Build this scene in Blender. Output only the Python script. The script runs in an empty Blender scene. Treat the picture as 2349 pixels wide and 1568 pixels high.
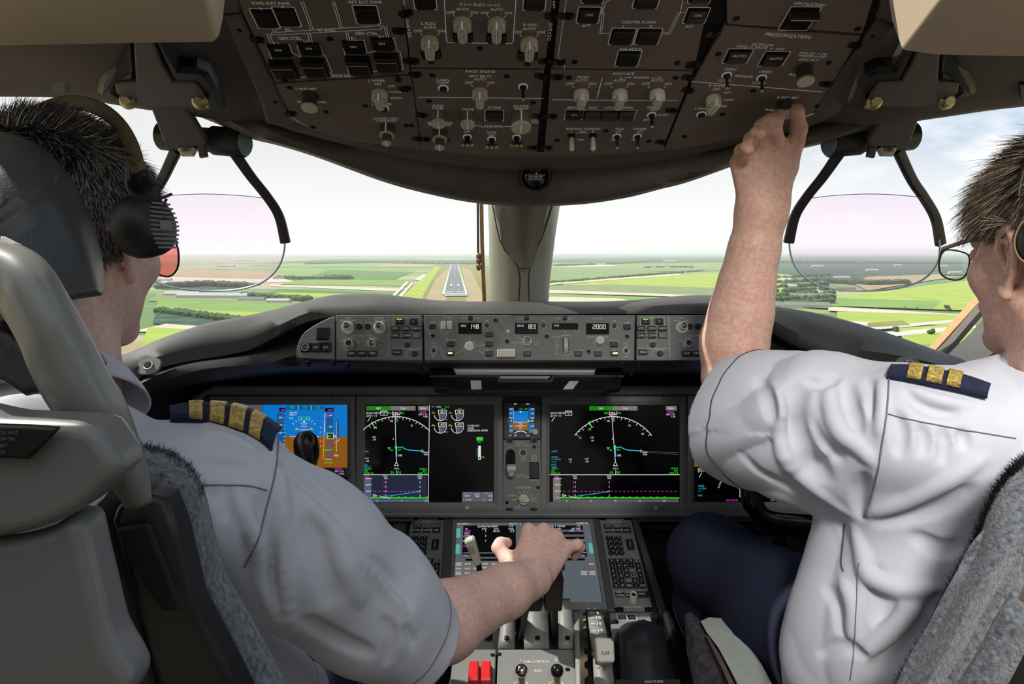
import bpy, math, random
import numpy as np
from mathutils import Vector, Matrix
random.seed(7)
rng = np.random.default_rng(7)
SC = bpy.context.scene
COL = SC.collection
R = math.radians

# ---------------------------------------------------------------- camera
F = 1500.0
CX, CY = 1174.5, 784.0
CAM = Vector((-0.075, 0.0, 1.2))
cd = bpy.data.cameras.new('camera')
cam = bpy.data.objects.new('camera', cd)
COL.objects.link(cam)
cam.location = CAM
cam.rotation_euler = (R(90 - 7.86), 0, R(-1.585))
cd.sensor_fit = 'HORIZONTAL'
cd.sensor_width = 36.0
cd.lens = 36.0 * F / 2349.0
cd.clip_start = 0.02
cd.clip_end = 90000
SC.camera = cam
CR = cam.rotation_euler.to_matrix()
RT, UP, FW = CR @ Vector((1, 0, 0)), CR @ Vector((0, 1, 0)), CR @ Vector((0, 0, -1))

def W(px, py, d):
    px, py, d = float(px), float(py), float(d)
    return CAM + d * (FW + RT * ((px - CX) / F) + UP * ((CY - py) / F))

GZ = -85.0
def G(px, py, z=0.0):
    r = W(px, py, 1) - CAM
    t = (GZ + z - CAM.z) / r.z
    return CAM + r * t

# ---------------------------------------------------------------- view, world, sun
SC.view_settings.view_transform = 'Standard'
SC.view_settings.look = 'None'
SC.view_settings.gamma = 1.0
SC.view_settings.use_curve_mapping = False
SC.view_settings.exposure = 0.0
SC.cycles.max_bounces = 8
SC.cycles.diffuse_bounces = 4
SC.cycles.glossy_bounces = 3
SC.cycles.transmission_bounces = 4
SC.cycles.transparent_max_bounces = 16
SC.cycles.sample_clamp_indirect = 4.0
SC.cycles.use_denoising = True
SC.cycles.volume_bounces = 4
SC.cycles.caustics_reflective = False
SC.cycles.caustics_refractive = False

def s2l(c):
    return tuple(((v / 12.92) if v <= 0.04045 else ((v + 0.055) / 1.055) ** 2.4) for v in c)
def rgb(r, g, b):
    return s2l((r / 255, g / 255, b / 255))

wd = bpy.data.worlds.new('sky'); SC.world = wd; wd.use_nodes = True
nt = wd.node_tree; nt.nodes.clear()
def N(t, **k):
    n = nt.nodes.new(t)
    for a, b in k.items(): setattr(n, a, b)
    return n
def L(a, b): nt.links.new(a, b)
o = N('ShaderNodeOutputWorld'); bg = N('ShaderNodeBackground')
tc = N('ShaderNodeTexCoord'); sp = N('ShaderNodeSeparateXYZ')
L(tc.outputs['Generated'], sp.inputs[0])
# pale blue towards the upper right, white haze at the horizon, soft cloud
mr = N('ShaderNodeMapRange'); mr.inputs[1].default_value = 0.02; mr.inputs[2].default_value = 0.42
mx = N('ShaderNodeMapRange'); mx.inputs[1].default_value = 0.33; mx.inputs[2].default_value = 0.62
L(sp.outputs[2], mr.inputs[0]); L(sp.outputs[0], mx.inputs[0])
mu = N('ShaderNodeMath', operation='MULTIPLY'); L(mr.outputs[0], mu.inputs[0]); L(mx.outputs[0], mu.inputs[1])
mp = N('ShaderNodeMapping'); mp.inputs['Scale'].default_value = (5, 5, 14); L(tc.outputs['Generated'], mp.inputs[0])
nz = N('ShaderNodeTexNoise'); nz.inputs['Scale'].default_value = 1.6; nz.inputs['Detail'].default_value = 5
L(mp.outputs[0], nz.inputs['Vector'])
cr = N('ShaderNodeMapRange'); cr.inputs[1].default_value = 0.48; cr.inputs[2].default_value = 0.66
L(nz.outputs[0], cr.inputs[0])
sky = N('ShaderNodeMixRGB'); sky.inputs[1].default_value = (0.88, 0.88, 0.885, 1); sky.inputs[2].default_value = (0.42, 0.62, 0.86, 1)
m15 = N('ShaderNodeMath', operation='MULTIPLY'); m15.inputs[1].default_value = 2.2; m15.use_clamp = True
L(mu.outputs[0], m15.inputs[0]); L(m15.outputs[0], sky.inputs[0])
hz = N('ShaderNodeMapRange'); hz.inputs[1].default_value = 0.0; hz.inputs[2].default_value = 0.14; hz.inputs[3].default_value = 1; hz.inputs[4].default_value = 0
L(sp.outputs[2], hz.inputs[0])
s2 = N('ShaderNodeMixRGB'); s2.inputs[2].default_value = (1.12, 1.12, 1.12, 1); L(hz.outputs[0], s2.inputs[0]); L(sky.outputs[0], s2.inputs[1])
cm = N('ShaderNodeMath', operation='MULTIPLY'); L(cr.outputs[0], cm.inputs[0]); L(mx.outputs[0], cm.inputs[1])
s3 = N('ShaderNodeMixRGB'); s3.inputs[2].default_value = (1.12, 1.12, 1.12, 1); L(cm.outputs[0], s3.inputs[0]); L(s2.outputs[0], s3.inputs[1])
L(s3.outputs[0], bg.inputs[0]); bg.inputs[1].default_value = 1.0
L(bg.outputs[0], o.inputs[0])

SUN_AZ, SUN_EL = -64.0, 51.0      # degrees left of the nose, degrees up
sd = bpy.data.lights.new('sun', 'SUN'); sd.energy = 5.0; sd.angle = R(0.6); sd.color = (1, 0.95, 0.86)
so = bpy.data.objects.new('sun', sd); COL.objects.link(so)
_s = Vector((math.sin(R(SUN_AZ)) * math.cos(R(SUN_EL)), math.cos(R(SUN_AZ)) * math.cos(R(SUN_EL)), math.sin(R(SUN_EL))))
so.rotation_euler = _s.to_track_quat('Z', 'Y').to_euler()
so.location = (0, 0, 30)
# added fill lamp, out of view behind the seats, brightening the right pilot
for i, (x, y, z, e, c) in enumerate([(0.15, -0.4, 1.85, 3.2, (1, .95, .9))]):
    ld = bpy.data.lights.new('fill_lamp', 'AREA'); ld.energy = e; ld.size = 0.25; ld.spread = R(66); ld.color = c
    lo = bpy.data.objects.new('fill_lamp', ld); COL.objects.link(lo); lo.location = (x, y, z)
    lo.rotation_euler = (Vector((.15, -.4, 1.85)) - Vector((.62, .72, .95))).to_track_quat('Z', 'Y').to_euler()

# ---------------------------------------------------------------- materials
MATS = {}
def mat(name, col, rough=0.5, metal=0.0, noise=0.06, scale=60.0, bump=0.0, bscale=None, emit=0.0, spec=0.5,
        alpha=None, sheen=0.0, sss=0.0, coat=0.0, mottle=None):
    if name in MATS: return MATS[name]
    m = bpy.data.materials.new(name); m.use_nodes = True
    t = m.node_tree; b = t.nodes['Principled BSDF']
    c = rgb(*col)
    b.inputs['Roughness'].default_value = rough
    b.inputs['Metallic'].default_value = metal
    b.inputs['Specular IOR Level'].default_value = spec
    b.inputs['Coat Weight'].default_value = coat
    if sheen: b.inputs['Sheen Weight'].default_value = sheen; b.inputs['Sheen Roughness'].default_value = .6
    if sss:
        b.inputs['Subsurface Weight'].default_value = sss
        b.inputs['Subsurface Radius'].default_value = (1, .35, .2); b.inputs['Subsurface Scale'].default_value = .006
    if emit:
        b.inputs['Base Color'].default_value = (0.0, 0.0, 0.0, 1)
        b.inputs['Emission Color'].default_value = (*c, 1); b.inputs['Emission Strength'].default_value = emit
    else:
        tcn = t.nodes.new('ShaderNodeTexCoord')
        nn = t.nodes.new('ShaderNodeTexNoise'); nn.inputs['Scale'].default_value = scale; nn.inputs['Detail'].default_value = 4
        t.links.new(tcn.outputs['Object'], nn.inputs['Vector'])
        rr = t.nodes.new('ShaderNodeMapRange'); rr.inputs[1].default_value = .3; rr.inputs[2].default_value = .7
        t.links.new(nn.outputs[0], rr.inputs[0])
        mix = t.nodes.new('ShaderNodeMixRGB')
        c2 = rgb(*mottle) if mottle else tuple(v * (1 - 2 * noise) for v in c)
        c1 = c if mottle else tuple(min(1, v * (1 + 2 * noise)) for v in c)
        mix.inputs[1].default_value = (*c2, 1); mix.inputs[2].default_value = (*c1, 1)
        t.links.new(rr.outputs[0], mix.inputs[0]); t.links.new(mix.outputs[0], b.inputs['Base Color'])
        if bump:
            n2 = t.nodes.new('ShaderNodeTexNoise'); n2.inputs['Scale'].default_value = bscale or scale; n2.inputs['Detail'].default_value = 5
            t.links.new(tcn.outputs['Object'], n2.inputs['Vector'])
            bp = t.nodes.new('ShaderNodeBump'); bp.inputs['Strength'].default_value = bump; bp.inputs['Distance'].default_value = .002
            t.links.new(n2.outputs[0], bp.inputs['Height']); t.links.new(bp.outputs[0], b.inputs['Normal'])
    MATS[name] = m
    return m
def glass(name, tint, gloss=0.05, rough=0.02):
    m = bpy.data.materials.new(name); m.use_nodes = True; t = m.node_tree; t.nodes.clear()
    oo = t.nodes.new('ShaderNodeOutputMaterial'); tr = t.nodes.new('ShaderNodeBsdfTransparent'); gl = t.nodes.new('ShaderNodeBsdfGlossy')
    tr.inputs[0].default_value = (*tint, 1); gl.inputs['Roughness'].default_value = rough
    ms = t.nodes.new('ShaderNodeMixShader'); ms.inputs[0].default_value = gloss
    t.links.new(tr.outputs[0], ms.inputs[1]); t.links.new(gl.outputs[0], ms.inputs[2]); t.links.new(ms.outputs[0], oo.inputs[0])
    return m

# ---------------------------------------------------------------- mesh building
class MB:
    def __init__(s, M=None):
        s.v, s.f, s.m, s.sm = [], [], [], []
        s.M = M or Matrix()
    def add(s, vs, fs, mi=0, smooth=False, M=None):
        b = len(s.v); T = s.M @ M if M is not None else s.M
        s.v += [T @ Vector(v) for v in vs]
        for f in fs:
            s.f.append([b + i for i in f]); s.m.append(mi); s.sm.append(smooth)
        return s
    def poly(s, p, z=0.0, mi=0):
        return s.add([(x, y, z) for x, y in p], [list(range(len(p)))], mi)
    def rect(s, x0, y0, x1, y1, z=0.0, mi=0):
        return s.poly([(x0, y0), (x1, y0), (x1, y1), (x0, y1)], z, mi)
    def prism(s, p, z0, z1, mi=0, bev=0.0, M=None):
        n = len(p)
        a = sum(p[i][0] * p[(i + 1) % n][1] - p[(i + 1) % n][0] * p[i][1] for i in range(n))
        if a < 0: p = p[::-1]
        rings = [[(x, y, z0) for x, y in p]]
        if bev > 0:
            q = []
            for i in range(n):
                a0, b0, c0 = Vector(p[i - 1]), Vector(p[i]), Vector(p[(i + 1) % n])
                d1 = (b0 - a0); d2 = (c0 - b0)
                if d1.length < 1e-9 or d2.length < 1e-9: q.append(tuple(b0)); continue
                d1.normalize(); d2.normalize()
                nn = Vector((-d1.y - d2.y, d1.x + d2.x))
                if nn.length < 1e-6: nn = Vector((-d1.y, d1.x))
                nn.normalize(); k = max(.5, nn.dot(Vector((-d1.y, d1.x))))
                q.append(tuple(b0 + nn * (bev / k)))
            sg = 1 if z1 > z0 else -1
            rings.append([(x, y, z1 - sg * bev) for x, y in p]); rings.append([(x, y, z1) for x, y in q])
        else: rings.append([(x, y, z1) for x, y in p])
        vs = [v for r_ in rings for v in r_]; fs = []
        for k in range(len(rings) - 1):
            for i in range(n):
                j = (i + 1) % n; fs.append([k * n + i, k * n + j, (k + 1) * n + j, (k + 1) * n + i])
        fs.append(list(range((len(rings) - 1) * n, len(rings) * n))); fs.append(list(range(n))[::-1])
        return s.add(vs, fs, mi, False, M)
    def box(s, x0, y0, x1, y1, z0, z1, mi=0, bev=0.0, M=None, rad=0.0):
        return s.prism(rrect(x0, y0, x1, y1, rad), z0, z1, mi, bev, M)
    def lathe(s, prof, n=20, cx=0, cy=0, mi=0, M=None, flute=0):
        vs, fs = [], []
        for r_, z in prof:
            for i in range(n):
                a = 2 * math.pi * i / n; rr = r_ * (1 - (flute if i % 2 else 0))
                vs.append((cx + rr * math.cos(a), cy + rr * math.sin(a), z))
        for k in range(len(prof) - 1):
            for i in range(n):
                j = (i + 1) % n; fs.append([k * n + i, k * n + j, (k + 1) * n + j, (k + 1) * n + i])
        fs.append(list(range((len(prof) - 1) * n, len(prof) * n))); fs.append(list(range(n))[::-1])
        return s.add(vs, fs, mi, True, M)
    def ring(s, cx, cy, r0, r1, z0, z1, n=24, mi=0):
        vs, fs = [], []
        for i in range(n):
            c, d = math.cos(2 * math.pi * i / n), math.sin(2 * math.pi * i / n)
            vs += [(cx + r0 * c, cy + r0 * d, z0), (cx + r0 * c, cy + r0 * d, z1), (cx + r1 * c, cy + r1 * d, z1), (cx + r1 * c, cy + r1 * d, z0)]
        for i in range(n):
            a, b = i * 4, ((i + 1) % n) * 4
            for k in range(4): fs.append([a + k, a + (k + 1) % 4, b + (k + 1) % 4, b + k])
        return s.add(vs, fs, mi, True)
    def line(s, pts, w, z=0.0, mi=0, closed=False):
        n = len(pts)
        for i in range(n if closed else n - 1):
            a, b = Vector(pts[i]), Vector(pts[(i + 1) % n]); d = b - a
            if d.length < 1e-9: continue
            d.normalize(); p = Vector((-d.y, d.x)) * w / 2; a = a - d * w / 2 * .9; b = b + d * w / 2 * .9
            s.poly([tuple(a - p), tuple(b - p), tuple(b + p), tuple(a + p)], z, mi)
        return s
    def tube(s, path, rad, n=10, mi=0, sec=None, up=None, cap=True, smooth=True):
        P = [Vector(p) for p in path]; m = len(P)
        if not hasattr(rad, '__len__'): rad = [rad] * m
        sec = sec or [(math.cos(2 * math.pi * i / n), math.sin(2 * math.pi * i / n)) for i in range(n)]
        n = len(sec); vs, fs = [], []; u = None
        for k in range(m):
            t = (P[min(k + 1, m - 1)] - P[max(k - 1, 0)])
            t = t.normalized() if t.length > 1e-9 else Vector((0, 0, 1))
            if up is not None: u = Vector(up) - t * t.dot(Vector(up)); u.normalize()
            elif u is None:
                h = Vector((0, 0, 1)) if abs(t.z) < .9 else Vector((1, 0, 0)); u = (h - t * t.dot(h)).normalized()
            else: u = (u - t * t.dot(u)).normalized()
            w = t.cross(u)
            for a, b in sec: vs.append(P[k] + (w * a + u * b) * rad[k])
        for k in range(m - 1):
            for i in range(n):
                j = (i + 1) % n; fs.append([k * n + i, k * n + j, (k + 1) * n + j, (k + 1) * n + i])
        if cap: fs += [list(range(n))[::-1], list(range((m - 1) * n, m * n))]
        return s.add(vs, fs, mi, smooth)
    def grid(s, rows, mi=0, smooth=True):
        m, n = len(rows), len(rows[0]); fs = []
        for k in range(m - 1):
            for i in range(n - 1): fs.append([k * n + i, k * n + i + 1, (k + 1) * n + i + 1, (k + 1) * n + i])
        return s.add([p for r_ in rows for p in r_], fs, mi, smooth)
    def ball(s, c, r_, n=14, mi=0, sc=(1, 1, 1)):
        prof = [(max(1e-5, math.sin(math.pi * k / n)), -math.cos(math.pi * k / n)) for k in range(n + 1)]
        M = Matrix.Translation(c) @ Matrix.Diagonal((r_ * sc[0], r_ * sc[1], r_ * sc[2], 1))
        return s.lathe(prof, n * 2, 0, 0, mi, M)

def rrect(x0, y0, x1, y1, r_=0.0, k=3):
    if x0 > x1: x0, x1 = x1, x0
    if y0 > y1: y0, y1 = y1, y0
    if r_ <= 0: return [(x0, y0), (x1, y0), (x1, y1), (x0, y1)]
    r_ = min(r_, (x1 - x0) / 2.01, (y1 - y0) / 2.01); out = []
    for cx, cy, a in ((x1 - r_, y0 + r_, -90), (x1 - r_, y1 - r_, 0), (x0 + r_, y1 - r_, 90), (x0 + r_, y0 + r_, 180)):
        for i in range(k + 1):
            t = R(a + 90 * i / k); out.append((cx + r_ * math.cos(t), cy + r_ * math.sin(t)))
    return out

def spl(pts, n, closed=False):
    """Catmull-Rom resample to n points, even in arc length"""
    P = np.array([list(p) for p in pts], float)
    if len(P) == 2: return [tuple(P[0] + (P[1] - P[0]) * i / (n - 1)) for i in range(n)]
    if closed: Q = np.vstack([P[-1], P, P[0], P[1]])
    else: Q = np.vstack([2 * P[0] - P[1], P, 2 * P[-1] - P[-2]])
    out = []; segs = len(Q) - 3
    for i in range(segs):
        p0, p1, p2, p3 = Q[i:i + 4]
        for t in np.linspace(0, 1, 12, endpoint=False):
            out.append(.5 * (2 * p1 + (p2 - p0) * t + (2 * p0 - 5 * p1 + 4 * p2 - p3) * t * t + (3 * p1 - p0 - 3 * p2 + p3) * t ** 3))
    out.append(Q[-2]); out = np.array(out)
    d = np.r_[0, np.cumsum(np.linalg.norm(np.diff(out, axis=0), axis=1))]
    t = np.linspace(0, d[-1], n + (1 if closed else 0))[:n]
    return [tuple(np.interp(x, d, out[:, k]) for k in range(out.shape[1])) for x in t]

def wrow(row, n):
    """row of (px,py,d) -> n world points along a smooth curve"""
    return [Vector(p) for p in spl([tuple(W(*p)) for p in row], n)]
def crossrows(rows, m):
    """smooth the rows across: list of rows (each n vectors) -> m rows"""
    n = len(rows[0]); cols = [spl([tuple(r_[i]) for r_ in rows], m) for i in range(n)]
    return [[Vector(cols[i][k]) for i in range(n)] for k in range(m)]

def tagit(ob, label=None, cat=None, group=None, kind=None):
    if label: ob['label'] = label
    if cat: ob['category'] = cat
    if group: ob['group'] = group
    if kind: ob['kind'] = kind
    return ob
def mesh_obj(name, me, parent=None, M=None, world=False):
    ob = bpy.data.objects.new(name, me); COL.objects.link(ob)
    if parent is not None: ob.parent = parent
    if M is not None: ob.matrix_basis = M
    return ob
def mk(mb, name, mats, sharp=35):
    me = bpy.data.meshes.new(name)
    me.from_pydata([tuple(v) for v in mb.v], [], mb.f)
    for m in (mats if isinstance(mats, (list, tuple)) else [mats]): me.materials.append(m)
    me.polygons.foreach_set('material_index', mb.m)
    me.polygons.foreach_set('use_smooth', mb.sm)
    me.update()
    if any(mb.sm) and sharp: me.set_sharp_from_angle(angle=R(sharp))
    return me
def absM(p):
    M = p.matrix_basis.copy()
    return absM(p.parent) @ M if p.parent else M
def build(mb, name, mats, parent=None, sharp=35, **tg):
    """mb in WORLD coordinates; the object's origin goes to its parent's or to its own base"""
    if parent is not None:
        Mi = absM(parent).inverted(); mb.v = [Mi @ v for v in mb.v]; M = Matrix()
    else:
        a = np.array([tuple(v) for v in mb.v]); c = Vector(((a[:, 0].min() + a[:, 0].max()) / 2, (a[:, 1].min() + a[:, 1].max()) / 2, a[:, 2].min()))
        mb.v = [v - c for v in mb.v]; M = Matrix.Translation(c)
    ob = mesh_obj(name, mk(mb, name, mats, sharp), parent, M)
    return tagit(ob, **tg)
def local(mb, name, mats, parent, M=None, sharp=35, **tg):
    """mb in the PARENT's local coordinates"""
    return tagit(mesh_obj(name, mk(mb, name, mats, sharp), parent, M), **tg)
def empty(name, M, label, cat, group=None):
    e = bpy.data.objects.new(name, None); COL.objects.link(e)
    e.matrix_basis = M if isinstance(M, Matrix) else Matrix.Translation(M)
    e.empty_display_size = .02
    return tagit(e, label, cat, group)

_tc = {}
def textmesh(s):
    if s in _tc: return _tc[s]
    cu = bpy.data.curves.new('t', 'FONT'); cu.body = s; cu.size = 1.0; cu.resolution_u = 2 if len(s) > 1 else 3
    ob = bpy.data.objects.new('t', cu); me = ob.to_mesh()
    vs = [(v.co.x, v.co.y) for v in me.vertices]; fs = [list(p.vertices) for p in me.polygons]
    ob.to_mesh_clear(); bpy.data.objects.remove(ob); bpy.data.curves.remove(cu)
    xs = [v[0] for v in vs] or [0, 1]
    _tc[s] = (vs, fs, min(xs), max(xs)); return _tc[s]
def text(mb, s, x, y, h, mi=0, z=0.0, w=None, align='c', rot=0.0):
    """capital height h, anchored at its middle; w squeezes it to a width"""
    vs, fs, a, b = textmesh(s); k = h / 0.70; kx = k if w is None else w / max(1e-6, b - a)
    ox = {'c': (a + b) / 2, 'l': a, 'r': b}[align]
    c, d = math.cos(R(rot)), math.sin(R(rot)); out = []
    for u, v in vs:
        p, q = (u - ox) * kx, (v - .35) * k
        out.append((x + p * c - q * d, y + p * d + q * c, z))
    mb.add(out, fs, mi)

class Panel:
    """A flat panel in the place: origin, right, up, normal towards the crew. pix() meets the ray of a pixel with its plane."""
    def __init__(s, name, px, py, d, p2, label, cat, group=None, u=(1, 0, 0), raise_=0.0):
        a, b = W(px, py, d), W(px, *p2)
        s.u = Vector(u).normalized()
        v = (a - b) if py < p2[0] else (b - a)   # up in the picture
        v = v - s.u * v.dot(s.u); s.v = v.normalized(); s.n = s.u.cross(s.v)
        s.O = a + s.n * raise_
        s.M = Matrix((( s.u.x, s.v.x, s.n.x, s.O.x), (s.u.y, s.v.y, s.n.y, s.O.y), (s.u.z, s.v.z, s.n.z, s.O.z), (0, 0, 0, 1)))
        s.e = empty(name, s.M, label, cat, group) if name else None
        s.L = MB()   # lettering
    def pix(s, px, py, z=0.0):
        r_ = W(px, py, 1) - CAM; O = s.O + s.n * z
        t = (O - CAM).dot(s.n) / r_.dot(s.n); p = CAM + r_ * t - s.O
        return (p.dot(s.u), p.dot(s.v))
    def P(s, pts, z=0.0): return [s.pix(x, y, z) for x, y in pts]
    def sc(s, px, py):
        a, b = s.pix(px - 10, py), s.pix(px + 10, py); c, d = s.pix(px, py - 10), s.pix(px, py + 10)
        return (abs(b[0] - a[0]) / 20, abs(c[1] - d[1]) / 20)
    def T(s, px, py, z=0.0, rot=0.0):
        x, y = s.pix(px, py); return Matrix.Translation((x, y, z)) @ Matrix.Rotation(R(rot), 4, 'Z')
    def txt(s, t, px, py, hpx, wpx=None, mi=0, z=0.0006, align='c', rot=0.0):
        x, y = s.pix(px, py); kx, ky = s.sc(px, py)
        text(s.L, t, x, y, hpx * ky, mi, z, None if wpx is None else wpx * kx, align, rot)
    def ln(s, pts, wpx=1.6, mi=0, z=0.0006, closed=False):
        kx, ky = s.sc(*pts[0]); s.L.line(s.P(pts), wpx * kx, z, mi, closed)
    def rc(s, x0, y0, x1, y1, mi=0, z=0.0006):
        s.L.poly(s.P([(x0, y1), (x1, y1), (x1, y0), (x0, y0)]), z, mi)
    def put(s, me, name, px, py, z=0.0, rot=0.0, parent=None, **tg):
        ob = mesh_obj(name, me, parent or s.e, s.T(px, py, z, rot)); return tagit(ob, **tg)
    def fin(s, mats, name='lettering'):
        if s.L.v: local(s.L, name, mats, next((c for c in s.e.children if c.name.startswith(('screen', 'face_plate'))), s.e))
def dim(c):
    g = sum(c) / 3 * .5 + 210 * .5
    return tuple((((v * .76 + g * .24) / 255) ** 2.2 * .62) ** (1 / 2.2) * 255 for v in c)   # the haze and light make these fields twice as bright
def flat(name, c, n=.05, s=.02): return mat(name, dim(c), 1.0, spec=0, noise=n, scale=s)
# ================================================================ OUTSIDE: the polder, the runway, farms and trees
def fieldmat():
    m = bpy.data.materials.new('farmland'); m.use_nodes = True; t = m.node_tree; b = t.nodes['Principled BSDF']
    b.inputs['Roughness'].default_value = 1; b.inputs['Specular IOR Level'].default_value = 0
    g = t.nodes.new('ShaderNodeNewGeometry')
    def vor(sx, sy, rot, sc):
        mp = t.nodes.new('ShaderNodeMapping'); mp.inputs['Scale'].default_value = (sx, sy, 0); mp.inputs['Rotation'].default_value = (0, 0, rot)
        v = t.nodes.new('ShaderNodeTexVoronoi'); v.distance = 'CHEBYCHEV'; v.inputs['Scale'].default_value = sc; v.inputs['Randomness'].default_value = .75
        t.links.new(g.outputs['Position'], mp.inputs[0]); t.links.new(mp.outputs[0], v.inputs['Vector']); return v
    v = vor(1 / 900, 1 / 260, .25, 1.0)
    sp = t.nodes.new('ShaderNodeSeparateXYZ'); t.links.new(v.outputs['Color'], sp.inputs[0])
    r = t.nodes.new('ShaderNodeValToRGB'); r.color_ramp.interpolation = 'CONSTANT'
    e = r.color_ramp.elements
    cols = [(0, (120, 158, 96)), (.22, (158, 190, 110)), (.42, (140, 172, 118)), (.58, (190, 204, 120)), (.72, (178, 184, 140)), (.86, (204, 192, 158))]
    e[0].color = (*rgb(*dim(cols[0][1])), 1); e[1].position = cols[1][0]; e[1].color = (*rgb(*dim(cols[1][1])), 1)
    for p, c in cols[2:]: x = e.new(p); x.color = (*rgb(*dim(c)), 1)
    t.links.new(sp.outputs[0], r.inputs[0])
    # woods and towns that grow denser with distance: large blotches of dark blue-green
    mp = t.nodes.new('ShaderNodeMapping'); mp.inputs['Scale'].default_value = (1 / 900, 1 / 1500, 0)
    nn = t.nodes.new('ShaderNodeTexNoise'); nn.inputs['Scale'].default_value = 1; nn.inputs['Detail'].default_value = 6; nn.inputs['Roughness'].default_value = .65
    t.links.new(g.outputs['Position'], mp.inputs[0]); t.links.new(mp.outputs[0], nn.inputs['Vector'])
    rr = t.nodes.new('ShaderNodeMapRange'); rr.inputs[1].default_value = .54; rr.inputs[2].default_value = .60; t.links.new(nn.outputs[0], rr.inputs[0])
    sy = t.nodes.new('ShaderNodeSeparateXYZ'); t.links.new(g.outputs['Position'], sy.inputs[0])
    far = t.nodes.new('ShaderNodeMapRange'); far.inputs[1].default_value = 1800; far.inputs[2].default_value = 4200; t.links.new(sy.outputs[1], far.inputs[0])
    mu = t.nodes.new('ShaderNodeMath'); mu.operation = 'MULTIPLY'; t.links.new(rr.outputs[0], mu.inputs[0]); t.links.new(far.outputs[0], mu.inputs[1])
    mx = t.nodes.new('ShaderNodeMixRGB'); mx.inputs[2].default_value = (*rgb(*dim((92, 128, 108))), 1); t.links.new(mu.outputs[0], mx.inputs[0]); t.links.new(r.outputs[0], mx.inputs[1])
    t.links.new(mx.outputs[0], b.inputs['Base Color']); return m
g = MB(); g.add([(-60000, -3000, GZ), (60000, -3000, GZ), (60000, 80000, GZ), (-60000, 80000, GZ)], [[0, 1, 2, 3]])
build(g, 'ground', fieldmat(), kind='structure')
FM = [flat('grass_bright', (186, 214, 84)), flat('grass_mid', (142, 186, 92)), flat('grass_dull', (150, 170, 112)), flat('soil_tan', (196, 178, 130)),
      flat('sand', (240, 226, 198)), flat('olive', (158, 158, 84)), flat('wood', (70, 104, 84), .25, .03), flat('pale_road', (236, 232, 222)),
      flat('grass_deep', (104, 152, 86)), flat('haze_wood', (110, 146, 140), .15, .01)]  # haze_wood: distance haze put into the wood colour
BR, MI, DU, TA, SA, OL, WO, RO, DE, HW = range(10)
fields = MB(); _z = [0.3]
def fld(c, *pts):
    _z[0] += .05
    q = [G(x, y, _z[0]) for x, y in pts]; fields.add(q, [list(range(len(q)))], c)
fields.add([(-1500, -2500, GZ + .2), (1500, -2500, GZ + .2), (1500, 640, GZ + .2), (-1500, 640, GZ + .2)], [[0, 1, 2, 3]], TA)  # unseen tan ground below the nose, added to warm the bounced light
# far woods and pale bands below the horizon
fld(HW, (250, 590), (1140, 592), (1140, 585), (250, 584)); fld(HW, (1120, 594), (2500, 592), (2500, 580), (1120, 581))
fld(WO, (610, 603), (1110, 603), (1110, 596), (760, 594)); fld(WO, (1120, 601), (1760, 606), (1760, 588), (1480, 590), (1260, 594))
fld(WO, (1780, 626), (1960, 650), (2010, 640), (2240, 626), (2400, 630), (2400, 586), (1740, 588), (1700, 600))
# left-hand windscreen
fld(MI, (640, 611), (1120, 611), (1120, 603), (700, 603)); fld(MI, (560, 640), (900, 640), (960, 618), (640, 614))
fld(DE, (700, 636), (905, 641), (948, 624), (760, 618)); fld(TA, (860, 612), (1000, 612), (1000, 605), (880, 605))
fld(SA, (370, 652), (680, 646), (640, 636), (370, 634)); fld(TA, (360, 634), (600, 640), (660, 628), (360, 612))
fld(WO, (370, 664), (560, 662), (600, 652), (560, 646), (370, 648)); fld(DE, (600, 676), (880, 690), (900, 672), (640, 662))
fld(SA, (620, 652), (930, 662), (915, 668), (620, 656)); fld(BR, (600, 690), (860, 696), (885, 676), (640, 670))
fld(MI, (640, 652), (940, 656), (950, 642), (700, 640))
fld(DU, (340, 690), (700, 700), (760, 682), (360, 672)); fld(MI, (360, 726), (640, 716), (720, 700), (360, 686))
fld(BR, (360, 742), (560, 742), (640, 716), (370, 710)); fld(WO, (350, 742), (560, 752), (600, 742), (520, 726), (360, 708))
fld(SA, (300, 760), (520, 762), (540, 752), (380, 742)); fld(BR, (300, 850), (500, 770), (520, 758), (340, 750))
# the airfield
fld(OL, (880, 740), (1320, 740), (1150, 640), (1090, 606), (1000, 606), (960, 650)); fld(TA, (960, 720), (1018, 720), (1030, 640), (1026, 616), (1000, 640))
fld(TA, (1074, 720), (1130, 720), (1080, 620), (1060, 612)); fld(BR, (880, 720), (960, 700), (985, 650), (1010, 612), (1000, 610), (930, 672))
fld(RO, (886, 690), (894, 692), (938, 646), (932, 645)); fld(RO, (900, 693), (908, 695), (950, 648), (945, 647)); fld(RO, (950, 641), (964, 643), (978, 630), (970, 629))
# right-hand windscreen
fld(MI, (1250, 620), (1660, 618), (1660, 602), (1250, 606)); fld(SA, (1250, 612), (1420, 610), (1400, 607), (1250, 608))
fld(DU, (1250, 640), (1520, 622), (1700, 620), (1700, 612), (1250, 616)); fld(MI, (1250, 648), (1480, 630), (1560, 622), (1250, 632))
fld(SA, (1250, 654), (1560, 630), (1556, 627), (1250, 649)); fld(BR, (1290, 652), (1700, 668), (1700, 624), (1560, 630)); fld(DU, (1250, 672), (1700, 680), (1700, 662), (1400, 652), (1250, 654))
fld(SA, (1250, 671), (1700, 684), (1700, 680), (1250, 664)); fld(MI, (1250, 690), (1560, 694), (1560, 684), (1250, 672)); fld(SA, (1245, 698), (1500, 700), (1420, 684), (1262, 680))
fld(BR, (1640, 700), (1800, 706), (1800, 640), (1680, 640)); fld(SA, (1760, 640), (1815, 641), (1815, 637), (1760, 637))
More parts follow.
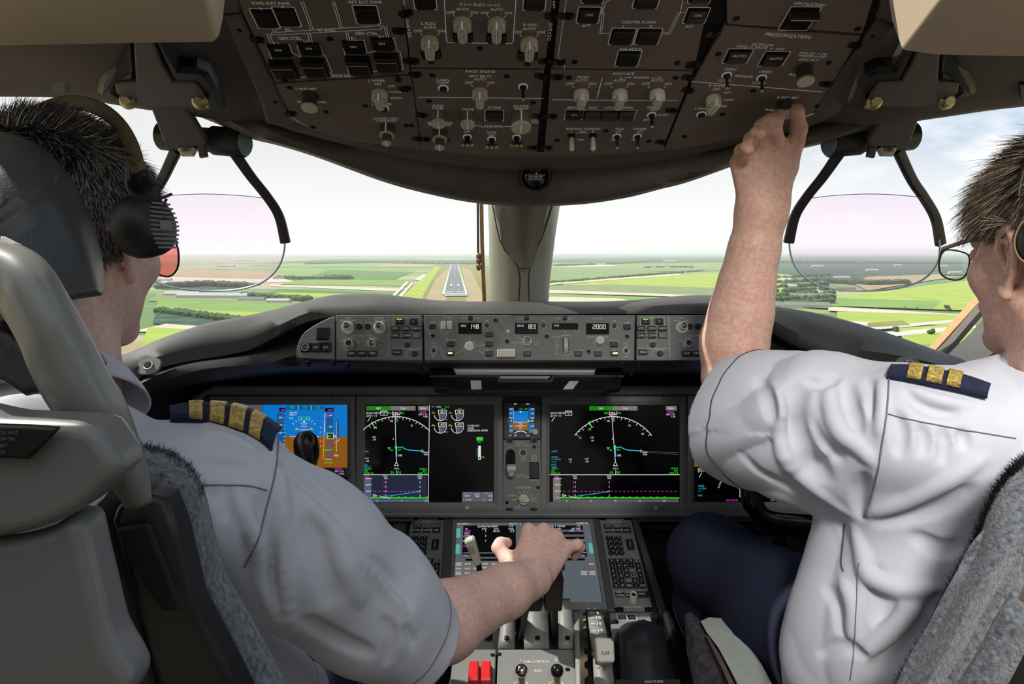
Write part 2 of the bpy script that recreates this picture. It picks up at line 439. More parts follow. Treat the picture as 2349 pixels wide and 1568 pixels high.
fld(TA, (1990, 666), (2150, 640), (2300, 628), (2240, 626), (1990, 634), (1960, 650))
fld(BR, (1880, 700), (2240, 712), (2300, 640), (2240, 640), (1990, 672)); fld(MI, (1890, 700), (2140, 708), (2160, 690), (1930, 684))
fld(SA, (1900, 712), (2200, 726), (2202, 720), (1900, 702)); fld(BR, (1920, 738), (2200, 746), (2210, 722), (1920, 714)); fld(RO, (2010, 756), (2200, 738), (2202, 731), (2060, 744), (1930, 734))
fld(OL, (1990, 750), (2090, 745), (2070, 734), (1990, 740)); fld(BR, (2080, 800), (2260, 780), (2220, 740), (2060, 752)); fld(RO, (2040, 772), (2240, 752), (2236, 744), (2030, 762))
fld(DU, (2020, 860), (2260, 860), (2260, 790), (2080, 790)); fld(MI, (1780, 700), (1900, 706), (1880, 676), (1790, 676))
build(fields, 'ground_fields', FM, kind='structure')
# runway, with its own marks painted on
rw = MB()
def rwp(a, w, z=2.5):   # a metres past the threshold, w metres from the centre line
    c0, c1 = G(1043.5, 677), G(1042.6, 604); d = (c1 - c0); Lr = d.length; d.normalize(); n = Vector((d.y, -d.x, 0))
    p = c0 + d * a + n * w; return (p.x, p.y, GZ + z)
def rq(a0, a1, w0, w1, mi, z): rw.add([rwp(a0, w0, z), rwp(a0, w1, z), rwp(a1, w1, z), rwp(a1, w0, z)], [[0, 1, 2, 3]], mi)
rq(-20, 3350, -25, 25, 0, 3.2)
for sgn in (-1, 1):
    rq(-20, 3350, sgn * 25, sgn * 20.5, 1, 3.6)
    for k in range(5): rq(40, 75, sgn * (3 + k * 3.4), sgn * (5 + k * 3.4), 1, 3.6)
    rq(300, 370, sgn * 6, sgn * 12, 1, 3.6)
    for a in (150, 450, 600): rq(a, a + 25, sgn * 7, sgn * 10, 1, 3.6)
rq(-20, 0, -25, 25, 1, 3.7); rq(-60, -28, -20, 25, 1, 3.4)
for k in range(24): rq(110 + k * 120, 150 + k * 120, -.8, .8, 1, 3.6)
rq(100, 130, -70, -66, 1, 3.6)
build(rw, 'runway', [flat('asphalt', (132, 140, 146), .05, .05), flat('runway_paint', (245, 245, 240))], label='long grey airport runway with white edge lines and threshold bars straight ahead', cat='runway')
MR = flat('barn_roof', (150, 152, 156), .1, .3); MWH = flat('pale_wall', (232, 230, 224)); MRD = flat('red_roof', (170, 116, 96), .1, .3); MPR = flat('pale_roof', (214, 216, 220), .05, .3)
def barn(px, py, w, l, h, roof, label, rot=0.0, group=None):
    c = G(px, py); M = Matrix.Translation(c) @ Matrix.Rotation(rot, 4, 'Z')
    e = empty('farm_building', M, label, 'building', group)
    a = MB().box(-l / 2, -w / 2, l / 2, w / 2, 0, h * .6); local(a, 'walls', MWH, e)
    b = MB(); x, y = l / 2 + .6, w / 2 + .6
    b.add([(-x, -y, h * .6), (x, -y, h * .6), (x, y, h * .6), (-x, y, h * .6), (-x, 0, h * 1.1), (x, 0, h * 1.1)], [[0, 1, 5, 4], [2, 3, 4, 5], [0, 4, 3], [1, 2, 5], [0, 3, 2, 1]])
    local(b, 'roof', roof, e)
BL = [(370, 644, 14, 60, 8, MPR, 'long pale shed behind the glass of the left combiner', 0), (520, 612, 25, 90, 12, MPR, 'wide white warehouse near the horizon in the left windscreen', 0),
      (640, 640, 10, 34, 7, MR, 'grey farmhouse at the left end of the farm row', .1), (676, 640, 10, 26, 7, MPR, 'small pale barn second in the farm row', 0), (792, 636, 14, 44, 8, MPR, 'long white barn at the right end of the farm row', 0),
      (745, 637, 10, 22, 7, MRD, 'red-roofed house beside the trees of the farm row', 0), (500, 683, 26, 150, 9, MPR, 'long white greenhouse across the left fields', -.1), (420, 678, 22, 70, 8, MPR, 'white greenhouse beside the captain\'s cheek', -.1),
      (580, 690, 16, 46, 7, MR, 'grey roofed barn below the white greenhouse', -.1), (640, 694, 14, 40, 7, MPR, 'pale shed at the right end of the greenhouse row', -.1), (560, 598, 30, 160, 14, MPR, 'bright white hall on the far left horizon', 0),
      (1378, 608, 18, 60, 10, MPR, 'white hall left of the tree belt right of the pillar', 0), (1360, 608, 12, 16, 9, MPR, 'small white block beside the white hall', 0), (1444, 600, 14, 14, 22, MPR, 'white tower block on the far tree belt', 0),
      (1536, 600, 22, 110, 12, MPR, 'long white hall before the far wood', 0), (1500, 615, 12, 22, 8, MPR, 'white farmhouse between two dark tree clumps', 0), (1530, 616, 12, 26, 8, MPR, 'pale farm shed right of the tree clumps', 0),
      (1655, 620, 12, 24, 8, MPR, 'pale house beside the raised forearm', 0),
      (1860, 684, 20, 74, 9, MR, 'grey roofed barn below the right combiner rim', -.1), (1825, 706, 20, 96, 9, MR, 'long grey shed at the corner of the glareshield', -.15), (1812, 660, 14, 30, 8, MPR, 'white house among the village trees', 0),
      (1830, 690, 12, 26, 7, MRD, 'red roofed village house above the long grey shed', 0), (1885, 676, 14, 36, 8, MPR, 'pale village hall near the right combiner rim', 0), (1940, 668, 12, 40, 8, MRD, 'row house seen through the combiner bottom', 0),
      (1875, 613, 20, 60, 12, MPR, 'white building at the horizon through the right combiner', 0), (2000, 622, 16, 50, 10, MPR, 'pale building in the wood behind the combiner glass', 0), (2060, 610, 16, 44, 10, MPR, 'pale roof amid the wood right in the combiner', 0),
      (2160, 612, 18, 60, 10, MPR, 'pale roofs right of the right combiner', 0), (2190, 628, 16, 50, 10, MPR, 'white roof above the green field right', 0), (1930, 640, 14, 50, 9, MPR, 'pale roof left in the combiner wood', 0)]
for b in BL:
    barn(b[0], b[1], b[2], b[3], b[4], b[5], b[6], b[7])
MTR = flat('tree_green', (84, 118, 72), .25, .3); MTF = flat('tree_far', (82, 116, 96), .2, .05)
_ico = None
def blobs(mb, c, r_, h, n):
    for k in range(n):
        a = random.random() * 6.28; q = random.random() ** .5 * r_ * .6
        s = r_ * random.uniform(.35, .6)
        mb.ball(c + Vector((math.cos(a) * q, math.sin(a) * q, h * random.uniform(.45, .85))), s, 4, 0, (1, 1, random.uniform(.7, 1)))
def tree(px, py, h, label, group='roadside trees by the right fields'):
    c = G(px, py); e = empty('tree', Matrix.Translation(c), label, 'tree', group)
    t = MB().lathe([(h * .04, 0), (h * .03, h * .5)], 6); local(t, 'trunk', flat('bark', (90, 78, 62)), e)
    b = MB(); blobs(b, Vector((0, 0, 0)), h * .5, h, 9); local(b, 'crown', MTR, e)
for px, py, h, l in [(2055, 766, 9, 'large round tree right of centre by the pale road'), (2136, 772, 8, 'round tree beside the window strut'), (2010, 770, 7, 'narrow tree left of the large round tree'), (2028, 772, 5, 'low bush beside the large round tree'),
                     (2172, 712, 8, 'tall tree before the right window edge'), (2178, 716, 7, 'tree partly behind the tall one'), (2010, 712, 5, 'single small tree on the bright field'), (2104, 709, 4, 'tiny tree on the field line'), (2075, 708, 4, 'tiny bush mid field'), (2138, 770, 5, 'low shrub under the round tree')]:
    tree(px, py, h, l)
def treerow(pts, dens, h, label, name='tree_row', spread=8, m=None):
    b = MB()
    for (x0, y0), (x1, y1) in zip(pts[:-1], pts[1:]):
        n = max(2, int(math.hypot(x1 - x0, y1 - y0) * dens))
        for k in range(n):
            t = (k + random.random()) / n; c = G(x0 + (x1 - x0) * t, y0 + (y1 - y0) * t)
            hh = h * random.uniform(.6, 1.1)
            b.ball(c + Vector((random.uniform(-spread, spread), random.uniform(-spread, spread), hh * .45)), hh * .55, 3, 0, (random.uniform(.9, 1.5), 1, .9))
    build(b, name, m or MTR, label=label, cat='trees', kind='stuff')
treerow([(366, 716), (430, 724), (560, 742), (600, 744)], 1.2, 9, 'hedge of dark trees along the nearest field on the left')
treerow([(370, 662), (470, 656), (560, 660)], 1.0, 16, 'dark wood edge behind the left combiner glass')
treerow([(560, 682), (640, 688), (712, 692)], .9, 12, 'tree belt behind the white greenhouse')
treerow([(640, 639), (700, 641), (806, 640)], .5, 12, 'farm trees along the sandy strip')
treerow([(750, 637), (806, 637)], .8, 12, 'dark clump round the long white barn')
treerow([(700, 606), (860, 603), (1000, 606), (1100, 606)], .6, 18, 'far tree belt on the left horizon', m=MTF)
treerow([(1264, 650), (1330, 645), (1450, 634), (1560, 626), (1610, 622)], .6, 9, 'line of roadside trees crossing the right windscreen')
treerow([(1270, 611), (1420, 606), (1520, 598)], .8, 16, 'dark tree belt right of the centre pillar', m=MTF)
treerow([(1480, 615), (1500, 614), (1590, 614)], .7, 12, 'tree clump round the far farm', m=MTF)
for k in range(7):
    y = 632 + k * 11
    treerow([(1775, y + 8), (1850, y + 3), (1900 + k * 2, y)], .28, 12, 'village trees among the roofs, row %s from the top' % ['one', 'two', 'three', 'four', 'five', 'six', 'seven'][k])
treerow([(1900, 648), (2000, 655), (2080, 652)], .7, 16, 'dark wood edge seen through the right combiner')
treerow([(2170, 634), (2240, 636)], .6, 12, 'hedge on the green field right of the combiner')
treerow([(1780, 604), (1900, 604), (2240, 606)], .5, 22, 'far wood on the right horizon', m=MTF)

# the summer haze that lies over the polder
hm = bpy.data.materials.new('haze'); hm.use_nodes = True; t = hm.node_tree; t.nodes.clear(); oo = t.nodes.new('ShaderNodeOutputMaterial'); vs = t.nodes.new('ShaderNodeVolumeScatter')
vs.inputs['Color'].default_value = (.93, .97, 1, 1); vs.inputs['Density'].default_value = 1 / 11000; vs.inputs['Anisotropy'].default_value = .2; t.links.new(vs.outputs[0], oo.inputs['Volume'])
hb = MB().box(-30000, 500, 30000, 45000, GZ - 1, GZ + 125); hz_ = build(hb, 'haze', hm, kind='stuff'); tagit(hz_, 'thin summer haze over the distant fields', 'haze')
# ================================================================ FLIGHT DECK SHELL
M_OVH = mat('overhead_plastic', (92, 86, 80), .55, noise=.03, scale=9, bump=.04, bscale=900)
M_EYE = mat('eyebrow_dark', (50, 49, 46), .6, noise=.04, scale=8, bump=.04, bscale=900)
M_LIN = mat('ceiling_liner', (92, 84, 78), .75, noise=.03, scale=7, bump=.05, bscale=700)
M_BEIGE = mat('beige_cover', (196, 180, 154), .6, noise=.02, scale=5)
M_BLK = mat('black_rubber', (20, 19, 18), .38, noise=.05)
M_BLKM = mat('black_matt', (14, 14, 14), .85, noise=.05)
M_GS = mat('glareshield_skin', (72, 72, 70), .5, noise=.04, scale=12, bump=.15, bscale=500)
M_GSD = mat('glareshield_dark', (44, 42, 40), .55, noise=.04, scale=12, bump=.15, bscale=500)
M_PIL = mat('pillar_grey', (150, 148, 132), .5, noise=.02, scale=6)
M_WALL = mat('side_wall', (96, 98, 98), .6, noise=.03, scale=6)
M_FLR = mat('floor_dark', (30, 30, 32), .8, noise=.1, scale=30)

def loft(name, rows, mats, n=60, m=None, parent=None, solid=.012, **tg):
    rr = [wrow(r_, n) for r_ in rows]
    if m: rr = crossrows(rr, m)
    b = MB().grid(rr); ob = build(b, name, mats, parent, sharp=60, **tg)
    if solid:
        s = ob.modifiers.new('s', 'SOLIDIFY'); s.thickness = solid; s.offset = 0
    return ob

# eyebrow of the overhead console: panel edge > rounded band > dark face > lower rim > back up
def dov(y): return 2.196 / (1 + 3.73 * (784 - y) / 1500)
top = [(x, y - 14, dov(y) + (.022 if 640 < x < 1890 else .05)) for x, y in [(598, 232), (640, 262), (668, 275), (722, 296), (800, 318), (950, 338), (1100, 350), (1235, 353), (1400, 349), (1560, 337), (1700, 312), (1800, 286), (1866, 260), (1890, 244), (1925, 222)]]
def sh(row, f): return [f(i / (len(row) - 1), *p) for i, p in enumerate(row)]
low = [(440, 246, 1.04), (500, 270, 1.03), (567, 301, 1.02), (665, 327, 1.06), (764, 360, 1.10), (841, 390, 1.14), (963, 427, 1.18), (1096, 453, 1.20), (1230, 460, 1.205), (1383, 450, 1.2), (1506, 423, 1.17), (1604, 396, 1.13), (1700, 360, 1.09), (1835, 328, 1.04), (1900, 313, 1.02), (1988, 285, 1.02), (2060, 262, 1.04)]
lo_ = [tuple(p) for p in spl(low, 24)]; tp_ = [tuple(p) for p in spl(top, 24)]
def mixr(a, b, t, dd=0.0, dy=0.0): return [tuple(a[i][k] * (1 - t) + b[i][k] * t + (dd if k == 2 else dy if k == 1 else 0) for k in range(3)) for i in range(len(a))]
loft('trim_1', [tp_, mixr(tp_, lo_, .18, -.012), mixr(tp_, lo_, .34, -.008), mixr(tp_, lo_, .42, .02), mixr(tp_, lo_, .7, .0), mixr(tp_, lo_, .96, -.02), mixr(tp_, lo_, 1.0, .0), mixr(tp_, lo_, .98, .05, 0), mixr(tp_, lo_, .6, .3, -40)], [M_OVH], n=110, m=36, kind='structure')
# ceiling liners either side, down to the window tops
loft('ceiling_left', [[(-350, -420, .42), (0, -420, .45), (300, -420, .48), (620, -420, .52)], [(-350, 60, .68), (0, 70, .72), (300, 60, .76), (545, 20, .80)], [(-350, 190, .80), (0, 170, .84), (300, 180, .88), (610, 190, .96)], [(-350, 212, .86), (0, 212, .90), (170, 217, .93), (320, 240, .97), (480, 264, 1.0), (650, 300, 1.06)], [(-350, 170, 1.0), (0, 170, 1.05), (300, 190, 1.1), (560, 240, 1.15)]], M_LIN, n=40, m=24, kind='structure')
loft('ceiling_right', [[(1900, -420, .52), (2100, -420, .48), (2400, -420, .45), (2900, -420, .42)], [(2020, 20, .80), (2150, 60, .77), (2400, 80, .74), (2900, 80, .70)], [(1900, 200, .96), (2100, 190, .90), (2400, 190, .86), (2900, 200, .8)], [(1840, 300, 1.06), (1985, 287, 1.0), (2150, 262, .97), (2400, 231, .93), (2900, 215, .88)], [(1860, 260, 1.15), (2150, 210, 1.1), (2400, 190, 1.05), (2900, 180, 1.0)]], M_LIN, n=40, m=24, kind='structure')
loft('ceiling_rear', [[(-900, -420, .44), (620, -420, .52), (1900, -420, .52), (3200, -420, .44)], [(-900, -2400, .3), (620, -2400, .3), (1900, -2400, .3), (3200, -2400, .3)]], M_LIN, n=20, kind='structure')

# glareshield: far rim, top skin, ridge, inner face
gl_top = [(150, 870, 1.0), (314, 809, 1.16), (370, 784, 1.2), (474, 749, 1.28), (579, 729, 1.36), (684, 702, 1.42), (765, 683, 1.46), (893, 682, 1.47), (946, 689, 1.48), (1022, 696, 1.49), (1100, 697, 1.5), (1230, 697, 1.5), (1400, 697, 1.49), (1500, 690, 1.47), (1560, 684, 1.46), (1640, 684, 1.45), (1700, 690, 1.42), (1768, 707, 1.38), (1865, 723, 1.32), (1990, 756, 1.24), (2127, 804, 1.16), (2209, 834, 1.1), (2262, 866, 1.06), (2350, 930, 1.0)]
gl_in = [(150, 960, .98), (300, 870, 1.08), (360, 838, 1.12), (470, 815, 1.2), (560, 800, 1.26), (640, 760, 1.32), (690, 735, 1.36), (760, 722, 1.38), (893, 718, 1.39), (1000, 718, 1.4), (1100, 718, 1.4), (1230, 718, 1.4), (1400, 717, 1.4), (1500, 716, 1.39), (1600, 716, 1.38), (1700, 724, 1.36), (1760, 745, 1.33), (1840, 790, 1.28), (1930, 815, 1.22), (2050, 830, 1.14), (2150, 850, 1.08), (2220, 880, 1.04), (2290, 930, .98)]
gt = [tuple(p) for p in spl(gl_top, 40)]; gi = [tuple(p) for p in spl(gl_in, 40)]
loft('glareshield', [mixr(gt, gt, 0, .9, 40), mixr(gt, gt, 0, .35, 6), mixr(gt, gt, 0, .05, .5), gt, mixr(gt, gi, .25, -.015), mixr(gt, gi, .6, -.012), gi, mixr(gi, gi, 0, .12, 12)], M_GS, n=130, m=40,
     label='dark textured glareshield curving across under both windscreens', cat='glareshield')
# under the hood: the lower roll and the black cavity
un_a = [(180, 1010, .97), (300, 900, 1.06), (400, 856, 1.12), (520, 836, 1.2), (680, 826, 1.31), (970, 827, 1.335), (1457, 827, 1.335), (1650, 826, 1.33), (1800, 832, 1.28), (1930, 850, 1.2), (2080, 880, 1.1), (2200, 930, 1.0)]
ua = [tuple(p) for p in spl(un_a, 40)]
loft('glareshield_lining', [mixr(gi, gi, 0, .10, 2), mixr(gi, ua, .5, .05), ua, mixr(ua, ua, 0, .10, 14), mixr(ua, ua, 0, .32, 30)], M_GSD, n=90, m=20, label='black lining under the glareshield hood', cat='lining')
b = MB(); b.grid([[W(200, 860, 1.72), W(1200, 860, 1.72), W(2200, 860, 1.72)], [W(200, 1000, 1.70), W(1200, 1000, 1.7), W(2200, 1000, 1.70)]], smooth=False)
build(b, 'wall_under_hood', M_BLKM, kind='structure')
# nose side walls below the windows, floor, bulkhead of the footwells
for nm, sg in (('wall_left', -1), ('wall_right', 1)):
    wl = [Vector((sg * x, y, z)) for x, y, z in ((1.06, -.15, .96), (1.06, .5, .96), (1.04, 1.05, .98), (.92, 1.6, .9), (.8, 2.2, .8))]
    b = MB(); b.grid([wl, [Vector((p.x, p.y, .02)) for p in wl]], smooth=False); build(b, nm, M_WALL, kind='structure')
    gp = [W(140, 880, .98), W(310, 812, 1.15), W(470, 752, 1.27), W(684, 705, 1.42)] if sg < 0 else [W(2360, 940, .98), W(2209, 838, 1.09), W(1990, 760, 1.23), W(1768, 710, 1.38)]
    b = MB(); b.grid([wrow_ for wrow_ in ([p + Vector((0, .05, -.03)) for p in gp], [Vector((sg * 1.06, .45, .965)), wl[2], Vector((sg * .98, 1.4, .95)), wl[3]])], smooth=False); build(b, 'trim_11' if sg < 0 else 'trim_12', M_WALL, kind='structure')
build(MB().add([(-1.3, -1, 0), (1.3, -1, 0), (1.3, 2.4, 0), (-1.3, 2.4, 0)], [[0, 1, 2, 3]]), 'floor', M_FLR, kind='structure')
build(MB().box(-1.0, -.02, 1.0, 0, 0, .9, M=Matrix.Translation((0, 2.15, 0.0))), 'wall_front', M_BLKM, kind='structure')

b = MB(); b.box(-1.4, .0, 1.4, .05, 0, 2.3, M=Matrix.Translation((0, -1.5, 0))); build(b, 'wall_rear', mat('bulkhead_grey', (150, 146, 138), .7), kind='structure')
for nm, x in (('wall_left_rear', -1.3), ('wall_right_rear', 1.25)):
    b = MB(); b.box(x, -1.5, x + .05, -.15, 0, 2.2); build(b, nm, M_WALL, kind='structure')
# centre pillar with its sculpted cover
def wq(mb, pts, mi=0): return mb.add([W(*p) for p in pts], [list(range(len(pts)))], mi)
pil = MB()
rows = [[(1118, 440, 1.62), (1130, 448, 1.5), (1160, 452, 1.46), (1200, 455, 1.44), (1240, 455, 1.46), (1272, 450, 1.5), (1288, 445, 1.62)],
        [(1122, 540, 1.64), (1128, 540, 1.53), (1162, 545, 1.49), (1199, 550, 1.47), (1236, 545, 1.49), (1268, 540, 1.53), (1274, 540, 1.64)],
        [(1122, 640, 1.66), (1126, 640, 1.57), (1150, 645, 1.53), (1188, 650, 1.51), (1228, 645, 1.53), (1257, 640, 1.57), (1262, 640, 1.66)],
        [(1120, 720, 1.66), (1122, 720, 1.58), (1146, 720, 1.54), (1186, 720, 1.52), (1222, 720, 1.54), (1250, 720, 1.58), (1256, 720, 1.66)]]
pil.grid([wrow(r_, 24) for r_ in rows]); pr = build(pil, 'trim_2', M_PIL, kind='structure', sharp=60)
# raised shield-shaped cover on the pillar with narrow dark joints
cv = MB()
sh_ = [(1152, 466), (1200, 474), (1252, 466), (1246, 520), (1224, 600), (1210, 648), (1205, 690), (1166, 690), (1164, 650), (1152, 560)]
cr_ = [(x, y, 1.435 + (y - 466) * .0004) for x, y in [(1134, 462), (1166, 462), (1200, 476), (1236, 462), (1268, 462)]]
rows = [[(1150, 468, 1.445), (1200, 474, 1.425), (1256, 468, 1.445)], [(1146, 500, 1.45), (1200, 506, 1.43), (1250, 500, 1.45)], [(1150, 560, 1.475), (1198, 566, 1.45), (1236, 560, 1.475)], [(1186, 610, 1.49), (1204, 614, 1.47), (1222, 610, 1.49)]]
cv.grid([wrow(r_, 12) for r_ in rows]); ob = build(cv, 'trim_3', mat('pillar_cover', (118, 114, 100), .45, noise=.02), kind='structure', sharp=60)
b = MB()
for p in ([(1128, 462, 1.488), (1150, 560, 1.49), (1190, 616, 1.485), (1190, 700, 1.5)], [(1270, 462, 1.492), (1245, 540, 1.49), (1215, 616, 1.485), (1214, 700, 1.5)], [(1190, 616, 1.48), (1215, 616, 1.48)]):
    b.tube([W(*q) for q in spl(p, 12)], .0012, 5)
build(b, 'trim_4', M_BLKM, kind='structure')
b = MB(); b.tube([W(1112, 462, 1.50), W(1190, 470, 1.45), W(1300, 460, 1.50)], .006, 8); build(b, 'trim_5', M_PIL, kind='structure')
# windscreen panes, and the side post at the right
GLS = glass('windscreen_glass', (.985, .995, .99), .012)
for i, r_ in enumerate(([(1195, 380, 1.70), (1195, 730, 1.85), (250, 880, 1.75), (100, 880, 1.5), (100, 130, 1.15), (560, 250, 1.4)], [(1205, 380, 1.70), (1205, 730, 1.85), (2080, 900, 1.75), (2180, 860, 1.6), (2300, 130, 1.2), (1900, 250, 1.4)])):
    b = MB(); n = len(r_); b.add([W(*p) for p in r_], [list(range(n))]); build(b, 'window_%d' % (i + 1), GLS, kind='structure')
b = MB(); b.tube([W(2100, 850, 1.30), W(2155, 790, 1.30), W(2245, 690, 1.30), W(2420, 500, 1.28)], .010, 8, sec=[(-1, -.6), (1, -.6), (1, .6), (-1, .6)]); build(b, 'trim_6', mat('tan_seal', (196, 150, 96), .6), kind='structure')
b = MB(); b.tube([W(2112, 858, 1.27), W(2180, 790, 1.27), W(2250, 708, 1.27), W(2420, 520, 1.25)], .009, 8, sec=[(-1, -.6), (1, -.6), (1, .6), (-1, .6)]); build(b, 'trim_7', mat('seal_grey', (90, 84, 78), .5), kind='structure')
b = MB(); b.grid([[W(2135, 850, 1.24), W(2230, 760, 1.22), W(2420, 540, 1.16)], [W(2205, 880, 1.14), W(2330, 790, 1.10), W(2500, 640, 1.05)]], smooth=False)
build(b, 'trim_8', mat('post_white', (214, 210, 200), .6, noise=.02), kind='structure')
b = MB(); b.grid([[W(2185, 880, 1.13), W(2290, 800, 1.10), W(2440, 700, 1.05)], [W(2225, 920, 1.1), W(2360, 860, 1.05), W(2500, 800, 1.0)]], smooth=False)
build(b, 'trim_9', M_WALL, kind='structure')
b = MB(); b.tube([W(2240, 860, 1.07), W(2300, 820, 1.07), W(2400, 760, 1.05)], .006, 8); b.tube([W(2252, 872, 1.06), W(2312, 832, 1.06), W(2412, 772, 1.04)], .004, 8); build(b, 'trim_10', M_BLK, kind='structure')
# wiper parked upright in front of the left pane
w = empty('windscreen_wiper', W(1108, 690, 1.95), 'tan upright wiper parked left of the centre pillar', 'wiper')
b = MB().tube([W(1104, 440, 1.86), W(1106, 560, 1.92), W(1112, 710, 1.98)], .011, 8, sec=[(-1, -.5), (1, -.5), (1, .5), (-1, .5)]); build(b, 'arm', mat('wiper_tan', (150, 118, 84), .5, noise=.1), w)
b = MB().tube([W(1096, 440, 1.9), W(1097, 580, 1.95)], .004, 6); build(b, 'blade', mat('wiper_dark', (70, 58, 48), .6), w)
b = MB(); [b.ball(W(1098, y, 1.93), .008, 6, 0, (1, 1, 1.4)) for y in (588, 598, 612)]; build(b, 'coupling', mat('wiper_brass', (140, 104, 70), .4, .6), w)
# ================================================================ OVERHEAD PANEL
M_PAN = mat('panel_brown_grey', (120, 108, 98), .5, noise=.03, scale=14, bump=.05, bscale=800)
M_WHT = mat('legend_white', (226, 222, 212), .6, noise=0)
M_WHT = mat('legend_backlit', (226, 222, 212), emit=.24)
M_KNB = mat('knob_grey', (214, 210, 192), .45, noise=.03, scale=80)
M_KND = mat('knob_dark', (70, 70, 60), .4, noise=.03)
M_SW = mat('switch_black', (24, 24, 25), .35, noise=.04)
M_SWG = mat('switch_cap_grey', (66, 66, 66), .35, noise=.04)
M_SCR = mat('screw_dark', (34, 32, 30), .35, .6)
M_MET = mat('toggle_metal', (196, 184, 140), .3, .8)
M_TRN = glass('switch_guard', (.7, .7, .72), .12, .1)

def me_pointer():
    b = MB(); b.lathe([(.0125, 0), (.0128, .002), (.0122, .009), (.0105, .011)], 24)
    b.prism([(-.0055, .0118), (.0055, .0118), (.0068, 0), (.0062, -.0135), (.003, -.0165), (-.003, -.0165), (-.0062, -.0135), (-.0068, 0)], .009, .021, 0, .0014)
    b.prism([(-.0118, -.004), (-.0068, -.006), (-.0068, .006), (-.0118, .004)], .008, .013, 0, .001); b.prism([(.0068, -.006), (.0118, -.004), (.0118, .004), (.0068, .006)], .008, .013, 0, .001)
    b.rect(-.0011, -.015, .0011, .0116, .0212, 2); b.rect(-.0005, -.015, .0005, .0116, .0213, 1)
    b.prism([(-.0011, .0119), (.0011, .0119), (.0011, .0121), (-.0011, .0121)], .003, .021, 1)
    return mk(b, 'selector_knob', [M_KNB, M_WHT, M_BLK])
def me_cup(dark=False):
    b = MB(); b.lathe([(.0135, 0), (.0135, .002), (.0112, .0025), (.0118, .018), (.0122, .0195)], 28, mi=1); b.lathe([(.0122, .0195), (.0124, .021), (.0122, .0225), (.011, .0228)], 28, mi=0)
    return mk(b, 'pull_knob', [M_KNB, M_KND], 50)
def me_dual(): 
    b = MB(); b.lathe([(.0115, 0), (.0115, .012), (.0108, .013)], 24, flute=.05, mi=1); b.lathe([(.0112, .013), (.0112, .0145)], 24); b.lathe([(.0075, .014), (.007, .026), (.0066, .0265)], 20, mi=1, flute=.05); b.lathe([(.0072, .0265), (.0072, .028), (.006, .0285)], 20)
    b.rect(-.0006, -.0075, .0006, .0075, .0287, 2); b.box(-.0006, .0105, .0006, .0125, 0, .0135, 2)
    return mk(b, 'dual_knob', [M_KNB, M_KND, M_WHT], 50)
def me_cyl():
    b = MB(); b.lathe([(.0122, 0), (.0122, .016)], 28, flute=.06, mi=1); b.lathe([(.012, .016), (.0124, .018), (.0115, .021)], 28)
    b.rect(-.0006, -.009, .0006, .009, .0212, 2); b.box(-.0007, .011, .0007, .0126, 0, .016, 2)
    return mk(b, 'dimmer_knob', [M_KNB, mat('knob_mid', (120, 118, 106), .4), M_WHT], 50)
def me_toggle(n=1):
    b = MB(); b.ring(0, 0, .0052, .0068, 0, .0012, 18, 1)
    b.lathe([(.005, 0), (.005, .003), (.003, .004)], 12, mi=0)
    if n == 1: b.tube([(0, 0, .002), (0, -.001, .009), (0, -.003, .017)], [.0018, .002, .0024], 10, 0); b.ball(Vector((0, -.0034, .018)), .0026, 8, 2)
    else:
        b.tube([(0, 0, .002), (0, -.001, .010)], [.003, .0034], 10, 0); b.box(-.009, -.004, .009, -.0005, .009, .012, 0, .001)
        for x in (-.007, 0, .007): b.ball(Vector((x, -.002, .0135)), .0032, 8, 2)
    return mk(b, 'toggle_switch', [M_SW, M_WHT, M_MET], 50)
def me_turnoff():
    b = MB(); b.ring(0, 0, .0052, .0066, 0, .001, 18, 1); b.lathe([(.005, 0), (.0045, .004)], 12, mi=1); b.tube([(0, 0, .002), (0, -.001, .01), (0, -.003, .02)], [.0026, .0034, .0042], 10, 0); b.ball(Vector((0, -.0032, .0205)), .0042, 8, 0)
    return mk(b, 'toggle_switch', [M_KNB, M_SW], 50)
def me_screw():
    b = MB(); b.lathe([(.0042, 0), (.0042, .0006), (.003, .0010)], 14); b.rect(-.0022, -.0004, .0022, .0004, .0011, 1); return mk(b, 'screw', [M_SCR, M_BLKM])
def me_dzus():
    b = MB(); b.box(-.009, -.005, .009, .005, 0, .0012, 1, rad=.004); b.lathe([(.0042, .001), (.0042, .0025), (.003, .003)], 14, cx=.002); b.ring(.002, 0, .0026, .0032, .003, .0035, 14, 0); return mk(b, 'panel_fastener', [M_SCR, M_BLK])
def me_push():
    b = MB(); b.ring(0, 0, .0058, .0072, 0, .0012, 20, 1); b.lathe([(.0056, 0), (.0054, .003), (.004, .0035)], 18); return mk(b, 'push_button', [M_SW, M_WHT])
def shrink(me, k):
    me.transform(Matrix.Scale(k, 4)); return me
ME_PTR, ME_CUP, ME_DUAL, ME_CYL, ME_TG, ME_TG3, ME_TO, ME_SCR, ME_DZ, ME_PSH = shrink(me_pointer(), .88), shrink(me_cup(), .9), me_dual(), shrink(me_cyl(), .86), me_toggle(), me_toggle(3), me_turnoff(), me_screw(), me_dzus(), me_push()

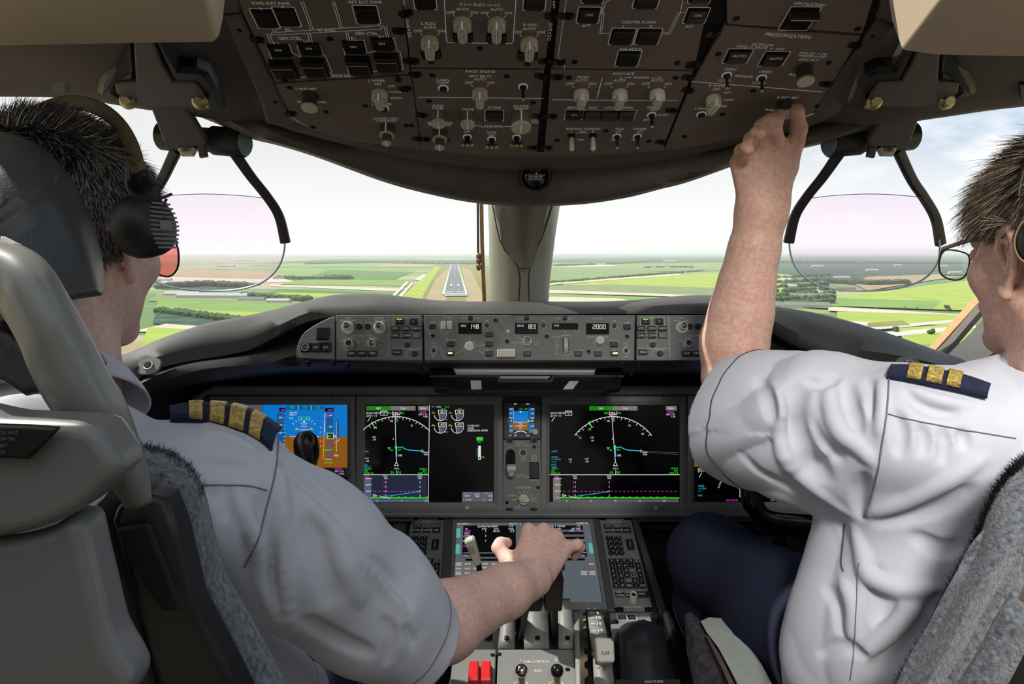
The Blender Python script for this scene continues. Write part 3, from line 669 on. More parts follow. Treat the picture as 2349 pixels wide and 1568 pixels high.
OV = (1240, 257, .95, (62, .786))
def ovp(name, label, poly, cut=0.004):
    P = Panel('overhead_module', *OV, label, 'control unit', 'modules of the overhead panel')
    local(MB().prism(P.P(poly), -.006, 0, 0, .0008), 'face_plate', M_PAN, P.e); return P
def btn(P, x, y, w, h, leg=None, out=True, cap=None, deep=-.0, name='push_switch'):
    cx, cy = P.pix(x, y); kx, ky = P.sc(x, y); a, c = w * kx / 2, h * ky / 2
    b = MB(); b.box(-a, -c, a, c, 0, .0010, 1); b.box(-a * .86, -c * .86, a * .86, c * .86, .001, .0045, 0, .0006)
    b.rect(-a * .84, -.0003, a * .84, .0003, .0047, 1)
    if leg: text(b, leg, 0, c * .45, c * .34, 2, .0049)
    local(b, name, [cap or M_SW, M_BLKM, M_WHT], P.e, Matrix.Translation((cx, cy, 0)))
    if out: P.L.line(rrect(cx - a * 1.13, cy - c * 1.13, cx + a * 1.13, cy + c * 1.13, a * .12, 2), .0007, .0007, 0, True)
def autos(P, x, y, t=('OFF', 'AUTO', 'ON'), s=1.0):
    P.txt(t[1], x, y - 32 * s, 6 * s, 29 * s); P.txt(t[0], x - 27 * s, y - 24 * s, 6 * s, 20 * s); P.txt(t[2], x + 27 * s, y - 24 * s, 6 * s, 17 * s)
    P.ln([(x - 22 * s, y - 19 * s), (x - 17 * s, y - 14 * s)], 1.2); P.ln([(x + 22 * s, y - 19 * s), (x + 17 * s, y - 14 * s)], 1.2)
    P.put(ME_PTR, 'selector_knob', x, y, .0)
def scr(P, pts):
    for x, y in pts: P.put(ME_SCR, 'screw', x, y, 0, 30 * (x % 5))
def dz(P, pts):
    for x, y in pts: P.put(ME_DZ, 'panel_fastener', x, y, .0, (x * 7) % 40 - 20)

bp = Panel('overhead_mounting_rack', *OV, 'dark frame behind the seams of the overhead panel modules', 'rack')
local(MB().prism(bp.P([(535, -160), (535, 0), (556, 40), (668, 272), (722, 300), (800, 322), (950, 343), (1100, 354), (1235, 358), (1400, 354), (1560, 342), (1700, 318), (1800, 290), (1880, 250), (2010, 50), (2060, -160)]), -.012, -.007), 'backing', M_BLKM, bp.e)
local(MB().prism(bp.P([(430, -160), (512, 35), (552, 33), (535, -160)]), -.012, -.001, 0, .002).prism(bp.P([(514, 40), (553, 35), (667, 268), (655, 292), (612, 285), (600, 240)]), -.012, .001, 0, .003), 'side_strip', M_OVH, bp.e)
local(MB().prism(bp.P([(2060, -160), (2012, 42), (2055, 62), (2140, -160)]), -.012, -.001, 0, .002).prism(bp.P([(2010, 50), (2052, 62), (1985, 130), (1905, 250), (1880, 262), (1860, 262)]), -.012, .001, 0, .003), 'side_strip', M_OVH, bp.e)
scr(bp, [(550, 68), (632, 233), (718, 292), (1876, 243), (2002, 82)])

# electrical module
P = ovp(0, 'overhead module of generator and external power switches, upper left', [(500, -150), (556, 28), (632, 190), (941, 170), (905, -150)])
for x, y, s, w in [(622, 7, 'FWD EXT PWR', 86), (837, 4, 'AFT EXT PWR', 78), (665, 87, 'GEN CTRL', 52), (841, 76, 'GEN CTRL', 52), (749, 68, 'AC BUSES', 40), (784, 173, 'DRIVE DISC', 54)]: P.txt(s, x, y, 6.5, w)
for x, y, s in [(598, 18, 'L'), (649, 15, 'R'), (634, 98, 'L1'), (702, 93, 'L2'), (810, 87, 'R1'), (875, 84, 'R2'), (630, 68, 'L2'), (661, 67, 'R2')]: P.txt(s, x, y, 6)
btn(P, 608, 42, 46, 40); btn(P, 658, 38, 46, 40); btn(P, 841, 33, 50, 38)
P.ln([(622, 75), (640, 73), (870, 58), (876, 61), (874, 66), (640, 79), (622, 79)], 1.2, closed=True)
for a in ([(690, 3), (713, 66)], [(696, 3), (718, 65)], [(762, 2), (780, 63)], [(767, 2), (785, 62)], [(612, 76), (622, 102)], [(619, 78), (628, 102)], [(706, 76), (711, 98)], [(711, 75), (717, 98)], [(793, 71), (797, 93)], [(798, 70), (802, 92)], [(880, 58), (887, 86)], [(886, 60), (892, 87)]): P.ln(a, 1.2)
for x, y in ((641, 114), (711, 110), (812, 106), (877, 99)):
    btn(P, x, y, 50, 27, 'ON', out=False)
    a, c = P.pix(x + 12, y + 44); kx, ky = P.sc(x, y + 40); w, h = 28 * kx, 22 * ky
    b = MB(); b.box(-w, -h, w, h, 0, .001, 1); b.box(-w * .8, -h * .8, w * .8, h * .8, .001, .005, 0, .001); local(b, 'guarded_switch', [M_SWG, M_BLKM], P.e, Matrix.Translation((a, c, 0)))
    b = MB(); b.box(-w * .9, h * .5, w * .9, h * 1.0, .001, .011, 0, .001); b.rect(-w * .8, -h * .8, w * .8, h * .9, .010, 1); b.rect(-w * .88, h * .62, w * .88, h * .72, .0112, 2); local(b, 'switch_guard', [M_SW, M_TRN, mat('guard_edge', (190, 170, 160), .2, .3)], P.e, Matrix.Translation((a, c, 0)))
P.ln([(610, 104), (664, 102), (670, 120), (690, 131), (681, 103), (731, 98), (742, 125), (747, 127), (762, 166), (670, 180), (640, 178), (612, 105)], 1.1, closed=True)
P.ln([(785, 93), (835, 91), (842, 120), (860, 118), (853, 90), (904, 86), (912, 116), (918, 118), (925, 158), (800, 168), (785, 94)], 1.1, closed=True)
scr(P, [(757, 89), (653, 185), (914, 180)]); dz(P, [(590, 90), (931, 30), (917, 70), (941, 138)]); P.fin([M_WHT])

P = ovp(0, 'overhead module with the left wiper selector and head-up brightness knob', [(632, 194), (943, 174), (966, 342), (800, 323), (722, 300), (668, 268)])
P.txt('L HUD BRT', 703, 203, 5, 48); P.txt('PULL MANUAL', 716, 233, 5, 66); P.put(ME_CUP, 'pull_knob', 712, 220)
P.txt('L WIPER', 864, 184, 5, 38); P.txt('OFF', 867, 192, 5, 17); P.txt('INT', 899, 197, 5, 15); P.txt('LOW', 911, 210, 5, 21); P.txt('HIGH', 909, 224, 5, 24); P.txt('L WASHER', 876, 238, 5, 45)
P.ln([(893, 210), (899, 210)]); P.put(ME_PTR, 'selector_knob', 871, 214); P.put(ME_PSH, 'push_button', 881, 248)
P.txt('LOWER DSPL/', 885, 271, 4.5, 58); P.txt('CONTRAST', 886, 276.5, 4.5, 48); P.put(ME_DUAL, 'dual_knob', 888, 292)
scr(P, [(664, 201), (838, 243), (748, 257), (932, 288), (914, 184)]); dz(P, [(667, 260), (930, 203), (958, 318)]); P.fin([M_WHT])

# hydraulics
P = ovp(0, 'overhead module of four hydraulic pump selectors marked elec and demand', [(905, -150), (943, 155), (1250, 158), (1283, -150)])
for k, c in enumerate('DEMAND'): P.txt(c, 934 + k * 1.2, 47 + k * 7, 5.5); P.txt(c, 1264 - k * .8, 54 + k * 7, 5.5)
for k, c in enumerate('RY'): P.txt(c, 927, 3 + k * 7, 5.5)
for k, c in enumerate('ARY'): P.txt(c, 1271, 3 + k * 7, 5.5)
P.txt('C1', 1060, 9, 5.5, 12); P.txt('ELEC', 1100, 10, 5.5, 26); P.txt('C2', 1140, 11, 5.5, 14); P.ln([(1070, 10), (1082, 10)]); P.ln([(1117, 11), (1129, 11)])
autos(P, 1061, 52); autos(P, 1139, 53); P.txt('L ELEC', 983, 53, 5.5, 33); autos(P, 986, 94); P.txt('R ELEC', 1217, 56, 5.5, 33); autos(P, 1214, 97)
P.ln([(1019, -6), (1024, 92), (1028, 97), (1172, 99), (1177, 95), (1184, -6)], 1.8)
for x, y in ((1062, 84), (1139, 86), (989, 122), (1210, 126)): btn(P, x, y, 46, 20, out=False)
btn(P, 975, 4, 46, 30); btn(P, 1226, 6, 46, 30)
scr(P, [(1101, 111), (989, 142), (1210, 147)]); dz(P, [(1266, 36), (1250, 140), (947, 140)]); P.fin([M_WHT])

P = ovp(0, 'overhead module with seat belt sign selector, dome, storm and landing light controls', [(943, 160), (1248, 162), (1230, 356), (1100, 352), (968, 343)])
P.txt('PASS SIGNS', 1102, 163, 5.5, 68); P.txt('SEAT BELTS', 1101, 174, 5, 51); autos(P, 1101, 211, s=.93); P.txt('CABIN', 1016, 183, 5, 30); P.txt('CHIME', 1016, 189, 5, 28); P.put(ME_PSH, 'push_button', 1017, 202)
P.put(ME_TG, 'toggle_switch', 1200, 198); P.ln([(960, 222), (1246, 225)], 1.6)
P.txt('OVHD', 1005, 242, 5, 26); P.txt('PANEL', 1005, 247.5, 4.5, 27); P.put(ME_CYL, 'dimmer_knob', 1006, 262); P.txt('GLARESHIELD', 1009, 281, 4.5, 58); P.txt('PNL FLOOD', 1009, 286, 4.5, 50); P.put(ME_DUAL, 'dual_knob', 1009, 302)
P.txt('DOME', 1074, 250, 5, 26); P.put(ME_CYL, 'dimmer_knob', 1073, 264); P.txt('STORM', 1134, 246, 5, 30); btn(P, 1134, 264, 38, 22)
P.txt('MASTER', 1196, 243, 5, 36); P.txt('BRIGHT', 1196, 248.5, 4.5, 32); ob = P.put(ME_CYL, 'dimmer_knob', 1195, 266); ob.scale = (1.4, 1.4, 1.2); P.txt('PUSH', 1225, 275, 4, 14); P.txt('ON/OFF', 1226, 280, 4, 17)
P.txt('LANDING', 1129, 289, 5.5, 50); P.ln([(1060, 288), (1101, 288)]); P.ln([(1158, 289), (1178, 289)])
P.txt('LEFT', 1071, 294, 4.5, 17); P.txt('OFF', 1071, 301, 4.5, 14); P.txt('NOSE', 1128, 303, 4.5, 22); P.txt('OFF', 1128, 309, 4.5, 14); P.txt('RIGHT', 1186, 297, 4.5, 20)
for x, y in ((1072, 313), (1128, 318), (1185, 314)): P.put(ME_TG3, 'toggle_switch', x, y)
scr(P, [(992, 173), (1162, 175), (984, 232), (1223, 235), (1027, 322), (933 + 12, 288)]); dz(P, [(952, 170), (967, 263), (975, 319), (1240, 174), (1236, 266), (1222, 338)]); P.fin([M_WHT])

# fuel
P = ovp(0, 'overhead module of fuel pump switches with centre pumps and balance', [(1300, -150), (1268, 157), (1592, 161), (1660, -150)])
P.ln([(1300, -10), (1280, 132), (1294, 140), (1295, 158)], 1.2)
for x, y in ((1350, 34), (1597, 35)): btn(P, x, y, 46, 33, 'ON')
btn(P, 1482, 5, 52, 24); btn(P, 1360, -6, 46, 22); btn(P, 1606, -6, 46, 22)
P.txt('AFT', 1345, 58, 6, 20); P.txt('AFT', 1581, 60, 6, 20); P.txt('CENTER PUMPS', 1466, 50, 6, 79); P.txt('L', 1431, 59, 5.5); P.txt('R', 1494, 59, 5.5)
for x, w in ((1427, 50), (1487, 50)): btn(P, x, 83, w, 34, name='push_switch')
P.txt('BALANCE', 1447, 112, 5.5, 49); btn(P, 1441, 133, 48, 32)
for a in ([(1384, 4), (1376, 76), (1400, 76)], [(1399, 0), (1391, 2), (1382, 28), (1386, 30), (1380, 74)], [(1519, 77), (1537, 77), (1560, 30), (1566, 0)], [(1519, 74), (1533, 74), (1556, 28), (1569, 28)]): P.ln(a, 1.2)
scr(P, [(1318, 142), (1554, 144)]); dz(P, [(1300, 36), (1283, 142), (1588, 146)]); P.fin([M_WHT])

P = ovp(0, 'overhead module with three anti-ice selectors, beacon, taxi and strobe switches', [(1264, 161), (1590, 165), (1518, 346), (1400, 353), (1248, 357)])
P.txt('ANTI-ICE', 1430, 168, 6, 50); P.txt('WING', 1337, 176, 5.5, 27); P.txt('L', 1426, 177, 5); P.txt('ENGINE', 1471, 177, 5.5, 36); P.txt('R', 1515, 177, 5); P.ln([(1434, 177), (1449, 177)]); P.ln([(1494, 178), (1509, 178)])
for x in (1333, 1421, 1507): autos(P, x, 214, s=.95)
P.ln([(1381, 179), (1370, 222)], 1.8); P.ln([(1268, 228), (1556, 230)], 1.6)
for x, s, w in ((1321, 'BEACON', 38), (1361, 'NAV', 19), (1401, 'LOGO', 26), (1440, 'WING', 26)): P.txt(s, x, 246, 5, w)
btn(P, 1316, 262, 38, 20, 'ON', out=False)
for x in (1358, 1398, 1437): btn(P, x, 264, 38, 20, out=False, cap=M_SWG)
P.ln([(1298, 251), (1461, 252), (1454, 273), (1294, 273)], 1.2, closed=True)
P.txt('IND LTS', 1500, 245, 4.5, 30); P.txt('TEST', 1498, 251, 4.5, 19); P.txt('AUTO', 1521, 263, 4.5, 24); P.txt('BRT', 1484, 274, 4.5, 14); P.put(ME_TG, 'toggle_switch', 1495, 263)
P.txt('RUNWAY TURNOFF', 1338, 295, 4.5, 78); P.txt('L', 1312, 301, 4); P.txt('OFF', 1337, 301, 4, 15); P.txt('R', 1361, 301, 4); P.txt('ON', 1332, 320, 4, 13); P.ln([(1322, 304), (1350, 304)], 1); P.ln([(1322, 317), (1324, 318)], 1)
P.put(ME_TO, 'toggle_switch', 1311, 311); P.put(ME_TO, 'toggle_switch', 1360, 311)
P.txt('TAXI', 1421, 295, 4.5, 20); P.txt('OFF', 1419, 301, 4, 14); P.txt('ON', 1407, 320, 4, 9); P.txt('STROBE', 1468, 295, 4.5, 30); P.txt('OFF', 1467, 301, 4, 14); P.txt('ON', 1453, 320, 4, 9)
P.put(ME_TG, 'toggle_switch', 1415, 312); P.put(ME_TG, 'toggle_switch', 1462, 312)
scr(P, [(1305, 178), (1550, 178), (1390, 300), (1278, 322), (1488, 324)]); dz(P, [(1277, 176), (1578, 177), (1540, 252), (1266, 266), (1255, 338), (1516, 325)]); P.fin([M_WHT])

P = ovp(0, 'overhead strip module with the guarded ventilation switch', [(1664, -150), (1668, 55), (1978, 78), (2050, -150)])
P.txt('VENTILATION', 1856, 9, 6.5, 74, rot=-4); btn(P, 1834, 42, 62, 48); a, c = P.pix(1836, 40)
b = MB(); b.box(-.017, .006, .017, .012, .001, .012, 0, .001); b.rect(-.016, -.012, .016, .010, .011, 1); b.rect(-.0165, .008, .0165, .0095, .0123, 2); local(b, 'switch_guard', [M_SW, M_TRN, M_KNB], P.e, Matrix.Translation((a, c, 0)))
scr(P, [(1689, 42), (1968, 66)]); P.fin([M_WHT])

P = ovp(0, 'overhead module with pressurization outflow valves and right wiper controls', [(1662, 60), (1975, 84), (1868, 258), (1800, 288), (1700, 316), (1560, 341), (1524, 345), (1588, 190)])
P.txt('PRESSURIZATION', 1808, 81, 7.5, 108, rot=-5); P.txt('OUTFLOW', 1750, 102, 6, 52, rot=-3); P.txt('FWD', 1703, 106, 5.5, 25, rot=-3); P.txt('VALVE', 1746, 108.5, 5.5, 30, rot=-3); P.txt('AFT', 1789, 112, 5.5, 20, rot=-3)
P.ln([(1720, 107), (1726, 107)]); P.ln([(1767, 111), (1773, 111)])
btn(P, 1692, 128, 52, 30, 'AUTO'); btn(P, 1775, 134, 52, 30, 'AUTO')
P.txt('MAX \u0394P .11 PSI', 1866, 122, 4.5, 64, rot=-4); P.txt('TAKEOFF & LDG', 1862, 128, 4.5, 66, rot=-4); P.txt('LDG ALT', 1856, 136, 5.5, 45, rot=-3); P.txt('PULL', 1820, 170, 5, 20)
P.put(ME_CUP, 'pull_knob', 1844, 158); P.txt('OPEN', 1675, 158, 5.5, 28, rot=-3); P.txt('OPEN', 1755, 164, 5.5, 28, rot=-3); P.txt('MANUAL', 1707, 174, 5.5, 43, rot=-3); P.txt('CLOSE', 1661, 184, 5, 30, rot=-3); P.txt('CLOSE', 1740, 190, 5, 30, rot=-3)
P.put(ME_TG, 'toggle_switch', 1667, 172); P.put(ME_TG, 'toggle_switch', 1747, 178); P.ln([(1586, 186), (1886, 210)], 1.8)
P.txt('R WIPER', 1647, 196, 5, 42, rot=-3); P.txt('OFF', 1643, 204, 5, 17); P.txt('INT', 1669, 212, 5, 15); P.txt('LOW', 1672, 228, 5, 22); P.txt('HIGH', 1656, 243, 5, 22); P.txt('R WASHER', 1614, 248, 4.5, 40)
P.put(ME_PTR, 'selector_knob', 1636, 226, 0, -8); P.put(ME_PSH, 'push_button', 1609, 262); P.txt('R HUD BRT', 1808, 223, 5, 50, rot=-3); P.txt('PULL MANUAL', 1790, 252, 5, 72, rot=-3); P.put(ME_CUP, 'pull_knob', 1800, 236)
scr(P, [(1648, 124), (1901, 144), (1728, 208), (1657, 262), (1570, 313)]); dz(P, [(1637, 78), (1588, 150), (1578, 206), (1894, 192), (1960, 104)]); P.fin([M_WHT])

M_WHT = MATS['legend_white']
# standby compass in its dark cover
cp = empty('standby_compass', W(1228, 405, 1.13), 'round black standby compass in the middle of the eyebrow below the overhead panel', 'compass')
O = W(1228, 405, 1.125); nrm = (CAM - O).normalized(); xr = Vector((1, 0, 0)); xr = (xr - nrm * xr.dot(nrm)).normalized(); yr = nrm.cross(xr)
MC = Matrix(((xr.x, yr.x, nrm.x, O.x), (xr.y, yr.y, nrm.y, O.y), (xr.z, yr.z, nrm.z, O.z), (0, 0, 0, 1)))
k = 1.125 / 1500
b = MB(MC); b.lathe([(38 * k, -.03), (38 * k, .002), (36 * k, .006), (30 * k, .004), (27 * k, -.004)], 40); build(b, 'bezel', M_BLK, cp)
b = MB(MC); b.lathe([(27 * k, -.004), (24 * k, .004), (12 * k, .009), (1e-5, .010)], 32); build(b, 'bowl', mat('compass_glass', (16, 16, 18), .08, noise=.02), cp)
b = MB(MC); b.box(-17 * k, -9 * k, 17 * k, 7 * k, .004, .0105, 0, .001); build(b, 'lens', M_SWG, cp)
b = MB(MC); [text(b, s, (i - 1) * 11 * k, 0, 6 * k, 0, .011) for i, s in enumerate(('21', '18', '15'))]; b.rect(-16 * k, -7 * k, 16 * k, -6.3 * k, .011); b.rect(-8 * k, 20 * k, 8 * k, 24 * k, .002); text(b, 'N   E   S   W', 0, 14 * k, 3 * k, 0, .009); build(b, 'lettering', M_WHT, cp)
# ================================================================ INSTRUMENT PANELS
M_GP = mat('panel_grey', (122, 125, 124), .5, noise=.02, scale=20, bump=.04, bscale=900)
M_GPD = mat('panel_grey_dark', (72, 75, 76), .5, noise=.02, scale=20, bump=.04, bscale=900)
M_KW = mat('knob_white', (206, 204, 194), .4, noise=.02)
M_CAP = mat('key_black', (30, 31, 32), .4, noise=.03)
PALC = [(232, 232, 236), (40, 230, 30), (230, 40, 220), (30, 180, 220), (0, 120, 205), (140, 86, 14), (92, 84, 98), (4, 4, 6), (235, 60, 40), (235, 220, 40), (240, 150, 50), (20, 130, 20), (10, 90, 150), (26, 34, 56), (86, 90, 124), (118, 112, 110), (112, 78, 80), (90, 180, 170)]
W_, GR, MG, CY_, SKY, BRN, GY, BK, RD, YE, AM, GD, SKD, NV, LAV, BTN, TAP, TEA = range(18)
SCRN = [mat('display_ink_%s' % n, c, emit=.92) for n, c in zip('white green magenta cyan sky_blue earth_brown grey black red yellow amber dark_green deep_blue navy lavender button tape teal'.split(), PALC)]
M_SCREEN = mat('display_black', (5, 5, 7), .12, noise=0, spec=.35)

def me_keycap():
    b = MB(); b.box(-.5, -.5, .5, .5, 0, .30, 0, .08, rad=.1); return mk(b, 'key', [M_CAP])
def key(P, x, y, w, h, t=None, name='push_button', cap=None, hz=.004, th=None, tw=None, z=0.0, border=False, lit=None):
    cx, cy = P.pix(x, y); kx, ky = P.sc(x, y); a, c = w * kx / 2, h * ky / 2
    b = MB(); b.box(-a, -c, a, c, 0, hz, 0, min(a, c) * .16, rad=min(a, c) * .2)
    if t:
        ls = t.split('|'); hh = th * ky if th else c * (.62 if len(ls) == 1 else .5)
        for i, q in enumerate(ls): text(b, q, 0, (len(ls) - 1) * hh * .75 - i * hh * 1.5, hh, 1, hz + .0003, w=(tw * kx if tw else None) if len(q) > 1 else None)
    if border: b.line(rrect(-a * .8, -c * .7, a * .8, c * .7, c * .3, 3), .0006, hz + .0003, 1, True)
    if lit: b.rect(-a * .7, c * .45, a * .7, c * .8, hz + .0003, 2)
    local(b, name, [cap or M_CAP, M_WHT] + ([lit] if lit else []), P.e, Matrix.Translation((cx, cy, z)))
def knob(P, x, y, r_, h, t=None, top=True, name='rotary_knob', m=None, r2=None, h2=0, flute=.04, dark=True, th=.5):
    cx, cy = P.pix(x, y); k = P.sc(x, y)[0]; r_ = r_ * k
    b = MB(); b.lathe([(r_ * 1.05, 0), (r_ * 1.05, .001), (r_, .0015), (r_, h * .85), (r_ * .9, h)], 28, flute=flute)
    zt, rt = h, r_
    if r2: rt = r2 * k; zt = h + h2; b.lathe([(rt, h * .9), (rt, zt - .001), (rt * .9, zt)], 24)
    if dark: b.lathe([(rt * .74, zt - .0005), (rt * .72, zt + .0007), (rt * .5, zt + .0009)], 20, mi=1)
    if t: text(b, t, 0, 0, rt * th, 2, zt + .0014)
    local(b, name, [m or M_KW, M_BLK, M_WHT], P.e, Matrix.Translation((cx, cy, 0)), 45)

# --- mode control panel and its neighbours in the glareshield
GP = (1215, 726, 1.345, (824, 1.322))
SCW = shrink(me_screw(), 1.0)
def glp(label, poly):
    P = Panel('glareshield_module', *GP, label, 'control unit', 'control units along the glareshield')
    local(MB().prism(P.P(poly), -.05, 0, 0, .0012), 'face_plate', M_GP, P.e); return P
def disp(P, x0, y0, x1, y1):
    P.rc(x0, y0, x1, y1, 1, .0008); P.ln([(x0, y0), (x1, y0), (x1, y1), (x0, y1)], 1.5, 2, .001, True)
SEG = {'0': 'abcdef', '1': 'bc', '2': 'abged', '3': 'abgcd', '4': 'fgbc', '8': 'abcdefg', 'I': 'ef', 'A': 'abcefg', 'S': 'afgcd', 'H': 'bcefg', 'D': 'abcdef', 'G': 'afedc', 'V': 'fe', '/': ''}
def seg(P, s, x, y, w, h, gap, mi=3):
    for c in s:
        q = {'a': [(x, y), (x + w, y)], 'b': [(x + w, y), (x + w, y + h / 2)], 'c': [(x + w, y + h / 2), (x + w, y + h)], 'd': [(x, y + h), (x + w, y + h)], 'e': [(x, y + h / 2), (x, y + h)], 'f': [(x, y), (x, y + h / 2)], 'g': [(x, y + h / 2), (x + w, y + h / 2)]}
        for k in SEG[c]: P.ln(q[k], 1.3, mi, .0012)
        x += w + gap
LMATS = [M_WHT, mat('lcd_black', (6, 6, 7), .2, noise=0, spec=.3), M_BLKM, mat('digit_light', (235, 232, 225), emit=.9), mat('lamp_green', (120, 230, 20), emit=1.2), mat('lamp_amber', (255, 214, 160), emit=1.6)]
P = glp('wide grey autopilot panel in the middle of the glareshield showing 148, 183 and 2000', [(972, 722), (1457, 722), (1455, 826), (974, 826)])
P.txt('A/P', 992, 739, 4.5, 13); key(P, 992, 749, 15, 10); P.txt('A/T ARM', 1027, 728, 3.8, 22); P.txt('L', 1018, 735, 3.5); P.txt('R', 1032, 735, 3.5)
for x in (1017.5, 1032): key(P, x, 747.5, 11, 17, None, 'rocker_switch', M_KW, .006)
P.ln([(1013, 758), (1016, 759), (1037, 759), (1039, 758)], .9); P.txt('OFF', 1025, 764.5, 4, 9)
P.txt('IAS', 1064, 729.5, 4, 8); P.ln([(1072, 725), (1070.5, 727), (1070.5, 732), (1072, 734)], .8); knob(P, 1079, 729.5, 5.5, .006, None, m=M_CAP, dark=False); P.ln([(1086, 725), (1087.5, 727), (1087.5, 732), (1086, 734)], .8); P.txt('MACH', 1096, 729.5, 4, 15)
disp(P, 1052, 741, 1104, 765); P.txt('IAS', 1063.5, 747, 5, 11, 3, .0012); seg(P, '148', 1078, 744.5, 4, 9, 3.6)
P.txt('XFR', 1116.5, 735, 3.8, 8); knob(P, 1116.5, 746, 5.5, .005, None, m=M_CAP, dark=False); 
x, y = P.pix(1116.5, 746); kk = P.sc(1116, 746)[0]; P.L.ring(x, y, 6 * kk, 7 * kk, 0, .001)
P.txt('VNAV', 1122, 759, 4, 14); key(P, 1122, 767, 17, 12); P.txt('V NAV', 1122, 780.5, 4, 15); key(P, 1122, 789, 17, 12); P.txt('FLCH', 1122, 802.5, 4, 12); key(P, 1122, 811, 17, 12)
P.ln([(1078, 771), (1078, 784)], 1); knob(P, 1077.5, 797, 11, .010, None, dark=False, flute=.08); x, y = P.pix(1078, 797); P.L.ring(x, y, 13 * kk, 13.8 * kk, 0, .0008, 32)
P.ln([(1092, 794), (1112, 790)], 1); P.ln([(1091, 802), (1112, 811)], 1); P.ln([(1043, 811), (1065, 802)], 1)
P.txt('CLB/CON', 1034, 780, 4, 24); key(P, 1034, 789, 18, 12); P.txt('A/T', 1033, 802, 3.8, 9); key(P, 1033, 811, 17, 11); P.rc(1028, 809, 1038, 812.5, 5, .0046)
P.txt('F/D', 995, 787, 4, 9); P.txt('ON', 995, 793, 4, 8); P.txt('OFF', 994, 817, 4, 9.5)
for xx, yy in ((995, 804), (1436, 804)):
    x, y = P.pix(xx, yy); P.L.ring(x, y, 6.2 * kk, 7.6 * kk, 0, .001); knob(P, xx, yy, 3.2, .012, None, m=M_CAP, name='toggle_switch', dark=False)
for x, y in ((993, 770), (1137, 735), (1163, 783), (1254, 772), (1438, 772), (1350, 807)): P.put(SCW, 'screw', x, y)
x, y = P.pix(1165.5, 759.5); P.L.lathe([(3.6 * kk, .0004), (3.2 * kk, .001)], 14, x, y)
key(P, 1161, 813, 42, 17, None, 'disengage_bar', M_KW, .012); P.txt('A/P DISENGAGE', 1161, 801.5, 3.8, 39)
P.txt('HDG', 1192, 730, 4, 11); knob(P, 1208, 729.5, 5.5, .006, None, m=M_CAP, dark=False); P.txt('TRK', 1222, 730, 4, 8); P.ln([(1201, 725), (1199.5, 730), (1201, 734)], .8); P.ln([(1215, 725), (1216.5, 730), (1215, 734)], .8)
disp(P, 1182, 742, 1233, 765); P.txt('HDG', 1194, 747, 5, 14, 3, .0012); seg(P, '183', 1209, 744.5, 4, 9, 3.2)
P.txt('XFR', 1246, 735, 3.8, 8); knob(P, 1246, 746, 5.5, .005, None, m=M_CAP, dark=False); x, y = P.pix(1246, 746); P.L.ring(x, y, 6 * kk, 7 * kk, 0, .001)
knob(P, 1209, 784, 12, .010, 'SEL', r2=8, h2=.008, flute=.1); P.txt('AUTO', 1184, 785, 4, 14); P.txt('15', 1192, 775, 3.5); P.txt('25', 1225, 775, 3.5); P.txt('BANK', 1231, 784.5, 3.6, 13); P.txt('LIMIT', 1231, 790, 3.6, 11); P.ln([(1194, 775), (1198, 778)], .8); P.ln([(1192, 785), (1196, 785)], .8)
P.txt('HOLD', 1209, 802, 4, 13); key(P, 1209, 811, 17, 12)
P.txt('V/S', 1281, 730.5, 4, 8); knob(P, 1296, 729.5, 5.5, .006, None, m=M_CAP, dark=False); P.txt('FPA', 1310, 730.5, 4, 9); P.ln([(1290, 725), (1288.5, 730), (1290, 734)], .8); P.ln([(1303, 725), (1304.5, 730), (1303, 734)], .8)
disp(P, 1267, 742, 1325, 755); P.txt('V/S', 1276, 746.5, 4.6, 12, 3, .0012)
x, y = P.pix(1297, 793); a = P.sc(1297, 793)[0]
b = MB(); b.box(-7 * a, -19 * a, 7 * a, 19 * a, 0, .0015, 1); b.tube([(-4 * a, 0, -.004), (4 * a, 0, -.004)], .0185, 24, 0); local(b, 'thumb_wheel', [M_KW, M_BLK], P.e, Matrix.Translation((x, y, 0)))
P.ln([(1288, 773), (1288, 769), (1306, 769), (1306, 773)], 1); P.ln([(1289, 809), (1289, 814), (1306, 814), (1306, 809)], 1); P.ln([(1297, 759), (1297, 766)], 1); P.txt('DOWN', 1277, 773, 4, 17); P.ln([(1277, 779), (1277, 806)], 1); P.ln([(1272, 791.5), (1283, 791.5)], 1); P.txt('UP', 1277, 811, 3.6, 7)
P.txt('VS/FPA', 1327, 803, 4, 18); key(P, 1326, 811, 17, 12); P.ln([(1309, 806), (1315, 812)], 1)
P.txt('ALTITUDE', 1371, 730, 4, 22); disp(P, 1345, 742, 1396, 766); seg(P, '2000', 1360, 745, 5, 9, 3)
P.txt('XFR', 1409, 736, 3.8, 8); knob(P, 1409, 747, 5.5, .005, None, m=M_CAP, dark=False); x, y = P.pix(1409, 747); P.L.ring(x, y, 6 * kk, 7 * kk, 0, .001)
P.txt('AUTO', 1353, 772.5, 4, 14); P.ln([(1360, 772), (1365, 772)], .8); P.txt('1000', 1389, 772.5, 4, 12); knob(P, 1374, 784, 11.5, .008, None, r2=10, h2=.010, dark=False, flute=.06)
P.txt('HOLD', 1372, 803, 4, 13); key(P, 1372, 811, 17, 12); P.txt('LOC/FAC', 1409, 781, 4, 23); key(P, 1408, 790, 17, 12); P.txt('APP', 1409, 803, 4, 8); key(P, 1409, 811, 17, 11); P.rc(1405, 809, 1416, 813, 5, .0046)
P.txt('A/P', 1438, 741, 5, 14); key(P, 1438, 750, 16, 12); P.txt('F/D', 1435, 788, 4, 8); P.txt('ON', 1435, 794, 4, 8); P.txt('OFF', 1437, 818, 4, 9)
P.fin(LMATS)

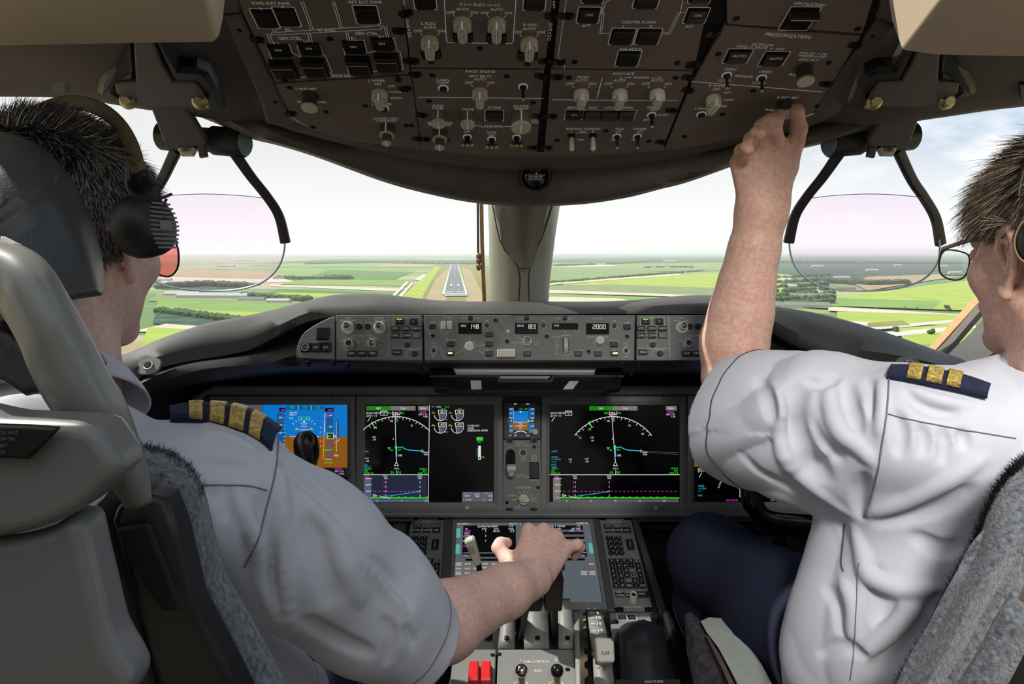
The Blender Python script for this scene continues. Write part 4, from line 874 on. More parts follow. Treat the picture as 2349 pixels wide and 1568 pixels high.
def efis(label, x0, poly, mir):
    P = glp(label, poly)
    def X(x): return x if not mir else x + mir
    if not mir:
        A = 0; bx = [910, 934.5, 955, 899, 964]; vx = 892; sw = 0
    # module of display select keys
    ox = 0 if not mir else 1464 - 894
    P.ln([(902 + ox if not mir else 1469, 727), (962 + ox if not mir else 1523, 727), (962 + ox if not mir else 1524, 749), (902 + ox if not mir else 1469, 749)], 1, closed=True)
    cx = 934 if not mir else 1497
    P.txt('MFD', cx - 2, 730, 3.5, 10); P.ln([(cx - 2.5, 733), (cx - 2.5, 745)], .8)
    key(P, cx - 17, 737.5, 18, 14, 'L', lit=LMATS[4], th=4); key(P, cx + 15, 737.5, 18, 14, 'R', th=4)
    for i, t in enumerate(('SYS', 'CDU', 'INFO', 'CHKL', 'COMM', 'ND')):
        key(P, cx - 27 + 24.5 * (i % 3), 754 + 16 * (i // 3), 19, 12, t, th=5, tw=None, border=(t == 'ND'))
    P.txt('MCAS', cx, 782, 3.6, 12); knob(P, cx, 791, 6, .006, None, m=M_CAP, dark=False); P.txt('+', cx - 12, 792, 5); P.txt('+', cx + 11, 792, 5)
    P.ln([(cx - 34, 798), (cx + 34, 799)], .9); key(P, cx - 23, 808, 20, 12, 'ENG', th=4.5); P.ln([(cx - 1, 801), (cx - 1, 818)], .9); P.txt('CANC/RCL', cx + 15, 802, 3.8, 24); knob(P, cx + 17, 811, 6.5, .006, None, m=M_CAP, dark=False)
    P.ln([(892 if not mir else 1533.5, 727), (892 if not mir else 1537, 817)], 1)
    k0 = 0 if not mir else 1
    if not mir: mx, bx, px, rx, mt, tt = 796, 870, 803, 855, (824, 844), (807, 831, 855)
    else: mx, bx, px, rx, mt, tt = 1560, 1632, 1575, 1625, (1581, 1601), (1574, 1597, 1620)
    P.txt('MINS', mx + 2, 729, 3.8, 11); P.txt('RADIO', mx - 8, 735, 3.5, 15); P.txt('BARO', mx + 16, 735, 3.5, 13); knob(P, mx + 3, 752, 14, .008, 'RST', r2=9, h2=.013, th=.6, flute=.03)
    P.txt('BARO SET', bx, 729, 3.8, 22); P.txt('IN', bx - 7, 735, 3.5); P.txt('HPA', bx + 10, 735, 3.5, 9); knob(P, bx + 2, 752, 14, .008, 'STD', r2=9, h2=.013, th=.6, flute=.03)
    P.txt('FPV', mt[0] + 1, 741, 3.6, 9); knob(P, mt[0], 749, 6.5, .006, None, m=M_CAP, dark=False); P.txt('MTRS', mt[1] + 1, 741, 3.6, 13); knob(P, mt[1], 749, 6.5, .006, None, m=M_CAP, dark=False)
    P.txt('ND', (px + rx) / 2 + 2, 770, 3.8, 8); P.ln([(px + 3, 773), (px + 3, 770), (px + 22, 770)], .8); P.ln([(rx - 16, 770), (rx + 2, 770), (rx + 2, 773)], .8)
    P.txt('PLAN', px + 3, 776, 3.8, 14); P.txt('MAP', px - 13, 781.5, 3.5, 10); P.txt('VSD', px + 19, 781.5, 3.5, 12); knob(P, px, 790, 9, .016, None); P.txt('RANGE', rx + 2, 776, 3.8, 17)
    if not mir:
        knob(P, rx, 790, 9, .016, 'CTR', th=.6); P.txt('-', rx - 17, 792, 6); P.txt('+', rx + 17, 792, 7); P.L.poly(P.P([(819, 786), (825, 786), (822, 791)]), .0007)
    for x, t in zip(tt, ('WXR', 'TFC', 'TERR')): key(P, x, 811, 21, 13, t, th=5, tw=14)
    P.fin(LMATS)
efis('grey display control panel with white knobs at the left of the autopilot panel', 770, [(771, 722), (968, 722), (969, 826), (771, 824)], 0)
efis('display control panel at the right of the autopilot panel, partly behind the raised forearm', 1460, [(1461, 722), (1690, 722), (1690, 826), (1460, 826)], 664)
P = glp('curved grey end panel with blank caption square and ACPT, CANC, RJCT keys', [tuple(p) for p in spl([(679, 820), (680, 803), (684, 786), (696, 764), (718, 748), (737, 737), (754, 729), (768, 725)], 12)] + [(768, 824)])
key(P, 741, 765, 29, 30, None, 'caption_light', M_BLK, .005)
for x, t in ((702, 'ACPT'), (725.5, 'CANC'), (749, 'RJCT')): key(P, x, 797, 22, 22, t, cap=M_SW, th=5, tw=11)
x, y = P.pix(701, 797); P.L.ring(x, y, 7 * kk, 8.2 * kk, .004, .0046)
P.fin(LMATS)
# small latches hanging below the panels
for x, y, l in [(707, 834, 'below the three captioned keys'), (764, 834, 'at the joint beside the captioned keys'), (797, 838, 'below the left WXR key'), (962, 840, 'below the left CANC/RCL button'), (967, 852, 'at the upper left corner of the chart tray'), (1005, 836, 'below the left F/D toggle'), (1428, 838, 'below the lit APP key'), (1447, 855, 'at the upper right corner of the chart tray'), (1464, 840, 'below the right ENG key'), (1594, 855, 'beside the raised elbow')]:
    b = MB(); c = W(x, y, 1.31); b.box(-.004, -.005, .004, .006, -.004, .004, 0, .001, M=Matrix.Translation(c) @ Matrix.Rotation(R(90), 4, 'X')); b.tube([c + Vector((.002, -.006, -.004)), c + Vector((.002, -.006, .005))], .0012, 6)
    build(b, 'mounting_latch', M_SCR, label='small metal latch ' + l, cat='latch', group='latches below the glareshield units')

# --- tray under the autopilot panel with a roll of paper
tray = empty('chart_tray', W(1215, 850, 1.38), 'black pull-out chart tray under the autopilot panel with two pale pads', 'tray')
TR = Panel(None, 1215, 832, 1.40, (892, 1.36), '', '')
b = MB(TR.M).prism(TR.P([(984, 832), (1430, 832), (1425, 886), (1400, 890), (1380, 897), (1030, 897), (1028, 891), (996, 888)]), -.02, 0, 0, .002); build(b, 'tray_body', M_BLK, tray)
b = MB(TR.M).prism(TR.P([(986, 862), (1146, 862), (1148, 873), (1262, 873), (1268, 862), (1432, 862), (1432, 865), (1272, 865), (1266, 877), (1143, 877), (1140, 865), (986, 865)]), 0, .004, 0, .001); build(b, 'lip', M_GPD, tray)
for q in ([(1079, 873), (1104, 873), (1105, 893), (1081, 893)], [(1306, 874), (1328, 874), (1314, 893), (1291, 893)]):
    b = MB(TR.M).prism(TR.P(q), 0, .002, 0, .0006); build(b, 'pad', mat('pad_grey', (205, 205, 200), .6, bump=.5, bscale=900), tray)
b = MB(TR.M).prism(TR.P([(1146, 866), (1262, 866), (1256, 872), (1148, 872)]), .004, .008, 0, .001); build(b, 'handle_plate', mat('handle_pale', (170, 170, 160), .5), tray)
pp = empty('paper_stack', W(1200, 855, 1.36), 'folded stack of white paper sticking out of the chart tray', 'paper')
for k in range(3):
    b = MB(TR.M).prism(TR.P([(1040 + k * 2, 849 + k * 4), (1362, 849 + k * 4), (1366 - k * 2, 852 + k * 4), (1362, 853 + k * 4.3), (1044 + k * 2, 853 + k * 4.3)]), .004, .012 + .002 * k, 0, .0008); build(b, 'sheet', mat('paper_white', (226, 226, 240), .7, noise=.02), pp)

# --- main panel: frame, four big displays, standby display, gear panel
IP = (1200, 928, 1.56, (1152, 1.53))
fr = Panel('instrument_rack', *IP, 'dark grey frame carrying the row of large displays', 'rack')
local(MB().prism(fr.P([(440, 930), (492, 892), (1940, 892), (2040, 930), (2040, 1180), (440, 1180)]), -.08, -.012, 0, .003), 'frame_plate', M_GPD, fr.e)
local(MB().prism(fr.P([(440, 930), (470, 905), (1950, 905), (2040, 930), (2040, 912), (1945, 884), (490, 884), (440, 912)]), -.05, .0, 0, .004), 'top_rail', M_GP, fr.e)
local(MB().prism(fr.P([(440, 1170), (2040, 1170), (2040, 1186), (440, 1186)]), -.05, .012, 0, .006), 'bottom_rail', M_GP, fr.e)
def display(label, bz, scn, knobx=None):
    P = Panel('display_unit', *IP, label, 'display', 'large displays in a row')
    x0, y0, x1, y1 = bz; a0, b0, a1, b1 = scn
    o_ = P.P([(x0, y0), (x1, y0), (x1 + 2, y1), (x0 - 2, y1)]); i_ = P.P([(a0, b0), (a1, b0), (a1, b1), (a0, b1)])
    m_ = [tuple(Vector(o_[k]) * .45 + Vector(i_[k]) * .55) for k in range(4)]
    b = MB(); v = [(x, y, -.012) for x, y in o_] + [(x, y, .0) for x, y in o_] + [(x, y, .001) for x, y in m_] + [(x, y, .0) for x, y in m_] + [(x, y, -.004) for x, y in i_]
    f = [[k * 4 + i, k * 4 + (i + 1) % 4, k * 4 + 4 + (i + 1) % 4, k * 4 + 4 + i] for k in range(4) for i in range(4)]
    b.add(v, f)
    for fx in (.18, .84):
        for yy, s in ((y0, 1), (y1, -1)): X = x0 + (x1 - x0) * fx; b.poly(P.P([(X, yy), (X + 1.3, yy), (X + 1.3, yy + 9 * s), (X, yy + 9 * s)]), .0012, 1)
    local(b, 'bezel', [M_GP, M_BLKM], P.e)
    local(MB().poly([p for p in i_][::-1], -.0035), 'screen', M_SCREEN, P.e)
    if knobx: k = P.sc(x0, y0)[0]; x, y = P.pix(*knobx); local(MB().lathe([(4.5 * k, 0), (4.5 * k, .004), (3.5 * k, .005)], 16), 'brightness_knob', M_KW, P.e, Matrix.Translation((x, y, 0)))
    return P
Z1, Z2, Z3, Z4 = -.0030, -.0026, -.0022, -.0018
def arc(P, cx, cy, r_, a0, a1, w, mi, n=24, z=Z3, ry=None): P.ln([(cx + r_ * math.sin(R(a0 + (a1 - a0) * i / n)), cy - (ry or r_) * math.cos(R(a0 + (a1 - a0) * i / n))) for i in range(n + 1)], w, mi, z)
def T_(P, s, x, y, h, w=None, mi=0, al='c'): P.txt(s, x, y, h, w, mi, Z4, al)
def navmap(P, ox, full):
    # ox: x of the heading line at the top; full = the wide map
    T_(P, 'GS144 TAS153', 856 if not full else 1279, 947, 4.5, 33); T_(P, '210\u00b0/ 11', 852 if not full else 1275, 953, 4.5, 24); x = 843 if not full else 1266
    P.ln([(x + 6, 957), (x, 966)], 1.2, W_, Z3); bx = 873 if not full else 1297
    P.ln([(bx, 942), (bx + 15, 942), (bx + 15, 952), (bx, 952)], .9, W_, Z3, True); T_(P, 'RANGE', bx + 7.5, 945, 3, 12); T_(P, '10', bx + 7.5, 949.5, 3.5)
    T_(P, 'HDG', ox - 13, 947, 4.5, 9, GR); T_(P, 'MAG', ox + 16, 947, 4.5, 9, GR); T_(P, '186', ox + 2, 947, 6, 13); P.ln([(ox - 6, 943), (ox - 6, 951), (ox + 11, 951), (ox + 11, 943)], 1, W_, Z3)
    mx = (963, 975) if not full else (1532, 1545)
    P.rc(mx[0] - 4, 930.5, mx[1] + 8, 941, BTN, Z2); T_(P, 'MENU', mx[0] + 8 - 1, 936, 4.5, 13)
    T_(P, '18000', mx[0] + 7, 945, 4.5, 15, MG); T_(P, '1011.7z', mx[0] + 7, 950, 4, 20); T_(P, '1.4m' if not full else '1.3m', mx[0] + 13, 955, 4, 9)
    T_(P, '18', ox - 8, 965, 5); P.rc(ox - 5, 951, ox + 2, 956, MG, Z3); P.rc(ox + 2, 957, ox + 7, 967, GD, Z3)
    cx, rr = ox + (2 if not full else 3), 112 if full else 108
    # compass arc
    cy = 955 + (rr if full else 118)
    if full: a_ = 52; ry = 112
    else: a_ = 44; ry = 118; rr = 112
    arc(P, cx, cy, rr, -a_ * (1 if full else .96), a_, 1.4, W_, 40, Z3, ry)
    for k in range(-5, 6) if full else range(-4, 5):
        for h, q in ((.5, 3), (0, 6)):
            a = (k + h) * a_ / 5.2
            if abs(a) > a_: continue
            s, c = math.sin(R(a)), math.cos(R(a)); P.ln([(cx + rr * s, cy - ry * c), (cx + (rr - q) * s, cy - (ry - q) * c)], 1, W_, Z3)
    for t, a in ((('15', -28), ('21', 21.5)) if not full else (('15', -33), ('21', 22), ('12', -50), ('24', 43))):
        s, c = math.sin(R(a)), math.cos(R(a)); T_(P, t, cx + (rr - 13) * s, cy - (ry - 13) * c, 4.5)
    s, c = math.sin(R(-29)), math.cos(R(-29)); P.ln([(cx + (rr + 3) * s, cy - (ry + 3) * c), (cx + (rr - 12) * s, cy - (ry - 12) * c)], 1.8, GR, Z3); P.ln([(cx + (rr - 12) * s - 3, cy - (ry - 12) * c + 1.5), (cx + (rr - 12) * s + 3, cy - (ry - 12) * c - 1.5)], 1.4, GR, Z3)
    ax = ox + (3 if not full else 8)
    P.ln([(ox, 957), (ax, 1058)], 1.2, W_, Z3); P.ln([(ax - .5, 1022), (ax, 1046)], 3, CY_, Z2)
    P.ln([(ax, 1058), (ax - 4.5, 1068), (ax + 4.5, 1068)], 1.1, W_, Z3, True); T_(P, '5', ax - 7, 1006, 4); T_(P, '0.01 L', ax + 1, 1074, 4, 12); P.ln([(ax + 1, 1078), (ax + 1, 1087)], 1, W_, Z3)
    T_(P, '\u25bd', ax - 17, 1028, 5, None, GR); P.ln([(ax - 20, 1026), (ax - 13, 1026), (ax - 17, 1031)], 1, GR, Z3, True); T_(P, 'SPL', ax - 10, 1032, 3.6, 7, GR); T_(P, 'EHAM', ax, 1026, 4, 9, GR); T_(P, 'SPY', ax + 8, 1031, 4, 8, GR); T_(P, '18R', ax + 9, 1044, 4.5, 9, W_)
    pe = ox + 62 if not full else ax + 59
    P.ln([tuple(p) for p in spl([(ax + 4, 1026), (ax + 12, 1025), (ax + 22, 1030), (ax + 32, 1032), (pe, 1034)], 14)], 2, CY_, Z2); P.ln([(pe - 4, 1034), (pe + 4, 1034)], 1, W_, Z3); P.ln([(pe, 1030), (pe, 1038)], 1, W_, Z3); T_(P, 'EH609', pe + 9, 1037, 3.5, 11); T_(P, '3000', pe + 9, 1042, 3.5, 10)
    if full:
        for dy in (0, 4): P.ln([(pe + 5, 1034 + dy * .6), (1556, 1038 + dy)], .8, GY, Z3)
        T_(P, '+20', 1358, 1003, 4, 8); T_(P, '07', 1360, 1010, 4, 6); T_(P, '+10', 1308, 1053, 4, 8); T_(P, '0', 1309, 1059, 4); T_(P, '+18', 1345, 1052, 4, 9); T_(P, '04', 1347, 1058, 4, 7)
        for t, y in (('ARPT', 1035), ('GNSS', 1048), ('= 0.25A', 1053), ('+1', 1059), ('FMC', 1065), ('VOR', 1070)): T_(P, t, 1265, y, 3.6, 4 + 2.6 * len(t), CY_, 'l')
        for t, y in (('VOR L', 1074), ('SPL', 1079.5), ('DME 3.3', 1085)): T_(P, t, 1265, y, 4.2, None, GR, 'l')
        for t, y in (('VOR R', 1074), ('SPY', 1079.5), ('DME 2.8', 1085)): T_(P, t, 1556, y, 4.2, None, GR, 'r')
        xl, xr = 1262, 1559
    else:
        T_(P, '+20', 857, 1002, 4, 8); T_(P, '07', 859, 1008, 4, 7); T_(P, '+10', 841, 1051, 4, 8); T_(P, '04', 843, 1057, 4, 6); T_(P, 'ARPT', 841, 1035, 3.6, 9, CY_); T_(P, 'VOR', 839, 1066, 3.6, 7, CY_); T_(P, 'FMC 51', 843, 1070, 3.6, 14, CY_)
        for t, y in (('VOR L', 1075), ('SPL', 1080), ('DME 3.3', 1085)): T_(P, t, 836, y, 4.2, None, GR, 'l')
        for t, y in (('VOR R', 1075), ('SPY', 1080), ('DME 2.8', 1085)): T_(P, t, 979, y, 4.2, None, GR, 'r')
        xl, xr = 834, 982
    for dx in (-9, 7): T_(P, 'ILS', ax + dx, 1082, 3.6, 7, GR); T_(P, '3.3', ax + dx, 1086.5, 3.6, 7, GR)
    P.ln([(xl, 1088.5), (xr, 1088.5)], 1.2, W_, Z3)
    # vertical situation strip
    sx = xl if not full else 1269
    P.rc(sx, 1096 if full else 1095, sx + 17, 1150, LAV if not full else BTN, Z1); P.rc(sx, 1145, xr - 1, 1151, LAV if not full else GY, Z1)
    if not full: P.rc(sx + 17, 1091, xr - 3, 1145, NV, Z1)
    T_(P, '2000', sx + 8, 1092.5, 4, 11, MG)
    for y, t in ((1097, '6000'), (1111.5, '4000'), (1126, '2000'), (1141, '0')): T_(P, t, sx + 9, y, 3.8, None if len(t) < 2 else 9); P.ln([(sx + 15, y), (sx + 19, y)], .9, W_, Z3)
    for k in range(11 if not full else 27): P.ln([(sx + 24 + k * 9.8, 1126.5), (sx + 28 + k * 9.8, 1126.5)], 1.1, MG, Z3)
    P.ln([(sx + 20, 1141.5), (xr - 1, 1142)], 2.6, GR, Z3)
    for k in range(6 if not full else 13): P.ln([(sx + 62 + k * 16, 1139), (sx + 66 + k * 16, 1139)], 1, GR, Z3)
    P.ln([(sx + 36, 1137), (sx + 60, 1143)], 1.2, W_, Z4); P.ln([(sx + 22, 1133), (sx + 30, 1137), (sx + 22, 1138)], 1.2, W_, Z4, True)
    ex = sx + 129 if not full else sx + 129
    P.ln([(sx + 52, 1138), (ex, 1127)], 1.3, CY_, Z3); T_(P, 'RWY', sx + 50, 1092, 3.5, 9); T_(P, '3000', sx + 51, 1096.5, 3.5, 8); T_(P, 'EH609', ex, 1092, 3.5, 10); T_(P, '3000', ex, 1096.5, 3.5, 8)
    for y in (1104, 1114, 1124, 1134): P.ln([(sx + 47, y), (sx + 47, y + 4)], 1, MG, Z3); P.ln([(sx + 51, y), (sx + 51, y + 4)], 1, W_, Z3); P.ln([(ex, y), (ex, y + 4)], 1, W_, Z3)
    for k, t in enumerate(('0', '5', '10') if not full else ('0', '5', '10', '15', '20')): T_(P, t, sx + 31 + k * 56, 1148, 4)

# left navigation display with engine data
P = display('large display left of centre with map arc and engine gauges', (818, 909, 1152, 1174), (837, 928, 1133, 1152), (1072, 1163.5))
P.rc(840, 930.5, 896, 941, GD, Z2); P.rc(896, 930.5, 953, 941, BTN, Z2); T_(P, 'MAP', 868, 936, 4.5, 10); T_(P, 'PLAN', 925, 936, 4.5, 12)
navmap(P, 906, False); P.ln([(985, 929), (982, 1152)], 1.2, W_, Z3)
T_(P, 'TAT', 993, 932.5, 4.2, 7, CY_); T_(P, '+22c', 1006, 932.5, 4.2, 12); T_(P, 'D/T', 1026, 932.5, 4.2, 10, GR)
for gx in (1008, 1047):
    for gy, v, c in ((951, '38.4' if gx < 1020 else '38.1', RD), (980, '493' if gx < 1020 else '497', AM)):
        arc(P, gx + 2, gy - 1, 14, 90, 262, 1.3, W_, 18); P.ln([(gx + 1, gy + 12), (gx - 3, gy - 10)], 1, W_, Z3)
        P.L.poly(P.P([(gx - 2, gy - 2), (gx + 15, gy - 2), (gx + 8, gy + 10), (gx + 1, gy + 12)]), Z2, GY)
        P.ln([(gx - 2, gy - 11), (gx + 16, gy - 11), (gx + 16, gy - 3), (gx - 2, gy - 3)], 1, W_, Z3, True); T_(P, v, gx + 8, gy - 7, 5, 12)
        P.ln([(gx - 16, gy - 7), (gx - 10, gy - 3)], 1.4, c, Z3); P.ln([(gx - 18, gy - 4), (gx - 12, gy - 4)], 1.2, GR, Z3)
    T_(P, '101.1', gx + 8, 937.5, 4, 8, GR)
T_(P, 'N1', 1024, 962, 3.6, 5, CY_); T_(P, 'EGT', 1024, 991, 3.6, 7, CY_)
for t, y, w in (('\u2022COMM BUSY', 976, 28), ('\u2022COMM', 982, 15), ('SPEEDBRAKE ARMED', 987, 47)): T_(P, t, 1072, y, 4.2, w, W_, 'l')
P.rc(1093, 1002, 1108, 1010, GR, Z2); T_(P, 'DOWN', 1100.5, 1006, 4, 12, GD); T_(P, 'GEAR', 1100, 1013, 3.6, 9, CY_); P.rc(1097, 1022, 1103, 1054, W_, Z2); P.rc(1098.5, 1048, 1101.5, 1052, BK, Z3); P.ln([(1095, 1028), (1094, 1046)], 1, CY_, Z3); T_(P, '30', 1108, 1048, 4, 7, GR)
P.rc(1060, 1128, 1131, 1151, GY, Z1)
for t, x, y, w, c in (('GROSS WT', 1072, 1131, 18, CY_), ('158.5', 1072, 1137, 12, W_), ('SAT', 1065, 1146, 7, CY_), ('+19c', 1075, 1146, 12, W_), ('ALT 0', 1094, 1133, 12, W_), ('1000', 1095, 1138, 9, W_), ('TOTAL FUEL', 1119, 1131, 21, CY_), ('5.6', 1125, 1137, 9, W_), ('TEMP', 1111, 1146, 9, CY_), ('+21c', 1125, 1146, 10, W_)): T_(P, t, x, y, 4, w, c)
P.fin(SCRN, 'screen_graphics')
# right navigation display
P = display('large display right of centre with wide map arc and vertical profile', (1243, 909, 1574, 1174), (1261, 928, 1560, 1151), (1504, 1163.5))
P.rc(1352, 930.5, 1407, 941, GD, Z2); P.rc(1407, 930.5, 1463, 941, BTN, Z2); T_(P, 'MAP', 1379, 936, 4.5, 10); T_(P, 'PLAN', 1435, 936, 4.5, 12)
navmap(P, 1404, True); P.fin(SCRN, 'screen_graphics')
# primary flight displays
def pfd(label, bz, scn, left):
    P = display(label, bz, scn); x0, y0, x1, y1 = scn
    if left:
        P.rc(601, 928, 796, 1001, SKY, Z1); P.rc(601, 1001, 796, 1072, BRN, Z1); P.rc(500, 928, 600, 1072, GY, Z1)
        T_(P, 'FLT #', 508, 934, 5, 12, CY_); T_(P, 'KLM706', 535, 934, 6, 24); sx, ax = 652, 755
        for i, t in enumerate(('SPD', 'LOC', 'G/S')): P.rc(656 + i * 29, 930, 684 + i * 29, 939, SKD, Z2); T_(P, t, 670 + i * 29, 934, 4.5, 10, GR)
        for xx in (684.5, 713.5): P.ln([(xx, 930), (xx, 939)], 1, W_, Z3)
        P.rc(639, 935, 654, 944, BK, Z2); T_(P, '148', 646.5, 940, 5, 11, MG); P.rc(745, 935, 765, 944, BK, Z2); T_(P, '2000', 757, 940, 5, 12, MG)
        P.rc(634, 947, 652, 1052, SKD, Z2); P.rc(748, 947, 764, 1001, SKD, Z2); P.rc(748, 1001, 764, 1052, TAP, Z2); P.rc(768, 963, 777, 1002, SKD, Z2)
        for k, t in enumerate(('200', '180', '160')): T_(P, t, 643, 957 + k * 17.5, 4, 8)
        for k in range(9): P.ln([(650, 949 + k * 8.6), (653, 949 + k * 8.6)], 1, W_ if k > 2 else RD, Z3)
        for k, t in enumerate(('400', '200')): T_(P, t, 758, 952 + k * 26, 4, 8)
        P.ln([(744.5, 947), (741, 1053)], 1.4, AM, Z3); P.ln([(744.5, 947), (744, 990)], 1.4, W_, Z3); P.ln([(744, 948), (754, 954), (744, 954)], 1, MG, Z3)
        T_(P, 'FLT DIR', 698, 957.5, 6, 28, GR)
        for t, y, w in (('ISPY/193\u00b0', 946, 18), ('DME 3.1', 951, 15)): T_(P, t, 664, y, 3.6, w, W_, 'l')
        T_(P, 'ILS', 668, 958.5, 4.2, 8); arc(P, 697, 990, 30, -50, 50, .01, W_, 2)
        for a in (-50, -35, -22, -11, 11, 22, 35, 50): s, c = math.sin(R(a)), math.cos(R(a)); P.ln([(697 + 30 * s, 992 - 30 * c), (697 + 34 * s, 992 - 34 * c)], 1, W_, Z3)
        P.L.poly(P.P([(694, 968), (700, 968), (697, 962)]), Z3, W_)
        for y, w in ((970, 9), (974, 5), (978, 8), (985, 10)): P.ln([(697 - w, y), (697 + w, y)], .9, W_, Z3)
        P.ln([(697, 978), (697, 992)], 1.6, MG, Z3); P.L.poly(P.P([(676, 985), (680, 980), (686, 985)]), Z3, AM); P.L.poly(P.P([(708, 985), (714, 980), (718, 985)]), Z3, AM)
        P.ln([(665, 1001), (730, 1001)], 1.4, W_, Z3); P.ln([(666, 1000), (680, 1000)], 2, MG, Z4); T_(P, '+', 735, 1000.5, 6, None, MG)
        for y in (979, 990, 1011, 1022): T_(P, 'o', 735, y, 4)
        P.rc(750, 993, 764, 1006, BK, Z3); P.ln([(750, 993), (764, 993), (764, 1006), (750, 1006)], 1, W_, Z4, True); P.txt('80', 755, 1000, 6, 9, GR, Z4); P.txt('40', 767, 1000, 6, 7, W_, Z4)
        P.ln([(740, 1032), (762, 1031)], 1.6, GR, Z4); T_(P, '000', 771, 1044, 4.5, 9); T_(P, '1021 HPA', 753, 1060.5, 4.5, 19, GR); P.ln([(745, 1053), (760, 1053)], 1, W_, Z3); P.ln([(769, 1015), (779, 1007)], 1, W_, Z3)
        P.ln([(771, 966), (771, 1035)], .8, W_, Z3); T_(P, '18000', 776, 1075, 4.5, 16, MG); T_(P, '1011.7z', 778, 1080.5, 4.2, 20); T_(P, '1.4m', 783, 1086, 4.2, 12)
        P.rc(700, 1073, 790, 1150, BK, Z1)
    else:
        P.rc(1594, 929, 1795, 1002, SKY, Z1); P.rc(1594, 1002, 1795, 1070, BRN, Z1); P.rc(1631, 936, 1646, 945, BK, Z2); T_(P, '148', 1638.5, 940.5, 5, 11, MG)
        P.rc(1629, 948, 1658, 1002, SKD, Z2); P.rc(1632, 1002, 1660, 1052, TAP, Z2)
        for t, y in (('200', 957.5), ('180', 975), ('140', 1010), ('120', 1027), ('100', 1045)): T_(P, t, 1638, y, 4, 9); P.ln([(1645, y), (1650, y)], 1, W_, Z3)
        for y in (949, 953, 961, 966): P.ln([(1646, y), (1649, y)], 1.6, RD, Z3)
        for y in (1036, 1041, 1049): P.ln([(1650, y), (1654, y)], 1.6, RD, Z3)
        P.rc(1630, 993, 1643, 1007, BK, Z3); P.ln([(1630, 993), (1643, 993), (1643, 1007), (1630, 1007)], 1, W_, Z4, True); P.txt('15', 1635, 1000, 6, 8, W_, Z4); P.txt('1', 1641, 1000, 6, None, W_, Z4)
        P.ln([(1645, 1001), (1660, 1002)], 1.6, MG, Z4); P.ln([(1650, 1007), (1658, 1006)], 2.2, GR, Z4); P.ln([(1651, 1020), (1652, 1034)], 1, YE, Z4); P.ln([(1653, 1048), (1660, 1047)], 2.2, GR, Z4)
        T_(P, 'GS144 TAS153', 1601, 1075, 4.5, 33, W_, 'l'); T_(P, '210\u00b0/ 11', 1601, 1080.5, 4.5, 23, W_, 'l'); P.ln([(1610, 1085), (1605, 1094)], 1.2, W_, Z3)
        for a in range(-78, -20, 5): s, c = math.sin(R(a)), math.cos(R(a)); P.ln([(1697 + 50 * s, 1128 - 50 * c), (1697 + 47 * s, 1128 - 47 * c)], 1.2, W_, Z3)
        for t, y in (('GNSS', 1114), ('= 0.25A', 1120), ('+1', 1126), ('FMC', 1136)): T_(P, t, 1602, y, 4.2, None, CY_, 'l')
        T_(P, 'HDG MAG 183', 1680, 1147, 4.4, 27, MG); T_(P, 'TRK', 1696, 1119, 4.5, 8, GR); P.ln([(1698, 1113), (1698, 1140)], 1, W_, Z3); T_(P, 'VOR', 1772, 1147, 4.4, 8, GR)
    P.fin(SCRN, 'screen_graphics')
pfd('captain\'s blue and brown flight display behind the striped shoulder', (482, 909, 814, 1174), (499, 928, 797, 1152), True)
pfd('blue and brown flight display beside the right pilot\'s sleeve', (1578, 909, 1910, 1174), (1594, 929, 1890, 1151), False)
# camera-like light sensor box on top
b = MB(fr.M).box(*fr.pix(1172, 919), *fr.pix(1220, 880), 0, .02, 0, .002); build(b, 'sensor_box', M_BLK, label='small black box above the standby display', cat='sensor')
# standby display
P = Panel('standby_display', *IP, 'small standby flight display with blue and brown horizon between the big displays', 'display')
local(MB().prism(P.P([(1156, 922), (1228, 922), (1240, 932), (1240, 1006), (1155, 1006)]), -.01, .004, 0, .0015), 'bezel', M_GPD, P.e)
local(MB().poly(P.P([(1166, 993), (1227, 993), (1226, 934), (1167, 934)]), .0045), 'screen', M_SCREEN, P.e)
Z1, Z2, Z3, Z4 = .0048, .0051, .0054, .0057
P.rc(1167, 935, 1226, 993, TEA if False else SKD, Z1); P.rc(1177, 942, 1211, 967, SKY, Z2); P.rc(1177, 968, 1211, 986, BRN, Z2); P.rc(1177, 935, 1212, 942, BK, Z2); P.rc(1177, 986, 1211, 993, NV, Z2)
P.txt('LOC  APP', 1200, 938, 3.5, 20, GR, Z3); P.ln([(1177, 968), (1212, 968)], .8, W_, Z3); P.rc(1166, 961, 1177, 969, BK, Z3); P.txt('14', 1171, 965, 5, 8, W_, Z4); P.rc(1208, 961, 1226, 969, BK, Z3); P.txt('640', 1218, 965, 5, 12, W_, Z4); P.rc(1209, 962, 1213, 968, GR, Z4)
for y, t in ((938, '200'), (948, '180'), (958, '160'), (977, '120'), (987, '100')): P.txt(t, 1172, y, 3.6, 7, W_, Z3); P.txt(t, 1221, y, 3.6, 8, W_, Z3)
for y, w in ((971, 3), (974, 5), (976.5, 13), (979, 5), (982, 3)): P.ln([(1194 - w, y), (1194 + w, y)], .8, W_, Z3)
P.L.poly(P.P([(1191, 943), (1197, 943), (1194, 947)]), Z3, W_); arc(P, 1194, 1008, 20, -42, 42, 1.6, W_, 12, Z3); P.ln([(1178, 968), (1178, 935)], .5, W_, Z3)
for x, y, t in ((1182, 926.5, 'APP'), (1210, 926.5, 'HP/IN'), (1170, 998.5, 'ATT'), (1183, 998.5, 'RST'), (1211, 998.5, 'BARO')): P.rc(x - 7, y - 3, x + 7, y + 3, BK, .0047); P.txt(t, x, y, 3.2, 8, W_, .005)
key(P, 1161, 949, 6, 12, None, z=.004); key(P, 1161, 976, 6, 12, None, z=.004); P.fin(SCRN, 'screen_graphics')
